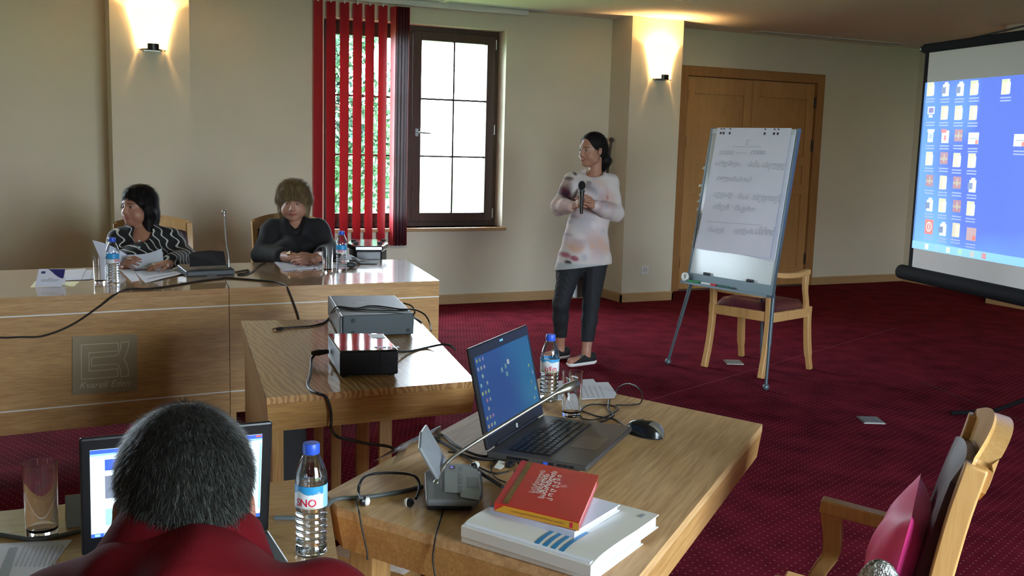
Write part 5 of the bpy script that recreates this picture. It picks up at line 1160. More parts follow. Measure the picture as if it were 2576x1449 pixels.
# neckband earphones
nk = thing('earphones', 'black neckband earphones with white earbuds lying on the desk corner', 'earphones', r1(520, 760), 0, 'earphones')
tubes([r1(300, 800, T+.012), r1(278, 740, T+.012), r1(285, 670, T+.03), r1(320, 610, T+.035), r1(390, 582, T+.03), r1(530, 572, T+.03), r1(680, 580, T+.03), r1(760, 605, T+.03), r1(792, 660, T+.02), r1(790, 730, T+.012), r1(765, 790, T+.010)], .0032, 'neckband', 'cable_black', nk)
for (x, y), (dx, dy) in (((315, 812), (60, 5)), ((720, 825), (-50, -3))):
    a = r1(x-dx*.35, y-8, T+.012); b_ = r1(x+dx*.1, y, T+.011); c_ = r1(x+dx, y+dy, T+.010)
    MB().tube([a, b_, lerp(b_, c_, .3)], [.006, .011, .009], 10).build('housing', 'black_plastic', nk, smooth=True); MB().tube([lerp(b_, c_, .25), lerp(b_, c_, .5), lerp(b_, c_, .85), c_], [.008, .0095, .0075, .002], 12).build('earbud', 'white_print', nk, smooth=True)
def onapr2(x, y, o=.004):
    w_ = ray(820+x/3.378, 1020+y/3.378); e_ = np.array([*(lC-lA2), 0]); n_2 = unit(np.array([e_[1], -e_[0], 0])); n_2 = n_2 if n_2@(-w_) > 0 else -n_2
    q = np.array([*lA2, T]); return CP+w_*(((q+n_2*o-CP)@n_2)/(w_@n_2))
tag(tubes([r1(255, 790, T+.004), r1(262, 850, T+.003), onapr2(280, 905), onapr2(300, 1020), onapr2(330, 1150), onapr2(350, 1250), onapr2(352, 1310)], .0018, 'cable', 'cable_black'), 'thin earphone wire hanging over the desk corner', 'cable')
tag(tubes([r1(1030, 830, T+.012), r1(1005, 880, T+.004), r1(975, 960, T+.003), r1(945, 1060, T+.003), onapr2(935, 1100), onapr2(915, 1220), onapr2(910, 1320), onapr2(930, 1449), onapr2(950, 1520)], .0018, 'cable', 'cable_black'), 'thin wire hanging from the microphone unit over the apron', 'cable')
tag(tubes([r1(820, 690, ZT), r1(650, 730, ZT), r1(400, 772, ZT), r1(240, 785, ZT), r1(130, 790, ZT), r1(60, 808, ZT), onz(827, 1268, T+.002), at(812, 1290, depth(onz(820, 1270, T))-.03), onz(765, 1302, T+.004), onz(690, 1303, T+.004)], .0050, 'cable', 'cable_grey'), 'thick grey cable from the microphone unit to the next desk', 'cable')
tag(tubes([r1(950, 245, ZT), r1(1010, 262, ZT), r1(1090, 330, ZT), r1(1200, 390, ZT), r1(1320, 430, ZT), r1(1450, 432, ZT)], .0036, 'cable', 'cable_black'), 'black cable running from the sign holder to the laptop', 'cable')
tag(tubes([r1(930, 280, ZT), r1(1050, 345, ZT), r1(1160, 415, ZT), r1(1300, 455, ZT), r1(1440, 462, ZT)], .0036, 'cable', 'cable_black'), 'second black cable beside the sign holder', 'cable')
tag(tubes([r1(1040, 395, ZT), r1(1130, 410, ZT), r1(1230, 470, ZT), r1(1310, 530, ZT), r1(1440, 578, ZT), r1(1560, 560, ZT)], .0022, 'cable', 'cable_black'), 'thin black wire behind the microphone unit', 'cable')
e2 = thing('earphones', 'black earphones with one white bud by the laptop corner', 'earphones', r1(1400, 480), 0, 'earphones')
tubes([r1(1280, 540, T+.02), r1(1340, 590, T+.008), r1(1420, 640, T+.006), r1(1500, 690, T+.006)], .0042, 'stem', 'cable_black', e2)
for x, y, z in ((1275, 505, T+.03), (1465, 400, T+.012)): q = r1(x, y, z); MB().sphere(q, .0085, 12, 8).build('earbud', 'white_print', e2, smooth=True); MB().sphere(r1(x-22, y+14, z), .009, 10, 8).build('housing', 'black_plastic', e2, smooth=True)
tubes([r1(1600, 560, ZT), r1(1640, 500, ZT), r1(1570, 450, ZT), r1(1470, 460, ZT), r1(1410, 510, ZT), r1(1410, 570, ZT), r1(1450, 620, ZT), r1(1530, 655, ZT)], .0018, 'wire', 'cable_black', e2)
q = r1(1475, 505); ut_ = thing('wireless_dongle', 'small black plug with a white paper tag by the laptop', 'dongle', q)
MB().slab([r1(1425, 530, T+.004), r1(1470, 470, T+.006), r1(1525, 480, T+.006), r1(1515, 520, T+.004), r1(1480, 545, T+.003)], (0, 0, 1), .001).build('paper_tag', 'white_print', ut_); MB().obox(r1(1565, 500, T+.006), (ex, ey, (0, 0, 1)), (.014, .007, .005)).build('plug_body', 'black_plastic', ut_, bevel=.002)

# ---- stacked books
def b4(x, y, z): return onz(1140+x/4.5417, 1130+y/4.5417, z)
def rect_from(a, b_, c_):      # front-left, front-right, right-back -> true rectangle
    a, b_, c_ = [np.array(p[:2]) for p in (a, b_, c_)]; e1 = b_-a; n1 = unit(e1); h1 = c_-b_; h1 = h1-n1*(h1@n1)*.75; return [a, b_, b_+h1, a+h1]
def book(poly, z0, z1, name, cover, label, pages='page_edge', cv=.0022, spine_side=0, bulge=0.0):
    r = thing(name, label, 'book', (*np.mean(poly, axis=0), z0), 0, 'books stacked on the laptop desk')
    P_ = [tuple(p) for p in poly]
    MB().prism(P_, z0, z0+cv).build('back_cover', cover, r); ins = [np.array(P_[0]), np.array(P_[1]), lerp(P_[1], P_[2], .985), lerp(P_[0], P_[3], .985)]
    e1 = unit(np.array(P_[1])-np.array(P_[0])); ins = [ins[0]+e1*.004, ins[1]-e1*.004, ins[2]-e1*.004, ins[3]+e1*.004]; f_ = unit(np.array(P_[3])-np.array(P_[0])); ins[0] = ins[0]+f_*.003; ins[1] = ins[1]+f_*.003
    MB().prism([tuple(p) for p in ins], z0+cv, z1-cv).build('pages', pages, r)
    n1, n2 = 14, 10; G_ = [[np.array([*lerp(lerp(P_[0], P_[1], s), lerp(P_[3], P_[2], s), t), z1-cv-bulge*max(0, 1-t*6)**2+bulge*.4*math.sin(PI*min(1, t*1.6))]) for s in np.linspace(0, 1, n1)] for t in np.linspace(0, 1, n2*2)]
    tp_ = MB().sheet(G_[::-1], cv).build('front_cover', cover, r, smooth=30)
    sp0, sp1 = np.array(P_[0]), np.array(P_[1]); f2 = np.array([*f_])
    MB().prism([tuple(sp0-f2*.0012), tuple(sp1-f2*.0012), tuple(sp1+f2*.001), tuple(sp0+f2*.001)], z0+.0005, z1-.0005-bulge).build('spine', cover, r)
    return r, P_, tp_
zA, zB, zC_, zD, zE = T+.0005, T+.0165, T+.043, T+.057, T+.074
pA = rect_from(b4(100, 965, zB), b4(1600, 1415, zB), b4(1985, 945, zB))
book(pA, zA, zB, 'paperback_book', 'white_cover', 'thick white book at the bottom of the stack')
pB = rect_from(b4(95, 885, zC_-.008), b4(1575, 1345, zC_-.008), b4(1985, 650, zC_))
rB, PB_, tB = book(pB, zB, zC_, 'paperback_book', 'white_cover', 'white paperback with four blue stripes under the red book', bulge=.006)
def bpt(P_, s, t, z): return np.array([*lerp(lerp(P_[0], P_[1], s), lerp(P_[3], P_[2], s), t), z])
for k in range(4):
    s0 = .555+.062*k; Q = []
    for i in range(9):
        t = .02+.36*i/8; off = .012*(i/8)**2; w1 = .036-.010*i/8
        zz_ = zC_-.006*max(0, 1-t*6)**2+.006*.4*math.sin(PI*min(1, t*1.6))+.0007; Q.append([bpt(PB_, s0+off, t, zz_), bpt(PB_, s0+off+w1, t, zz_)])
    MB().grid(Q).build('blue_stripe', 'blue_print', tB)
Q = MB(); 
for k in range(4): Q.slab([bpt(PB_, .315+.015*k, .26, zC_+.0030), bpt(PB_, .321+.015*k, .26, zC_+.0030), bpt(PB_, .345+.015*k, .36, zC_+.0032), bpt(PB_, .340+.015*k, .36, zC_+.0032)], (0, 0, 1), .0003)
Q.slab([bpt(PB_, .27, .35, zC_+.0032), bpt(PB_, .30, .31, zC_+.0031), bpt(PB_, .42, .32, zC_+.0031), bpt(PB_, .44, .34, zC_+.0032), bpt(PB_, .40, .335, zC_+.0032), bpt(PB_, .31, .33, zC_+.0032)], (0, 0, 1), .0003)
Q.build('blue_emblem', 'blue_print', tB)['kind'] = 'stuff'
MB().slab([bpt(PB_, .905, .86, zC_+.001), bpt(PB_, .935, .86, zC_+.001), bpt(PB_, .935, .93, zC_+.001), bpt(PB_, .905, .93, zC_+.001)], (0, 0, 1), .0003).build('grey_mark', 'ink_grey', tB)
pC = rect_from(b4(420, 655, zD), b4(1390, 945, zD), b4(1690, 575, zD))
rC, PC_, tC = book(pC, zC_+.0012, zD, 'notebook', 'paper_cool', 'pale blue notebook between the red book and the striped book')
MB().slab([bpt(PC_, 0, 0, zD+.0002), bpt(PC_, .03, 0, zD+.0002), bpt(PC_, .03, 1, zD+.0002), bpt(PC_, 0, 1, zD+.0002)], (0, 0, 1), .0003).build('blue_edge', plain('edge_blue', (.12, .22, .40), .5), tC)
pD = [b4(472, 610, zE), b4(1440, 838, zE), b4(1665, 300, zE), b4(782, 125, zE)]; pD = [p[:2] for p in pD]
rD, PD_, tD = book(pD, zD+.0008, zE, 'law_book', 'red_cover', 'red law code paperback with gold bands on top of the book stack')
zs = zE+.0004
MB().slab([bpt(PD_, .085, .03, zs), bpt(PD_, .155, .03, zs), bpt(PD_, .155, .99, zs), bpt(PD_, .085, .99, zs)], (0, 0, 1), .0003).build('gold_band', plain('gold_foil', (.40, .22, .06), .28, metal=.7, noise=.35, nscale=25), tD)
f2 = unit(np.array(PD_[3])-np.array(PD_[0])); e2_ = unit(np.array(PD_[1])-np.array(PD_[0]))
def spn(s, z, o=.0016): return np.array([*(lerp(PD_[0], PD_[1], s)-f2*o), z])
MB().add([spn(.0, zD+.002), spn(1, zD+.002), spn(1, zE-.001), spn(.12, zE-.001)], [(0, 1, 2, 3)]).build('spine_gold', plain('spine_gold', (.62, .30, .02), .3, coat=.3), tD)
sl = np.linalg.norm(np.array(PD_[1])-np.array(PD_[0])); zm = (zD+zE)/2+.0005
tm_ = text_mb('საქართველოს სისხლის სამართლის კოდექსი', .0085); xs = [p[0] for p in tm_.v]; k_ = sl*.62/(max(xs)-min(xs))
mapped(tm_, lambda x, y, z: spn(.52, zm, .0020)+np.array([*e2_, 0])*x*k_+np.array([0, 0, 1])*y*k_).build('spine_title', plain('title_brown', (.22, .05, .02), .5), tD)
MB().add([spn(.895, zD+.004, .0020), spn(.93, zD+.004, .0020), spn(.93, zE-.003, .0020), spn(.895, zE-.003, .0020)], [(0, 1, 2, 3)]).build('publisher_mark', 'red_print', tD)
td = np.array([*unit(np.array(PD_[3])-np.array(PD_[0])+.0*(np.array(PD_[2])-np.array(PD_[1]))), 0]); tu = -np.array([*e2_, 0])
dl = np.linalg.norm(np.array(PD_[3])-np.array(PD_[0]))
for tx, s0, t0, ln_w, bo in (('საქართველოს', .335, .60, .52, 0), ('სისხლის', .405, .58, .44, .0012), ('სამართლის', .475, .585, .62, .0012), ('კ ო დ ე ქ ს ი', .555, .55, .56, .0008)):
    tm_ = text_mb(tx, .05, bold=bo*1.0); xs = [p[0] for p in tm_.v]; k_ = dl*ln_w/(max(xs)-min(xs)); cx_ = (max(xs)+min(xs))/2; ky_ = min(k_*1.0, .017/.05)
    c_ = bpt(PD_, s0, t0, zs)
    mapped(tm_, lambda x, y, z: c_+td*(x-cx_)*k_+tu*y*ky_).build('cover_title', 'white_print', tD)

# ---- things of the man in red
zl = T+.018
ml0, ml1 = onz(203, 1412, zl), onz(690, 1368, zl)
MWd = .345; mex = unit(ml1-ml0); mex[2] = 0; mid = at(440, 1385, depth((ml0+ml1)/2)); ml0 = np.array([*mid[:2], zl])-mex*MWd/2
ml0 = np.array([.088, 1.86, zl]); mex = np.array([1.0, 0, 0]); mey = np.array([0, -1.0, 0])
t_ = None
for d in np.arange(1.3, 2.4, .004):
    q = at(199, 1106, d); e_ = abs((q-ml0)@mex)
    if t_ is None or e_ < t_[0]: t_ = (e_, q)
q2 = None
for d in np.arange(1.3, 2.4, .004):
    q = at(684, 1052, d); e_ = abs(((q-t_[1])@np.cross(mex, [0, 0, 1])))+abs((q-t_[1])[2])
    if q2 is None or e_ < q2[0]: q2 = (e_, q)
mup = t_[1]-ml0; mup = mup-mex*(mup@mex); MH = np.linalg.norm(mup); mup = unit(mup); mnn = np.cross(mex, mup); mnn = mnn if mnn@mey > 0 else -mnn
MWd = ony(686, 1052, t_[1][1])[0]-t_[1][0]
lm = thing('laptop', 'black laptop with a white document on screen before the man in red', 'laptop', (ml0+mex*MWd/2)*np.array([1, 1, 0])+np.array([0, 0, T]))
def m3(x, y, o=0.0): return ml0+mex*x+mup*y+mnn*o
lid2 = MB().slab([m3(0, 0), m3(MWd, 0), m3(MWd, MH), m3(0, MH)], -mnn, .010).build('lid', 'black_plastic', lm, bevel=.004)
mbq = [ml0, ml0+mex*MWd, ml0+mex*MWd+mey*.235, ml0+mey*.235]
MB().prism([tuple(p[:2]) for p in mbq], T+.001, zl+.002).build('base', 'dark_grey', lm, bevel=.004)
MB().prism([tuple((ml0+mex*a+mey*b_)[:2]) for a, b_ in ((.02, .03), (MWd-.02, .03), (MWd-.02, .13), (.02, .13))], zl+.002, zl+.004).build('keyboard', 'black_plastic', lm)
emis('screen_white', (.72, .92, 1), 1.25); emis('screen_blue', (.03, .09, .50), 1.2); emis('screen_toolbar', (.22, .42, .85), 1.2); emis('screen_photo', (.16, .20, .28), 1.0)
bz = .016; sx0, sx1, sy0, sy1 = bz, MWd-bz-.002, .034, MH-bz-.006
sw_ = sx1-sx0; shh = sy1-sy0
ds = MB().slab([m3(sx0, sy0, .0004), m3(sx1, sy0, .0004), m3(sx1, sy1, .0004), m3(sx0, sy1, .0004)], mnn, .0006).build('display', 'screen_white', lid2)
def scr(x0_, y0_, x1_, y1_, name, mat, o=.0012): MB().add([m3(sx0+sw_*x0_, sy0+shh*y0_, o), m3(sx0+sw_*x1_, sy0+shh*y0_, o), m3(sx0+sw_*x1_, sy0+shh*y1_, o), m3(sx0+sw_*x0_, sy0+shh*y1_, o)], [(0, 1, 2, 3)]).build(name, mat, ds)
scr(0, .955, 1, 1, 'title_bar', 'screen_blue'); scr(0, .93, 1, .955, 'tool_bar', 'screen_toolbar'); scr(0, 0, 1, .045, 'task_bar', 'screen_blue')
scr(.96, .972, .995, .992, 'close_button', emis('close_red', (.6, .1, .1), 1), .0014); scr(.08, .76, .5, .885, 'page_picture', 'screen_blue'); scr(.08, .44, .5, .70, 'page_picture', 'screen_photo'); scr(.08, .13, .5, .32, 'page_picture', emis('photo_green', (.30, .55, .55), 1)); scr(.985, .1, .998, .9, 'scroll_bar', 'screen_toolbar'); 
for k in range(4): scr(.02+.05*k, .008, .05+.05*k, .038, 'taskbar_icon', emis('tb_icon', (.25, .55, .85), 1.1) if 'tb_icon' not in MATS else 'tb_icon', .0014)
for k, t_0 in enumerate((.90, .915)): scr(.03, t_0, .30, t_0+.006, 'toolbar_text', emis('tb_text', (.25, .35, .5), 1) if 'tb_text' not in MATS else 'tb_text')
# papers, metal plate, cable
r = thing('paper_sheet', 'printed form on the desk of the man in red', 'paper', onz(60, 1420, T)); pf = [onz(u, v, T)[:2] for u, v in ((-60, 1372), (182, 1359), (150, 1400), (60, 1500), (-110, 1500))]
on_desk(pf, T+.0006, .0008, 'sheet', 'paper', r); on_desk([np.array(p)+np.array([-.008, -.006]) for p in pf], T+.0016, .0006, 'sheet', 'paper', r)
MB().slab([onz(u, v, T+.0026) for u, v in ((25, 1378), (46, 1376), (20, 1449), (-6, 1449))], (0, 0, 1), .0002).build('grey_column', 'ink_grey', r)
for k in range(9):
    MB().slab([onz(u, v, T+.0026) for u, v in ((60+k*12, 1374-k*.4), (64+k*12, 1374-k*.4), (40+k*12, 1425), (36+k*12, 1425))], (0, 0, 1), .0002).build('text_line', 'ink_faint', r)
a, b_ = onz(168, 1329, T), onz(196, 1326, T); pt = thing('name_plate', 'small steel name plate beside the laptop of the man in red', 'name plate', (a+b_)/2); e_ = unit(b_-a); a, b_ = a, a+e_*.09
MB().slab([a, b_, b_+np.array([.0, .03, .055]), a+np.array([.0, .03, .055])], np.cross(e_, (0, .5, 1)), .001).build('front_plate', plain('brushed_blue', (.30, .33, .42), .35, metal=.6), pt); MB().slab([b_+np.array([0, .03, .055]), a+np.array([0, .03, .055]), a+np.array([0, .06, 0]), b_+np.array([0, .06, 0])], (0, 1, .5), .001).build('rear_plate', 'brass', pt)
tag(tubes([onz(-40, 1344, ZT), onz(0, 1345, ZT), onz(40, 1351, ZT), onz(85, 1357, ZT), onz(140, 1350, ZT), onz(200, 1336, ZT), onz(260, 1325, ZT)], .0045, 'cable', 'cable_grey'), 'dark cable before the tumbler of the man in red', 'cable')
# ================================================================ people: one continuous surface per body, clothes and hair as separate shells
class Sdf:
    def __init__(s, lo, hi, res):
        s.lo = np.array(lo, float); s.res = res; s.n = np.ceil((np.array(hi)-s.lo)/res).astype(int)+1
        s.d = np.full(s.n, .3, np.float32)
        s.ax = [(s.lo[i]+res*np.arange(s.n[i])).astype(np.float32) for i in range(3)]
    def _sl(s, lo, hi):
        a = np.clip(np.floor((np.array(lo)-s.lo)/s.res).astype(int), 0, s.n); b = np.clip(np.ceil((np.array(hi)-s.lo)/s.res).astype(int)+1, 0, s.n)
        return tuple(slice(x, y) for x, y in zip(a, b))
    def _pts(s, sl): return s.ax[0][sl[0]][:, None, None], s.ax[1][sl[1]][None, :, None], s.ax[2][sl[2]][None, None, :]
    def _mix(s, sl, d, k, op):
        a = s.d[sl]
        if a.size == 0: return s
        if op == 'u':
            if k <= 0: s.d[sl] = np.minimum(a, d)
            else:
                h = np.clip(.5+.5*(a-d)/k, 0, 1); s.d[sl] = a+(d-a)*h-k*h*(1-h)
        else:
            nd = -d
            if k <= 0: s.d[sl] = np.maximum(a, nd)
            else:
                h = np.clip(.5+.5*(nd-a)/k, 0, 1); s.d[sl] = a+(nd-a)*h+k*h*(1-h)
        return s
    def rc(s, a, b, ra, rb, k=.01, op='u', flat=None):
        """tapered capsule; flat=(axis, factor) squeezes it across an axis"""
        a, b = np.array(a, float), np.array(b, float); m = max(ra, rb)*1.1+k+3*s.res
        if flat is not None and flat[1] > 1: m *= flat[1]
        sl = s._sl(np.minimum(a, b)-m, np.maximum(a, b)+m); x, y, z = s._pts(sl); ba = b-a; l2 = ba@ba+1e-12
        px, py, pz = x-a[0], y-a[1], z-a[2]; t = np.clip((px*ba[0]+py*ba[1]+pz*ba[2])/l2, 0, 1)
        qx, qy, qz = px-ba[0]*t, py-ba[1]*t, pz-ba[2]*t
        if flat is not None:
            ax, f = unit(flat[0]), flat[1]; dt = qx*ax[0]+qy*ax[1]+qz*ax[2]; g = (1/f-1); qx, qy, qz = qx+ax[0]*dt*g, qy+ax[1]*dt*g, qz+ax[2]*dt*g
        d = np.sqrt(qx*qx+qy*qy+qz*qz)-(ra+(rb-ra)*t)
        return s._mix(sl, d, k, op)
    def el(s, c, r, R=None, k=.01, op='u'):
        c, r = np.array(c, float), np.array(r, float); m = r.max()+k+3*s.res; sl = s._sl(c-m, c+m); x, y, z = s._pts(sl)
        R = np.eye(3) if R is None else np.array(R)
        p = [(x-c[0])*R[0][i]+(y-c[1])*R[1][i]+(z-c[2])*R[2][i] for i in range(3)]
        k0 = np.sqrt(sum((p[i]/r[i])**2 for i in range(3)))+1e-9; k1 = np.sqrt(sum((p[i]/r[i]**2)**2 for i in range(3)))+1e-9
        return s._mix(sl, (k0*(k0-1)/k1).astype(np.float32), k, op)
    def cut(s, p, n, k=0.0):
        """keep the side the normal points away from"""
        p, n = np.array(p, float), unit(n); x, y, z = s._pts(tuple(slice(0, q) for q in s.n))
        d = (x-p[0])*n[0]+(y-p[1])*n[1]+(z-p[2])*n[2]; s.d = np.maximum(s.d, d.astype(np.float32)); return s
    def noise(s, amp, fn): 
        x, y, z = s._pts(tuple(slice(0, q) for q in s.n)); s.d = (s.d+amp*fn(x, y, z)).astype(np.float32); return s
    def mesh(s):
        D = s.d; I = D < 0; n = D.shape
        c = [I[i:n[0]-1+i, j:n[1]-1+j, k:n[2]-1+k] for i in (0, 1) for j in (0, 1) for k in (0, 1)]
        sm = sum(q.astype(np.int8) for q in c); act = (sm > 0) & (sm < 8); idx = np.argwhere(act); vid = -np.ones(act.shape, np.int64); vid[act] = np.arange(len(idx))
        corner = [(i, j, k) for i in (0, 1) for j in (0, 1) for k in (0, 1)]; vals = [D[idx[:, 0]+i, idx[:, 1]+j, idx[:, 2]+k] for i, j, k in corner]
        acc = np.zeros((len(idx), 3)); cnt = np.zeros(len(idx))
        for a in range(8):
            for b in range(a+1, 8):
                if sum(abs(p-q) for p, q in zip(corner[a], corner[b])) != 1: continue
                m = (vals[a] < 0) != (vals[b] < 0); t = np.where(m, vals[a]/(vals[a]-vals[b]+1e-12), 0)
                ca, cb = np.array(corner[a], float), np.array(corner[b], float); acc += np.where(m[:, None], ca+(cb-ca)*t[:, None], 0); cnt += m
        V = s.lo+(idx+acc/np.maximum(cnt, 1)[:, None])*s.res; F = []
        for ax in range(3):
            o1, o2 = [(1, 2), (2, 0), (0, 1)][ax]
            sl0 = [slice(1, -1)]*3; sl1 = [slice(1, -1)]*3; sl0[ax] = slice(0, n[ax]-1); sl1[ax] = slice(1, n[ax])
            A, B = I[tuple(sl0)], I[tuple(sl1)]; e = np.argwhere(A != B)
            if not len(e): continue
            flip = A[e[:, 0], e[:, 1], e[:, 2]]; base = e+1; base[:, ax] -= 1
            def cell(d1, d2): q = base.copy(); q[:, o1] -= d1; q[:, o2] -= d2; return vid[q[:, 0], q[:, 1], q[:, 2]]
            Q = np.stack([cell(1, 1), cell(0, 1), cell(0, 0), cell(1, 0)], 1); Q[~flip] = Q[~flip][:, ::-1]; F.append(Q)
        F = np.concatenate(F); F = F[(F >= 0).all(1)]
        return V, F
    def build(s, name, mat, parent, base=None, spots=(), smooth_it=1):
        V, F = s.mesh()
        for _ in range(smooth_it):
            acc = np.zeros_like(V); cnt = np.zeros(len(V))
            for i in range(4):
                a, b = F[:, i], F[:, (i+1) % 4]; np.add.at(acc, a, V[b]); np.add.at(cnt, a, 1); np.add.at(acc, b, V[a]); np.add.at(cnt, b, 1)
            V = V*.5+.5*acc/np.maximum(cnt, 1)[:, None]
        Mi = np.array(wmat(parent).inverted()); L_ = V@Mi[:3, :3].T+Mi[:3, 3]
        me = bpy.data.meshes.new(name); ob = bpy.data.objects.new(name, me); COL.objects.link(ob); ob.parent = parent
        me.vertices.add(len(L_)); me.vertices.foreach_set('co', L_.astype(np.float32).ravel()); me.loops.add(len(F)*4); me.loops.foreach_set('vertex_index', F.ravel().astype(np.int32))
        me.polygons.add(len(F)); me.polygons.foreach_set('loop_start', np.arange(0, len(F)*4, 4, dtype=np.int32))
        me.update(calc_edges=True); me.validate(); me.polygons.foreach_set('use_smooth', [True]*len(me.polygons))
        if base is not None:
            C = np.tile(np.array([*base, 1.0]), (len(V), 1))
            for (c, r, R, col, soft) in spots:
                p = (V-np.array(c))@(np.eye(3) if R is None else np.array(R)); q = np.sqrt(((p/np.array(r))**2).sum(1)); w_ = np.clip((1+soft-q)/(2*soft+1e-6), 0, 1)[:, None]
                C[:, :3] = C[:, :3]*(1-w_)+np.array(col)*w_
            at_ = me.color_attributes.new('Col', 'FLOAT_COLOR', 'POINT'); at_.data.foreach_set('color', C.astype(np.float32).ravel())
        me.materials.append(MATS[mat] if isinstance(mat, str) else mat); return ob
def frame(fwd, up=(0, 0, 1)):
    """columns: right, forward, up"""
    f = unit(fwd); u = np.array(up, float); r = unit(np.cross(f, u)); u = np.cross(r, f); return np.array([r, f, u]).T
vmat('skin', .5, .12); vmat('hair_dark', .38, bump=.5, bscale=90); vmat('cloth_plain', .85, bump=.25, bscale=300, sheen=.0)
def head(S, c, R, k=1.0, smile=0.0, eyes_open=1.0, full=0.0):
    """adds a head to the field; returns colour spots. local x right, y forward, z up"""
    P = lambda x, y, z: np.array(c)+R@(np.array([x, y, z])*k)
    E = lambda x, y, z, r, kk=.01, op='u', RR=None: S.el(P(x, y, z), np.array(r)*k, R if RR is None else R@RR, kk*k, op)
    E(0, -.016, .038, (.073, .092, .080), .01); E(0, .022, -.032, (.060, .070, .080), .03); E(0, .058, -.090, (.026, .024, .020), .03)
    for s in (-1, 1):
        E(s*.036, .052, -.036, (.026, .024, .028), .02); E(s*.045, .010, -.062, (.022, .035, .026), .02)
    if full:
        for s in (-1, 1): E(s*.042, .030, -.052, (.034, .042, .040), .02)
        E(0, .030, -.088, (.044, .042, .026), .02)
    E(0, .070, .026, (.046, .018, .014), .018)
    for s in (-1, 1): E(s*.031, .094, .004, (.017, .014, .011), .012, 's')
    for s in (-1, 1): E(s*.031, .0695, .003, (.0145, .0145, .0125), .003)
    for s in (-1, 1): S.rc(P(s*.017, .080, .0085), P(s*.045, .070, .007), .0042*k, .0035*k, .003*k)     # upper lids
    S.rc(P(0, .082, .012), P(0, .102, -.026), .0075*k, .0115*k, .010*k); E(0, .101, -.029, (.012, .011, .009), .006)
    for s in (-1, 1): E(s*.0125, .090, -.033, (.0085, .010, .0075), .005)
    E(0, .080, -.052, (.026, .014, .016), .014)
    w = .021+.006*smile; z_ = .005*smile
    for s in (-1, 1):
        S.rc(P(0, .0925, -.0555), P(s*w, .082, -.0585+z_), .0048*k, .0028*k, .003*k); S.rc(P(0, .0915, -.066), P(s*w*.95, .0815, -.0610+z_), .0056*k, .0028*k, .003*k)
    for s in (-1, 1): S.rc(P(0, .099, -.0605), P(s*w, .089, -.0598+z_), .0016*k, .0010*k, .0015*k, 's')
    if smile:
        for s in (-1, 1): E(s*.040, .062, -.044, (.016, .014, .016), .012)
    for s in (-1, 1):
        RR = np.array([[1, 0, 0], [0, .97, -.22], [0, .22, .97]]); E(s*.075, -.010, -.008, (.0075, .016, .027), .006, 'u', RR); E(s*.082, -.006, -.006, (.004, .009, .015), .004, 's', RR)
    sp = []
    for s in (-1, 1):
        sp.append((P(s*.031, .078, .002), np.array([.0135, .02, .0048*eyes_open+.001])*k, R, (.34, .27, .23), .2)); sp.append((P(s*.031, .082, .002), np.array([.0068, .02, .0052*eyes_open+.001])*k, R, (.014, .008, .006), .25))
        sp.append((P(s*.031, .080, .0075), np.array([.016, .02, .0022])*k, R, (.03, .02, .018), .5)); sp.append((P(s*.033, .078, .0225), np.array([.021, .03, .0036])*k, R, (.05, .03, .022), .5))
    sp.append((P(0, .09, -.0612+z_*.3), np.array([w*1.02, .02, .0095])*k, R, (.33, .085, .075), .25))
    if smile: sp.append((P(0, .09, -.0607+z_*.5), np.array([w*.62, .02, .0026])*k, R, (.70, .64, .58), .2))
    return sp
def hand(S, wrist, fwd, back, side, k=1.0, curl=(.5, .6, .4), spread=.06, thumb=(.7, .4), per=None):
    """wrist point, direction of the fingers, normal of the back of the hand, side vector towards the thumb"""
    y = unit(fwd); z = np.array(back, float); z = unit(z-y*(z@y)); x = np.cross(y, z); x = x if x@np.array(side, float) > 0 else -x
    W = np.array(wrist, float); P = lambda a, b, c: W+(x*a+y*b+z*c)*k
    S.rc(P(0, -.02, 0), P(0, .03, 0), .024*k, .026*k, .01*k, flat=(z, .62))
    xs = (.0275, .0092, -.0092, -.0265); ks = (.088, .093, .088, .078); L = ((.043, .026, .021), (.047, .029, .022), (.043, .027, .021), (.034, .021, .019)); tips = []
    for i in range(4):
        S.rc(P(xs[i]*.55, .015, 0), P(xs[i], ks[i], 0), .0125*k, .0112*k, .010*k)
        p = P(xs[i], ks[i], 0); a = 0.0; sp = spread*(1.5-i)*.5; cc = curl if per is None else per[i]
        for j in range(3):
            a += cc[j]; d = y*math.cos(a)-z*math.sin(a); d = unit(d+x*sp*math.cos(a)); q = p+d*L[i][j]*k
            r0 = (.0094, .0086, .0078)[j]*(1 if i < 3 else .9); r1_ = (.0086, .0078, .0066)[j]*(1 if i < 3 else .9); S.rc(p, q, r0*k, r1_*k, .003*k); p = q
        tips.append((p, d, z))
    t0 = P(.018, .020, -.006); t1 = P(.040, .050, -.012); S.rc(t0, t1, .0150*k, .0118*k, .010*k)
    a = thumb[0]; d1 = unit(x*math.sin(a)*.5+y*math.cos(a)-z*thumb[1]); t2 = t1+d1*.034*k; d2 = unit(d1-z*thumb[1]*.8-x*.45); t3 = t2+d2*.026*k
    S.rc(t1, t2, .0108*k, .0096*k, .004*k); S.rc(t2, t3, .0096*k, .0076*k, .003*k); tips.append((t3, d2, z))
    return tips
SK1, SK2, SK3 = (.36, .165, .100), (.42, .20, .128), (.35, .165, .105)
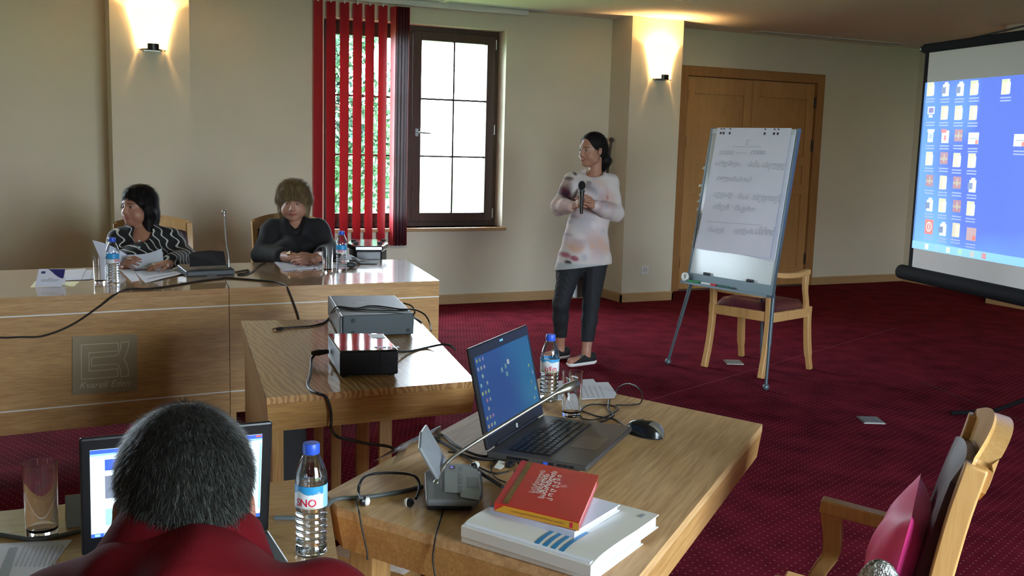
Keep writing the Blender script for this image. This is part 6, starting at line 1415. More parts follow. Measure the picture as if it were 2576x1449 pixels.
def strands(parent, roots, normals, dirs, length, width, mat, name, lift=.3, seed=1, jitter=.25):
    """short hair blades: two-segment tapered slivers"""
    rng = np.random.RandomState(seed); n = len(roots); L_ = length*(.7+.6*rng.rand(n))[:, None]; d = dirs+rng.randn(n, 3)*jitter; d /= np.linalg.norm(d, axis=1, keepdims=True)
    t = d*(1-lift)+normals*lift; t /= np.linalg.norm(t, axis=1, keepdims=True); s = np.cross(normals, d); s /= np.linalg.norm(s, axis=1, keepdims=True)+1e-9
    a = roots-normals*.002; m = a+t*L_*.55; e = m+(d*.95+normals*.05)*L_*.5
    V = np.stack([a-s*width, a+s*width, m-s*width*.8, m+s*width*.8, e], 1).reshape(-1, 3); i = np.arange(n)[:, None]*5
    Mi = np.array(wmat(parent).inverted()); V = V@Mi[:3, :3].T+Mi[:3, 3]
    F = np.concatenate([i+np.array([[0, 1, 3, 2]])]); F2 = i+np.array([[2, 3, 4]])
    me = bpy.data.meshes.new(name); ob = bpy.data.objects.new(name, me); COL.objects.link(ob); ob.parent = parent
    nv, nq, nt = len(V), len(F), len(F2); me.vertices.add(nv); me.vertices.foreach_set('co', V.astype(np.float32).ravel()); me.loops.add(nq*4+nt*3)
    me.loops.foreach_set('vertex_index', np.concatenate([F.ravel(), F2.ravel()]).astype(np.int32)); me.polygons.add(nq+nt)
    me.polygons.foreach_set('loop_start', np.concatenate([np.arange(nq)*4, nq*4+np.arange(nt)*3]).astype(np.int32)); me.update(calc_edges=True); me.validate()
    me.polygons.foreach_set('use_smooth', [True]*len(me.polygons)); me.materials.append(MATS[mat]); ob['kind'] = 'stuff'; return ob
def sample_surface(S, n, keep, seed=0):
    """random points on a field's surface with normals"""
    V, F = S.mesh(); rng = np.random.RandomState(seed); a, b, c, d = [V[F[:, i]] for i in range(4)]; nr = np.cross(c-a, d-b); ar = np.linalg.norm(nr, axis=1); nr = nr/(ar[:, None]+1e-12)
    ce = (a+b+c+d)/4; ok = keep(ce, nr); ar = np.where(ok, ar, 0); i = rng.choice(len(F), n, p=ar/ar.sum()); u, v = rng.rand(n, 1), rng.rand(n, 1)
    return a[i]*(1-u)*(1-v)+b[i]*u*(1-v)+c[i]*u*v+d[i]*(1-u)*v, nr[i]

# ---------------------------------------------------------------- the woman standing with the microphone
D0 = depth(onz(1440, 915, 0))-.02
A = lambda u, v, d=0.0: at(u, v, D0+d)
toCam = unit(np.array([-CF[0], -CF[1], 0])); camR = unit(np.array([CR[0], CR[1], 0]))
pw = thing('person', 'standing woman in a pale floral tunic and black trousers holding a microphone', 'person', onz(1440, 915, 0))
S = Sdf(A(1375, 925, -.5).min()*0+np.minimum(A(1370, 930, -.45), A(1600, 320, .45))-.12, np.maximum(A(1370, 930, -.45), A(1600, 320, .45))+.12, .0042)
hc = A(1489, 378, 0); hf = unit(toCam*.61-camR*.79+np.array([0, 0, -.04])); hR = frame(hf, (0.02, 0, 1)); HK = .985
neck0 = A(1499, 398, .035); neck1 = A(1496, 447, .035)
spots = head(S, hc, hR, HK, smile=1.0)
S.rc(neck0, neck1, .041, .046, .012)
shR, shL = A(1439, 455, -.02), A(1535, 457, .05); elR, elL = A(1408, 520, -.04), A(1548, 536, .02); wrR, wrL = A(1440, 520, -.25), A(1496, 517, -.24)
S.rc(A(1491, 490, .03), A(1490, 560, .02), .10, .10, .05, flat=(toCam, .75)); S.rc(neck1, A(1491, 490, .03), .05, .10, .03, flat=(toCam, .8)); S.rc(A(1487, 560, .02), A(1474, 625, .02), .10, .105, .05, flat=(toCam, .8)); S.rc(A(1450, 640, .02), A(1490, 640, .03), .075, .075, .04)
for sh_, el_, wr_ in ((shR, elR, wrR), (shL, elL, wrL)):
    S.rc(neck1-np.array([0, 0, .03]), sh_, .036, .045, .03); S.rc(sh_, el_, .045, .036, .02); S.rc(el_, wr_, .036, .024, .02)
mic0, mic1 = A(1462, 538, -.34), A(1464, 455, -.33); md_ = unit(mic1-mic0)
# her right hand (image left) steadies, her left hand grips the microphone
tipsR = hand(S, wrR, unit(A(1462, 508, -.33)-wrR), unit(toCam*.75+np.array([0, 0, .5])-camR*.25), (0, 0, 1), .90, (.45, .75, .5), .05, (.5, .3))
tipsL = hand(S, wrL, unit(A(1468, 502, -.32)-wrL), unit(toCam*.80+camR*.5+np.array([0, 0, .2])), (0, 0, 1), .92, (.55, .85, .5), .05, (.45, .2))
hipR, hipL = A(1438, 660, .0), A(1497, 660, .04); knR, knL = A(1411, 765, -.02), A(1486, 770, .0); anR, anL = A(1408, 868, .02), A(1474, 880, .0)
ftR, ftL = onz(1404, 903, 0), onz(1468, 917, 0)
anR = np.array([*at(1409, 870, depth(ftR))[:2], .0])+np.array([0, 0, .09]); anL = np.array([*at(1475, 885, depth(ftL))[:2], .0])+np.array([0, 0, .09])
for hp_, kn_, an_ in ((hipR, knR, anR), (hipL, knL, anL)):
    S.rc(hp_, kn_, .070, .045, .03); S.rc(kn_, lerp(kn_, an_, .35), .045, .043, .02); S.rc(lerp(kn_, an_, .35), an_, .043, .031, .02); S.rc(an_, an_-np.array([0, 0, .05]), .032, .034, .01)
toeR, toeL = unit(toCam*.62-camR*.78), unit(toCam*.62-camR*.78)
for an_, td_ in ((anR, toeR), (anL, toeL)): b = np.array([an_[0], an_[1], .035]); S.rc(b-td_*.04, b+td_*.14, .030, .026, .015)
for p, d, z_ in tipsR+tipsL: spots.append((p+d*.002+z_*.005, (.0058, .0058, .0058), None, (.45, .02, .03), .2))
S.build('body', 'skin', pw, SK2, spots)
# hair: drawn back into a low pony tail
H = Sdf(hc-.17, hc+np.array([.17, .17, .16]), .0035); P_ = lambda x, y, z: hc+hR@(np.array([x, y, z])*HK)
H.el(P_(0, -.020, .040), np.array([.080, .096, .086])*HK, hR, .01); H.el(P_(0, -.075, -.005), np.array([.062, .048, .06])*HK, hR, .03)
H.el(P_(0, .078, -.020), np.array([.066, .075, .098])*HK, hR, .012, 's'); H.cut(P_(0, .0, -.050), -(hR[:, 2]-.55*hR[:, 1]))
for s in (-1, 1): H.el(P_(s*.083, -.004, -.010), np.array([.020, .024, .036])*HK, hR, .008, 's')
H.rc(P_(0, -.105, -.020), P_(.005, -.128, -.075), .030, .036, .02); H.rc(P_(.005, -.128, -.075), P_(.02, -.115, -.140), .036, .016, .02)
m, N, L, b = nmat('hair_black'); b.inputs['Base Color'].default_value = (.010, .008, .007, 1); b.inputs['Roughness'].default_value = .62; b.inputs['Specular IOR Level'].default_value = .25
hs = H.build('hair', 'hair_black', pw)
plain('hair_strand_black', (.012, .009, .008), .75, spec=.12); plain('hair_strand_brown', (.13, .080, .038), .7, spec=.15); plain('hair_strand_blond', (.27, .18, .09), .7, spec=.15)
pts, nr = sample_surface(H, 9000, lambda c_, n_: np.ones(len(c_), bool), 2); fl = np.tile(-hR[:, 1]-.25*hR[:, 2], (len(pts), 1)); strands(hs, pts, nr, fl-nr*(fl*nr).sum(1, keepdims=True), .035, .0007, 'hair_strand_black', 'hair_strands', .04, 5, .10)
for s in (1, -1):
    q = P_(s*.079, -.006, -.050); MB().sphere(q, .0055, 8, 6).tube([q, q+np.array([0, 0, -.02])], [.002, .005], 6).build('earring', 'chrome', pw, smooth=True)
# tunic
C = Sdf(np.minimum(A(1370, 800, -.45), A(1600, 420, .4))-.1, np.maximum(A(1370, 800, -.45), A(1600, 420, .4))+.1, .0055)
C.rc(A(1488, 470, .02), A(1484, 545, .01), .125, .130, .05, flat=(toCam, .78)); C.rc(shR, shL, .048, .048, .05); C.rc(A(1490, 447, .02), A(1490, 470, .02), .085, .11, .04, flat=(toCam, .7))
C.rc(A(1482, 540, .0), A(1462, 705, .01), .130, .212, .04, flat=(toCam, .72)); C.el(A(1476, 492, -.10), (.07, .07, .06), None, .06)
for sh_, el_, wr_ in ((shR, elR, wrR), (shL, elL, wrL)):
    C.rc(sh_, el_, .058, .058, .03); C.rc(el_, lerp(el_, wr_, .5), .060, .052, .02); C.rc(lerp(el_, wr_, .5), lerp(el_, wr_, .95), .052, .040, .02)
ph_ = lambda x, y, z: np.sin(26*(x*camR[0]+y*camR[1])+3*np.sin(5*z))*np.clip((1.05-z)*2.2, 0, 1)
C.noise(.012, ph_)
C.noise(.0035, lambda x, y, z: np.sin(38*z+20*x)*np.sin(31*y+15*z))
hl = A(1388, 672, 0); hr_ = A(1537, 657, 0); C.cut(A(1465, 674, -.14), unit(np.array([0, 0, -1])+camR*.14+toCam*.10))
C.el(A(1492, 424, -.045), (.095, .095, .058), frame(toCam), .012, 's')       # neckline
C.rc(neck0, neck1-np.array([0, 0, .02]), .058, .066, .0, 's')
C2 = C
for sh_, el_, wr_ in ((shR, elR, wrR), (shL, elL, wrL)): pass
fd_ = -.17; bl = []
def blot(u, v, r, col, d=fd_, soft=.6, el_=1.0): bl.append((A(u, v, d), (r*el_*1.3, .2, r*1.3), None, col, soft))
WH, PK, PL, GR, DK, RD, OR = (.62, .52, .50), (.52, .36, .34), (.36, .20, .22), (.42, .38, .42), (.030, .020, .030), (.22, .022, .045), (.55, .33, .24)
for u, v, r, c_ in ((1440, 470, .06, (.45, .34, .26)), (1420, 500, .05, (.50, .42, .36)), (1520, 500, .07, PK), (1510, 560, .09, WH), (1480, 600, .08, (.60, .55, .58)), (1430, 600, .05, (.5, .46, .44)), (1505, 610, .06, PK), (1520, 475, .05, OR), (1558, 500, .04, (.50, .28, .24)), (1475, 545, .06, GR), (1440, 640, .05, (.5, .47, .46)), (1500, 480, .05, (.50, .46, .44))): blot(u, v, r, c_)
for u, v, r, c_, e_ in ((1442, 483, .034, (.12, .02, .05), 1.0), (1436, 492, .02, (.05, .015, .03), 1), (1455, 470, .022, DK, 1.0), (1492, 472, .018, DK, 1), (1482, 482, .024, DK, 1.1), (1474, 492, .02, (.06, .04, .07), 1), (1500, 463, .014, DK, 1), (1470, 438, .013, (.06, .03, .03), 1), (1452, 452, .014, (.08, .05, .05), 1.4), (1447, 505, .02, (.08, .03, .06), 1), (1462, 540, .026, (.05, .04, .06), 1), (1450, 560, .022, (.10, .07, .09), 1), (1536, 492, .020, PL, 1), (1538, 510, .009, (.16, .07, .08), .6), (1558, 500, .016, (.42, .16, .15), .8),
                        (1424, 583, .014, (.10, .03, .06), 1), (1438, 575, .014, (.06, .04, .06), .9), (1448, 595, .012, (.08, .05, .06), 1.6), (1424, 605, .013, (.25, .12, .16), .8), (1434, 620, .02, (.06, .05, .06), .35), (1463, 626, .021, RD, 1.2), (1468, 630, .012, (.30, .03, .06), 1), (1440, 645, .017, (.34, .10, .13), 1), (1455, 652, .014, (.30, .08, .11), 1.2), (1442, 664, .014, (.04, .03, .04), .8), (1520, 620, .03, (.42, .36, .44), 1), (1500, 520, .03, (.48, .40, .44), 1.2), (1416, 530, .014, (.3, .24, .26), 1)): blot(u, v, r, c_, soft=.28, el_=e_)
rng = np.random.RandomState(21)
for k in range(45):
    u, v = 1400+150*rng.rand(), 440+225*rng.rand(); blot(u, v, .012+.022*rng.rand(), [PK, GR, OR, (.54, .44, .45), (.46, .36, .38), (.64, .58, .58)][rng.randint(6)], soft=.7, el_=.6+.8*rng.rand())
hem = (A(1465, 668, -.14)); bl.append((A(1465, 682, -.1), (.5, .5, .050), None, (.38, .40, .40), .12))
vmat('tunic_print', .8, bump=.15, bscale=60, sheen=.1); C.build('tunic', 'tunic_print', pw, (.58, .50, .47), bl)
# longer back of the tunic hanging behind the legs
mb = MB(); P = []
for i in range(9):
    t = i/8; row = []
    for j in range(13): s = j/12; row.append(A(1398+122*s+4*math.sin(s*9), 655+t*(95*(.35+.65*math.sin(s*PI*.9+.25)))*1.0, .13+.02*math.sin(s*14)))
    P.append(row)
MB().sheet(P, .001).build('tunic_tail', plain('chiffon', (.55, .56, .56), .8), pw, smooth=80)
# trousers
Tz = Sdf(np.minimum(A(1370, 890, -.3), A(1560, 630, .3))-.1, np.maximum(A(1370, 890, -.3), A(1560, 630, .3))+.1, .0055)
Tz.rc(A(1452, 640, .01), A(1490, 640, .04), .088, .088, .05, flat=(toCam, .9))
for hp_, kn_, an_, hem_v in ((hipR, knR, anR, 853), (hipL, knL, anL, 862)):
    Tz.rc(hp_, kn_, .088, .056, .04); Tz.rc(kn_, lerp(kn_, an_, .3), .056, .053, .02); Tz.rc(lerp(kn_, an_, .3), an_, .053, .042, .02)
Tz.noise(.0022, lambda x, y, z: np.sin(60*z+14*np.sin(25*x+18*y)))
Tz.cut((0, 0, onz(1408, 858, 0)[2]+A(1408, 856, .0)[2]), (0, 0, -1))
plain('trouser_black', (.010, .011, .013), .8); Tz.build('trousers', 'trouser_black', pw)
for an_, td_ in ((anR, toeR), (anL, toeL)):
    b = np.array([an_[0], an_[1], .0]); Sh = Sdf(b-.22, b+np.array([.22, .22, .14]), .0035); sd = np.array([-td_[1], td_[0], 0])
    Sh.rc(b-td_*.045+np.array([0, 0, .045]), b+td_*.13+np.array([0, 0, .034]), .040, .036, .01, flat=(sd, .95)); Sh.cut((0, 0, .022), (0, 0, -1)); Sh.cut(b+np.array([0, 0, .085]), unit(np.array([0, 0, 1])+td_*.42))
    Sh.rc(b+np.array([0, 0, .06]), b+np.array([0, 0, .16]), .034, .040, .0, 's')
    so_ = Sh.build('shoe', plain('shoe_black', (.010, .010, .011), .7) if 'shoe_black' not in MATS else 'shoe_black', pw)
    Ss = Sdf(b-.22, b+np.array([.22, .22, .1]), .0035); Ss.rc(b-td_*.048+np.array([0, 0, .03]), b+td_*.135+np.array([0, 0, .03]), .042, .038, .01, flat=(sd, .95)); Ss.cut((0, 0, .024), (0, 0, 1)); Ss.cut((0, 0, .0), (0, 0, -1)); Ss.build('sole', 'white_print', so_)
mi = thing('hand_microphone', 'black handheld microphone gripped by the standing woman', 'microphone', mic0)
MB().tube([mic0, lerp(mic0, mic1, .5), lerp(mic0, mic1, .66)], [.0115, .0145, .018], 14).build('handle', 'dark_metal', mi, smooth=True); MB().tube([lerp(mic0, mic1, .66), lerp(mic0, mic1, .72)], .0205, 16).build('collar', 'dark_grey', mi, smooth=40)
MB().sphere(lerp(mic0, mic1, .86), .024, 16, 12, (1, 1, 1.25)).build('foam_head', plain('mic_foam', (.008, .008, .008), .9, bump=.5, bscale=500), mi, smooth=True)
# ---------------------------------------------------------------- seated woman in the striped blouse
def seated(D, label, base):
    return thing('person', label, 'person', base)
m, N, L, b = nmat('striped_blouse'); b.inputs['Roughness'].default_value = .8
tc = N.new('ShaderNodeTexCoord'); sp3 = N.new('ShaderNodeSeparateXYZ'); L.new(tc.outputs['Object'], sp3.inputs[0])
def mth(op, a, b_=None, c_=None):
    n = N.new('ShaderNodeMath'); n.operation = op
    for i, q in enumerate((a, b_, c_)):
        if q is None: continue
        if isinstance(q, (int, float)): n.inputs[i].default_value = q
        else: L.new(q, n.inputs[i])
    return n.outputs[0]
nzb = N.new('ShaderNodeTexNoise'); nzb.inputs['Scale'].default_value = 9; L.new(tc.outputs['Object'], nzb.inputs['Vector'])
wav = mth('SINE', mth('MULTIPLY', sp3.outputs['Z'], 98)); 
xx = mth('ADD', mth('MULTIPLY', sp3.outputs['X'], 1.0), mth('MULTIPLY', sp3.outputs['Y'], .55)); ph = mth('ADD', mth('MULTIPLY', xx, 21), mth('ADD', mth('MULTIPLY', wav, .24), mth('MULTIPLY', nzb.outputs['Fac'], .9)))
fr = mth('ABSOLUTE', mth('SUBTRACT', mth('FRACT', ph), .5)); msk = mth('LESS_THAN', fr, .085)
mx = N.new('ShaderNodeMix'); mx.data_type = 'RGBA'; L.new(msk, mx.inputs[0]); mx.inputs[6].default_value = (.010, .010, .012, 1); mx.inputs[7].default_value = (.60, .58, .54, 1); L.new(mx.outputs[2], b.inputs['Base Color'])

YW = 6.42; D1 = depth(ony(345, 560, YW)); B = lambda u, v, d=0.0: at(u, v, D1+d)
p1 = thing('person', 'seated woman with black bob in a black blouse with wavy white stripes', 'person', np.array([*B(365, 620)[:2], .0]))
lo = np.minimum(B(240, 700, -.5), B(520, 450, .35))-.08; hi = np.maximum(B(240, 700, -.5), B(520, 450, .35))+.08; lo[2] = .42
S = Sdf(lo, hi, .0045)
hc = B(346, 519, 0); hR = frame(unit(toCam*.88-camR*.47+np.array([0, 0, -.04]))); spots = head(S, hc, hR, .98, full=1.0)
nk0, nk1 = B(358, 540, .04), B(362, 590, .03); S.rc(nk0, nk1, .050, .062, .012)
sR, sL = B(303, 606, 0), B(428, 606, .04); eR, eL = B(284, 655, -.05), B(466, 652, -.02); wR, wL = B(312, 668, -.30), B(420, 666, -.32)
S.rc(B(364, 622, .02), B(365, 690, .03), .11, .15, .05, flat=(toCam, .8)); S.rc(nk1, B(364, 622, .02), .06, .11, .03, flat=(toCam, .8)); S.rc(B(365, 690, .03), np.array([*B(365, 700, .05)[:2], .50]), .15, .17, .05)
for a, b_, c_ in ((sR, eR, wR), (sL, eL, wL)): S.rc(nk1-np.array([0, 0, .045]), a, .045, .052, .03); S.rc(a, b_, .052, .043, .02); S.rc(b_, c_, .042, .027, .02)
wL[2] = max(wL[2], T+.035); 
hand(S, wL, unit(np.array([-.75, -.6, -.05])), (0, 0, 1), (0, -1, 0), .92, (.25, .35, .25), .08, (.6, .2)); hand(S, wR, unit(np.array([.1, -.85, .35])), unit(np.array([-.6, -.2, .4])), (.7, 0, .7), .92, (.5, .6, .4), .05, (.4, .4))
S.build('body', 'skin', p1, SK1, spots)
C = Sdf(lo, hi, .006)
C.rc(B(363, 612, .02), B(366, 700, .0), .135, .175, .06, flat=(toCam, .82)); C.rc(sR, sL, .066, .066, .05); C.rc(B(366, 690, 0), np.array([*B(366, 700, .05)[:2], .52]), .178, .19, .05); C.el(B(366, 650, -.10), (.14, .10, .09), frame(toCam), .06)
for a, b_, c_ in ((sR, eR, wR), (sL, eL, wL)): C.rc(a, b_, .072, .064, .04); C.rc(b_, lerp(b_, c_, .80), .066, .050, .03)
C.noise(.003, lambda x, y, z: np.sin(40*z+22*x)*np.sin(33*x+12*z)); C.el(B(352, 578, -.085), (.062, .10, .085), frame(toCam), .01, 's'); C.rc(nk0, nk1, .064, .07, .0, 's')
cb = C.build('blouse', 'striped_blouse', p1)
for v in (606, 622): q = B(351, v, -.19); MB().sphere(B(351, v, -.185), .006, 10, 6).build('button', plain('button_teal', (.35, .5, .52), .3) if 'button_teal' not in MATS else 'button_teal', cb, smooth=True)
H = Sdf(hc-.22, hc+np.array([.22, .22, .17]), .004); P_ = lambda x, y, z: hc+hR@np.array([x, y, z])
H.el(P_(0, -.022, .045), (.086, .102, .086), hR, .01); H.el(P_(0, -.048, -.040), (.096, .084, .140), hR, .03); H.rc(P_(-.075, -.015, -.05), P_(-.082, .0, -.145), .034, .022, .03); H.rc(P_(.075, -.015, -.05), P_(.082, .0, -.145), .034, .022, .03)
H.rc(P_(-.015, .050, .092), P_(-.072, .034, .02), .016, .014, .02); H.rc(P_(-.015, .050, .092), P_(.074, .034, .015), .018, .014, .02)
H.el(P_(-.004, .100, -.036), (.067, .088, .098), hR, .012, 's'); H.cut(P_(0, 0, -.160), unit(-hR[:, 2]))
H.noise(.0008, lambda x, y, z: np.sin(220*(x*camR[0]+y*camR[1])+12*z)); h1 = H.build('hair', 'hair_black', p1)
def bob(hobj, Hs, mats, n, ln, seed):
    pts, nr = sample_surface(Hs, n, lambda c_, n_: ~(((c_-hc)@hR[:, 1] > .035) & ((c_-hc)@hR[:, 2] < .062)), seed); cr = P_(0, -.01, .13); rel = pts-cr; fl = rel/np.linalg.norm(rel, axis=1, keepdims=True)*.5+np.array([0, 0, -1.0])*.8; fl = fl-nr*(fl*nr).sum(1, keepdims=True); fl = fl/(np.linalg.norm(fl, axis=1, keepdims=True)+1e-6)
    sel = np.random.RandomState(seed).randint(len(mats), size=n)
    for i, mt in enumerate(mats): strands(hobj, pts[sel == i], nr[sel == i], fl[sel == i], ln, .0008, mt, 'hair_strands', .03, seed+i, .07)
bob(h1, H, ['hair_strand_black'], 12000, .045, 6)
q = P_(.080, -.004, -.05); MB().tube([q, q+np.array([0, 0, -.03])], [.002, .006], 8).build('earring', 'chrome', p1, smooth=True)
q = P_(-.080, -.004, -.05); MB().tube([q, q+np.array([0, 0, -.03])], [.002, .006], 8).build('earring', 'chrome', p1, smooth=True)
# the open sheets she holds
def curved(pix, label, bend, name='held_sheet'):
    C4 = [B(u, v, d) for u, v, d in pix]; nrm = unit(np.cross(C4[1]-C4[0], C4[3]-C4[0])); nrm = nrm if nrm@toCam > 0 else -nrm
    P = [[lerp(lerp(C4[0], C4[1], s), lerp(C4[3], C4[2], s), t)+nrm*bend*math.sin(PI*s) for s in np.linspace(0, 1, 13)] for t in np.linspace(0, 1, 7)]
    r = tag(MB().sheet(P, .0007).build(name, 'paper_cool', smooth=80), label, 'paper', 'sheets held by the woman in the striped blouse'); return r
curved(((232, 604, -.30), (320, 641, -.26), (314, 672, -.30), (262, 672, -.33)), 'white sheet bent up at the left in the hand of the striped woman', .03)
curved(((320, 641, -.27), (407, 625, -.26), (413, 671, -.34), (318, 673, -.32)), 'white sheet bent up before the chest of the striped woman', -.02)

# ---------------------------------------------------------------- seated woman in black with clasped hands
YW = 6.47; D2 = depth(ony(740, 560, YW)); B = lambda u, v, d=0.0: at(u, v, D2+d)
p2 = thing('person', 'seated woman with light brown bob in a black blouse, hands clasped', 'person', np.array([*B(742, 620)[:2], .0]))
lo = np.minimum(B(620, 700, -.55), B(870, 440, .35))-.08; hi = np.maximum(B(620, 700, -.55), B(870, 440, .35))+.08; lo[2] = .42
S = Sdf(lo, hi, .0045)
hc = B(739, 507, 0); hR = frame(unit(toCam*.97+camR*.10+np.array([0, 0, -.16]))); spots = head(S, hc, hR, 1.0, 0, .5, 1.0)
nk0, nk1 = B(742, 530, .045), B(744, 580, .03); S.rc(nk0, nk1, .050, .062, .012)
sR, sL = B(688, 582, .02), B(798, 582, .02); eR, eL = B(664, 642, -.06), B(826, 636, -.06); wR, wL = B(738, 650, -.42), B(796, 650, -.40)
for w_ in (wR, wL): w_[2] = T+.045
S.rc(B(744, 612, .02), B(744, 690, .03), .11, .15, .05, flat=(toCam, .8)); S.rc(nk1, B(744, 612, .02), .06, .11, .03, flat=(toCam, .8)); S.rc(B(744, 690, .03), np.array([*B(744, 700, .05)[:2], .50]), .15, .17, .05)
for a, b_, c_ in ((sR, eR, wR), (sL, eL, wL)): S.rc(nk1-np.array([0, 0, .045]), a, .045, .052, .03); S.rc(a, b_, .052, .043, .02); S.rc(b_, c_, .043, .029, .02)
mid_ = (wR+wL)/2
hand(S, wR, unit(np.array([.90, -.10, -.05])+toCam*.30), unit(toCam*.65+np.array([0, 0, .75])), (0, 0, 1), .95, (.45, .95, .5), .04, (.4, .1)); hand(S, wL+np.array([0, 0, -.006]), unit(np.array([-.90, -.10, -.02])+toCam*.12), unit(toCam*.85+np.array([0, 0, .35])), (0, 0, 1), .95, (.35, .9, .5), .04, (.5, .1))
S.build('body', 'skin', p2, SK2, spots)
C = Sdf(lo, hi, .006)
C.rc(B(744, 596, .02), B(744, 700, .0), .135, .175, .06, flat=(toCam, .82)); C.rc(sR, sL, .070, .070, .05); C.rc(B(744, 690, 0), np.array([*B(744, 700, .05)[:2], .52]), .178, .19, .05); C.el(B(746, 632, -.10), (.14, .10, .09), frame(toCam), .06)
for a, b_, c_ in ((sR, eR, wR), (sL, eL, wL)): C.rc(a, b_, .076, .072, .04); C.rc(b_, lerp(b_, c_, .62), .072, .054, .03)
C.noise(.004, lambda x, y, z: np.sin(34*z+26*x)*np.sin(36*x+14*z)); C.rc(B(742, 542, -.08), B(745, 580, -.095), .085, .034, .01, 's'); C.rc(nk0, nk1, .064, .07, .0, 's')
plain('blouse_black', (.010, .010, .012), .85, noise=.5, nscale=14); cb = C.build('blouse', 'blouse_black', p2)
H = Sdf(hc-.20, hc+np.array([.20, .20, .17]), .004); P_ = lambda x, y, z: hc+hR@np.array([x, y, z])
H.el(P_(0, -.020, .050), (.106, .112, .094), hR, .01); H.rc(P_(-.070, -.02, .01), P_(-.072, .005, -.062), .046, .026, .03); H.rc(P_(.070, -.02, .01), P_(.072, .005, -.062), .046, .026, .03); H.rc(P_(0, -.08, .0), P_(0, -.075, -.08), .06, .05, .03)
H.rc(P_(-.045, .062, .060), P_(.045, .062, .060), .030, .030, .03); H.rc(P_(-.040, .082, .046), P_(.040, .082, .042), .012, .012, .02); H.el(P_(0, .118, -.050), (.060, .080, .076), hR, .012, 's')
H.noise(.0007, lambda x, y, z: np.sin(240*(x*camR[0]+y*camR[1])+8*np.sin(9*z)))
m, N, L, b = nmat('hair_blond'); tc = N.new('ShaderNodeTexCoord'); mpn = N.new('ShaderNodeMapping'); mpn.inputs['Scale'].default_value = (150, 150, 5); L.new(tc.outputs['Object'], mpn.inputs['Vector']); nz = N.new('ShaderNodeTexNoise'); nz.inputs['Scale'].default_value = 1.4; nz.inputs['Detail'].default_value = 3; L.new(mpn.outputs['Vector'], nz.inputs['Vector'])
rp = N.new('ShaderNodeValToRGB'); rp.color_ramp.elements[0].color = (.085, .052, .026, 1); rp.color_ramp.elements[1].color = (.27, .185, .095, 1); rp.color_ramp.elements[0].position = .33; rp.color_ramp.elements[1].position = .70; L.new(nz.outputs['Fac'], rp.inputs['Fac']); L.new(rp.outputs['Color'], b.inputs['Base Color']); b.inputs['Roughness'].default_value = .45
h2 = H.build('hair', 'hair_blond', p2); bob(h2, H, ['hair_strand_brown', 'hair_strand_brown', 'hair_strand_blond'], 16000, .045, 12)
# wrist watch
wd_ = unit(wR-eR); wc = wR-wd_*.012; a1 = unit(np.cross(wd_, toCam)); a2 = np.cross(a1, wd_); wt_ = thing('wrist_watch', 'gold watch with a brown strap on the wrist of the woman in black', 'watch', wc)
plain('strap_brown', (.12, .035, .02), .5)
P = [[wc+wd_*(q-.5)*.018+(a1*math.cos(t)+a2*math.sin(t))*.0315 for q in (0, .5, 1)] for t in np.linspace(0, 2*PI, 25)]; MB().sheet(P, .002).build('strap', 'strap_brown', wt_, smooth=True)
fcv = unit(toCam*.8+np.array([0, 0, .6])); fcv = unit(fcv-wd_*(fcv@wd_)); q = wc+fcv*.033; MB().tube([q, q+fcv*.006], .0155, 18).build('watch_case', 'brass', wt_, smooth=40); MB().tube([q+fcv*.0055, q+fcv*.0066], .0125, 18).build('dial', 'white_print', wt_)

# ---------------------------------------------------------------- man in red seen from behind
D3 = 1.32; B = lambda u, v, d=0.0: at(u, v+62, D3+d)
p3 = thing('person', 'grey-haired man in a red polo shirt seated with his back turned', 'person', np.array([*B(460, 1450, -.12)[:2], .0]))
hc = B(464, 1228, 0); hR = frame(unit(np.array([.07, .86, -.50])), (.03, 0, 1)); HK = 1.07
lo = np.minimum(B(-60, 1800, -.35), B(1050, 1000, .55)); hi = np.maximum(B(-60, 1800, -.35), B(1050, 1000, .55)); lo -= .1; hi += .1; lo[2] = .42; hi[2] = 1.32
S = Sdf(lo, hi, .0052); spots = head(S, hc, hR, HK)
nk0, nk1 = hc+hR@np.array([0, -.035, -.055]), B(466, 1352, -.055); S.rc(nk0, nk1, .058, .060, .03)
sR, sL = B(795, 1560, -.10), B(135, 1570, -.10); eR, eL = np.array([sR[0]+.08, sR[1]+.12, .80]), np.array([sL[0]-.07, sL[1]+.12, .80])
tb = B(466, 1535, -.12); S.rc(tb, np.array([nk1[0], nk1[1]-.06, .75]), .09, .13, .05); S.rc(nk1, tb, .06, .09, .04); S.rc(np.array([nk1[0], nk1[1]-.06, .75]), np.array([nk1[0], nk1[1]-.03, .58]), .14, .15, .05)
wR, wL = np.array([.35, 1.56, T+.05]), np.array([.12, 1.60, T+.05])
for a, b_, c_ in ((sR, eR, wR), (sL, eL, wL)): S.rc(tb, a, .06, .055, .04); S.rc(a, b_, .055, .045, .02); S.rc(b_, c_, .045, .030, .02)
hand(S, wR, (-.2, .97, -.05), (0, 0, 1), (-1, 0, 0), 1.0, (.3, .4, .3)); hand(S, wL, (.2, .97, -.05), (0, 0, 1), (1, 0, 0), 1.0, (.3, .4, .3))
S.build('body', 'skin', p3, (.42, .16, .11), spots)
C = Sdf(lo, hi, .006)
C.rc(lerp(nk1, tb, .5), tb, .072, .115, .04); C.rc(tb, np.array([nk1[0], nk1[1]-.07, .78]), .125, .185, .05); C.rc(np.array([nk1[0], nk1[1]-.06, .78]), np.array([nk1[0], nk1[1]-.02, .54]), .19, .19, .05)
for a, b_ in ((sR, eR), (sL, eL)): C.rc(lerp(nk1, tb, .72), a, .074, .080, .055); C.rc(a, lerp(a, b_, .9), .082, .074, .04)
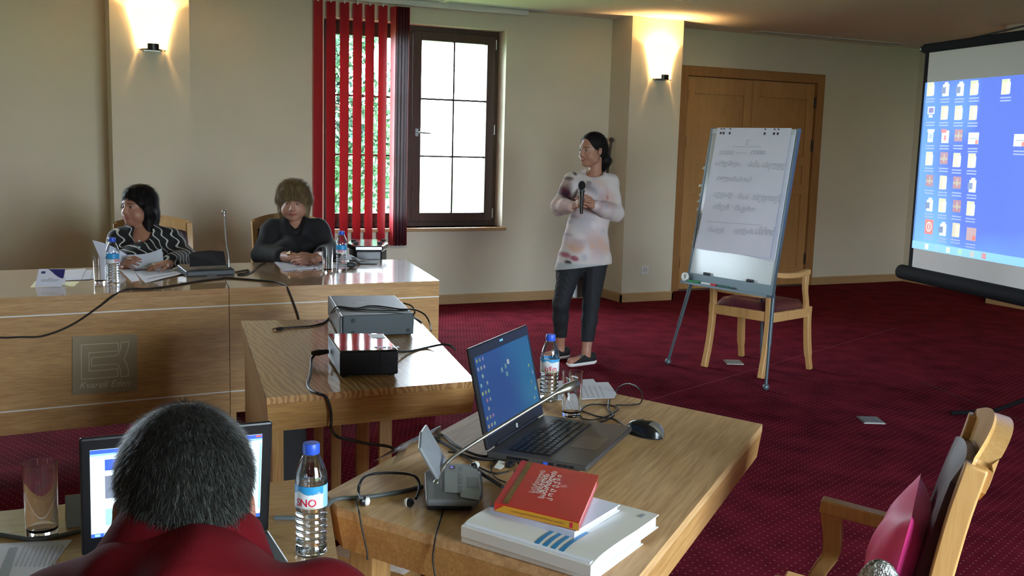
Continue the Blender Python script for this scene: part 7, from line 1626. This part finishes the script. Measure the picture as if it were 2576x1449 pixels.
C.noise(.0060, lambda x, y, z: np.sin(30*x+18*z+3*np.sin(14*y))*np.sin(20*z-9*x)); C.noise(.0035, lambda x, y, z: np.sin(55*z+25*np.abs(x-nk1[0])*2+20*y)); 
C.rc(nk0, nk1, .064, .066, .0, 's')
plain('polo_red', (.12, .003, .007), .9, spec=.15, bump=.25, bscale=420); cb = C.build('polo_shirt', 'polo_red', p3)
nd = unit(nk0-nk1); kx_ = unit(hR[:, 0]-nd*(hR[:, 0]@nd)); ky_ = np.cross(nd, kx_); c0_ = nk1+nd*.010; rows = []
for r_, h_ in ((.066, .006), (.070, .034), (.076, .040), (.083, .034), (.092, .012), (.102, -.010), (.108, -.024)):
    rows.append([c0_+nd*(h_+.006*math.sin(3*t))+(kx_*math.cos(t)*1.06+ky_*math.sin(t)*.96)*r_ for t in np.linspace(-PI*.5+.45, PI*1.5-.45, 49)])
fwd_ = ky_ if ky_@hR[:, 1] > 0 else -ky_
if (ky_@hR[:, 1]) < 0: rows = [[c0_+2*(p-c0_)@nd*nd*0+p-2*((p-c0_)@ky_)*ky_ for p in r] for r in rows]
rows = [[p-2*((p-c0_)@ky_)*ky_ for p in r] for r in rows]
cl_ = MB().sheet(rows, .0025).build('collar', 'polo_red', p3, smooth=70)
H = Sdf(hc-.18, hc+.18, .004); P_ = lambda x, y, z: hc+hR@(np.array([x, y, z])*HK)
H.el(P_(0, -.020, .042), np.array([.0785, .098, .084])*HK, hR, .01); H.el(P_(0, -.060, -.030), np.array([.066, .052, .062])*HK, hR, .03); H.el(P_(0, .095, -.03), np.array([.09, .075, .10])*HK, hR, .01, 's')
for s in (-1, 1): H.el(P_(s*.085, -.002, -.016), np.array([.020, .024, .036])*HK, hR, .006, 's')
H.cut(P_(0, -.05, -.088), -hR[:, 2])
plain('hair_under', (.020, .019, .017), .6); hh = H.build('hair', 'hair_under', p3)
pts, nr = sample_surface(H, 60000, lambda c_, n_: ((c_-hc)@hR[:, 2] > -.088*HK+.004), 4)
cw = P_(.0, -.055, .10); rel = pts-cw; dirs = rel-nr*(rel*nr).sum(1, keepdims=True); dirs = dirs/(np.linalg.norm(dirs, axis=1, keepdims=True)+1e-6)-hR[:, 2]*.25+hR[:, 0]*.10
lx_ = np.abs((pts-hc)@hR[:, 0])/.08; lz_ = (pts-hc)@hR[:, 2]; pr = np.clip(.10+.55*np.clip(lx_-.35, 0, 1)+.30*np.clip(.03-lz_, 0, .08)/.08, 0, .75); rnd = np.random.RandomState(8).rand(len(pts)); gsel = rnd < pr
plain('hair_silver', (.085, .088, .082), .55, spec=.25); plain('hair_charcoal', (.016, .015, .013), .55, spec=.25)
for sel, mt, nm in ((gsel, 'hair_silver', 'silver_strands'), (~gsel, 'hair_charcoal', 'dark_strands')): strands(hh, pts[sel], nr[sel], dirs[sel], .017, .00042, mt, nm, .28, 3, .30)

# legs of the seated people, under the desks
plain('trousers_dark', (.015, .016, .02), .8)
for pr_, hipc, fy in ((p1, np.array([*at(366, 700, D1+.05)[:2], .58]), -1), (p2, np.array([*at(744, 700, D2+.05)[:2], .58]), -1), (p3, np.array([nk1[0], nk1[1]-.03, .58]), 1)):
    Lg = Sdf(hipc+np.array([-.36, -.75, -.60]), hipc+np.array([.36, .75, .16]), .009); Lg.rc(hipc+np.array([-.09, 0, 0]), hipc+np.array([.09, 0, 0]), .125, .125, .04)
    for s in (-1, 1):
        kn = hipc+np.array([s*.12, fy*.42, -.04]); an = np.array([kn[0]+s*.01, kn[1]-fy*.05, .08]); Lg.rc(hipc+np.array([s*.10, 0, 0]), kn, .085, .062, .04); Lg.rc(kn, an, .062, .045, .02)
    Lg.cut((0, 0, .05), (0, 0, -1)); Lg.build('trousers', 'trousers_dark', pr_)
    for s in (-1, 1):
        b_ = np.array([hipc[0]+s*.13, hipc[1]+fy*.37, 0]); Sh = Sdf(b_-.25, b_+np.array([.25, .25, .15]), .006); Sh.rc(b_+np.array([0, -fy*.05, .045]), b_+np.array([0, fy*.14, .036]), .044, .036, .01); Sh.cut((0, 0, .002), (0, 0, -1)); Sh.build('shoe', 'shoe_black', pr_)
copy_thing(ch0, (.165, 1.13, 0), 0.0, 'wooden armchair under the man in the red shirt')
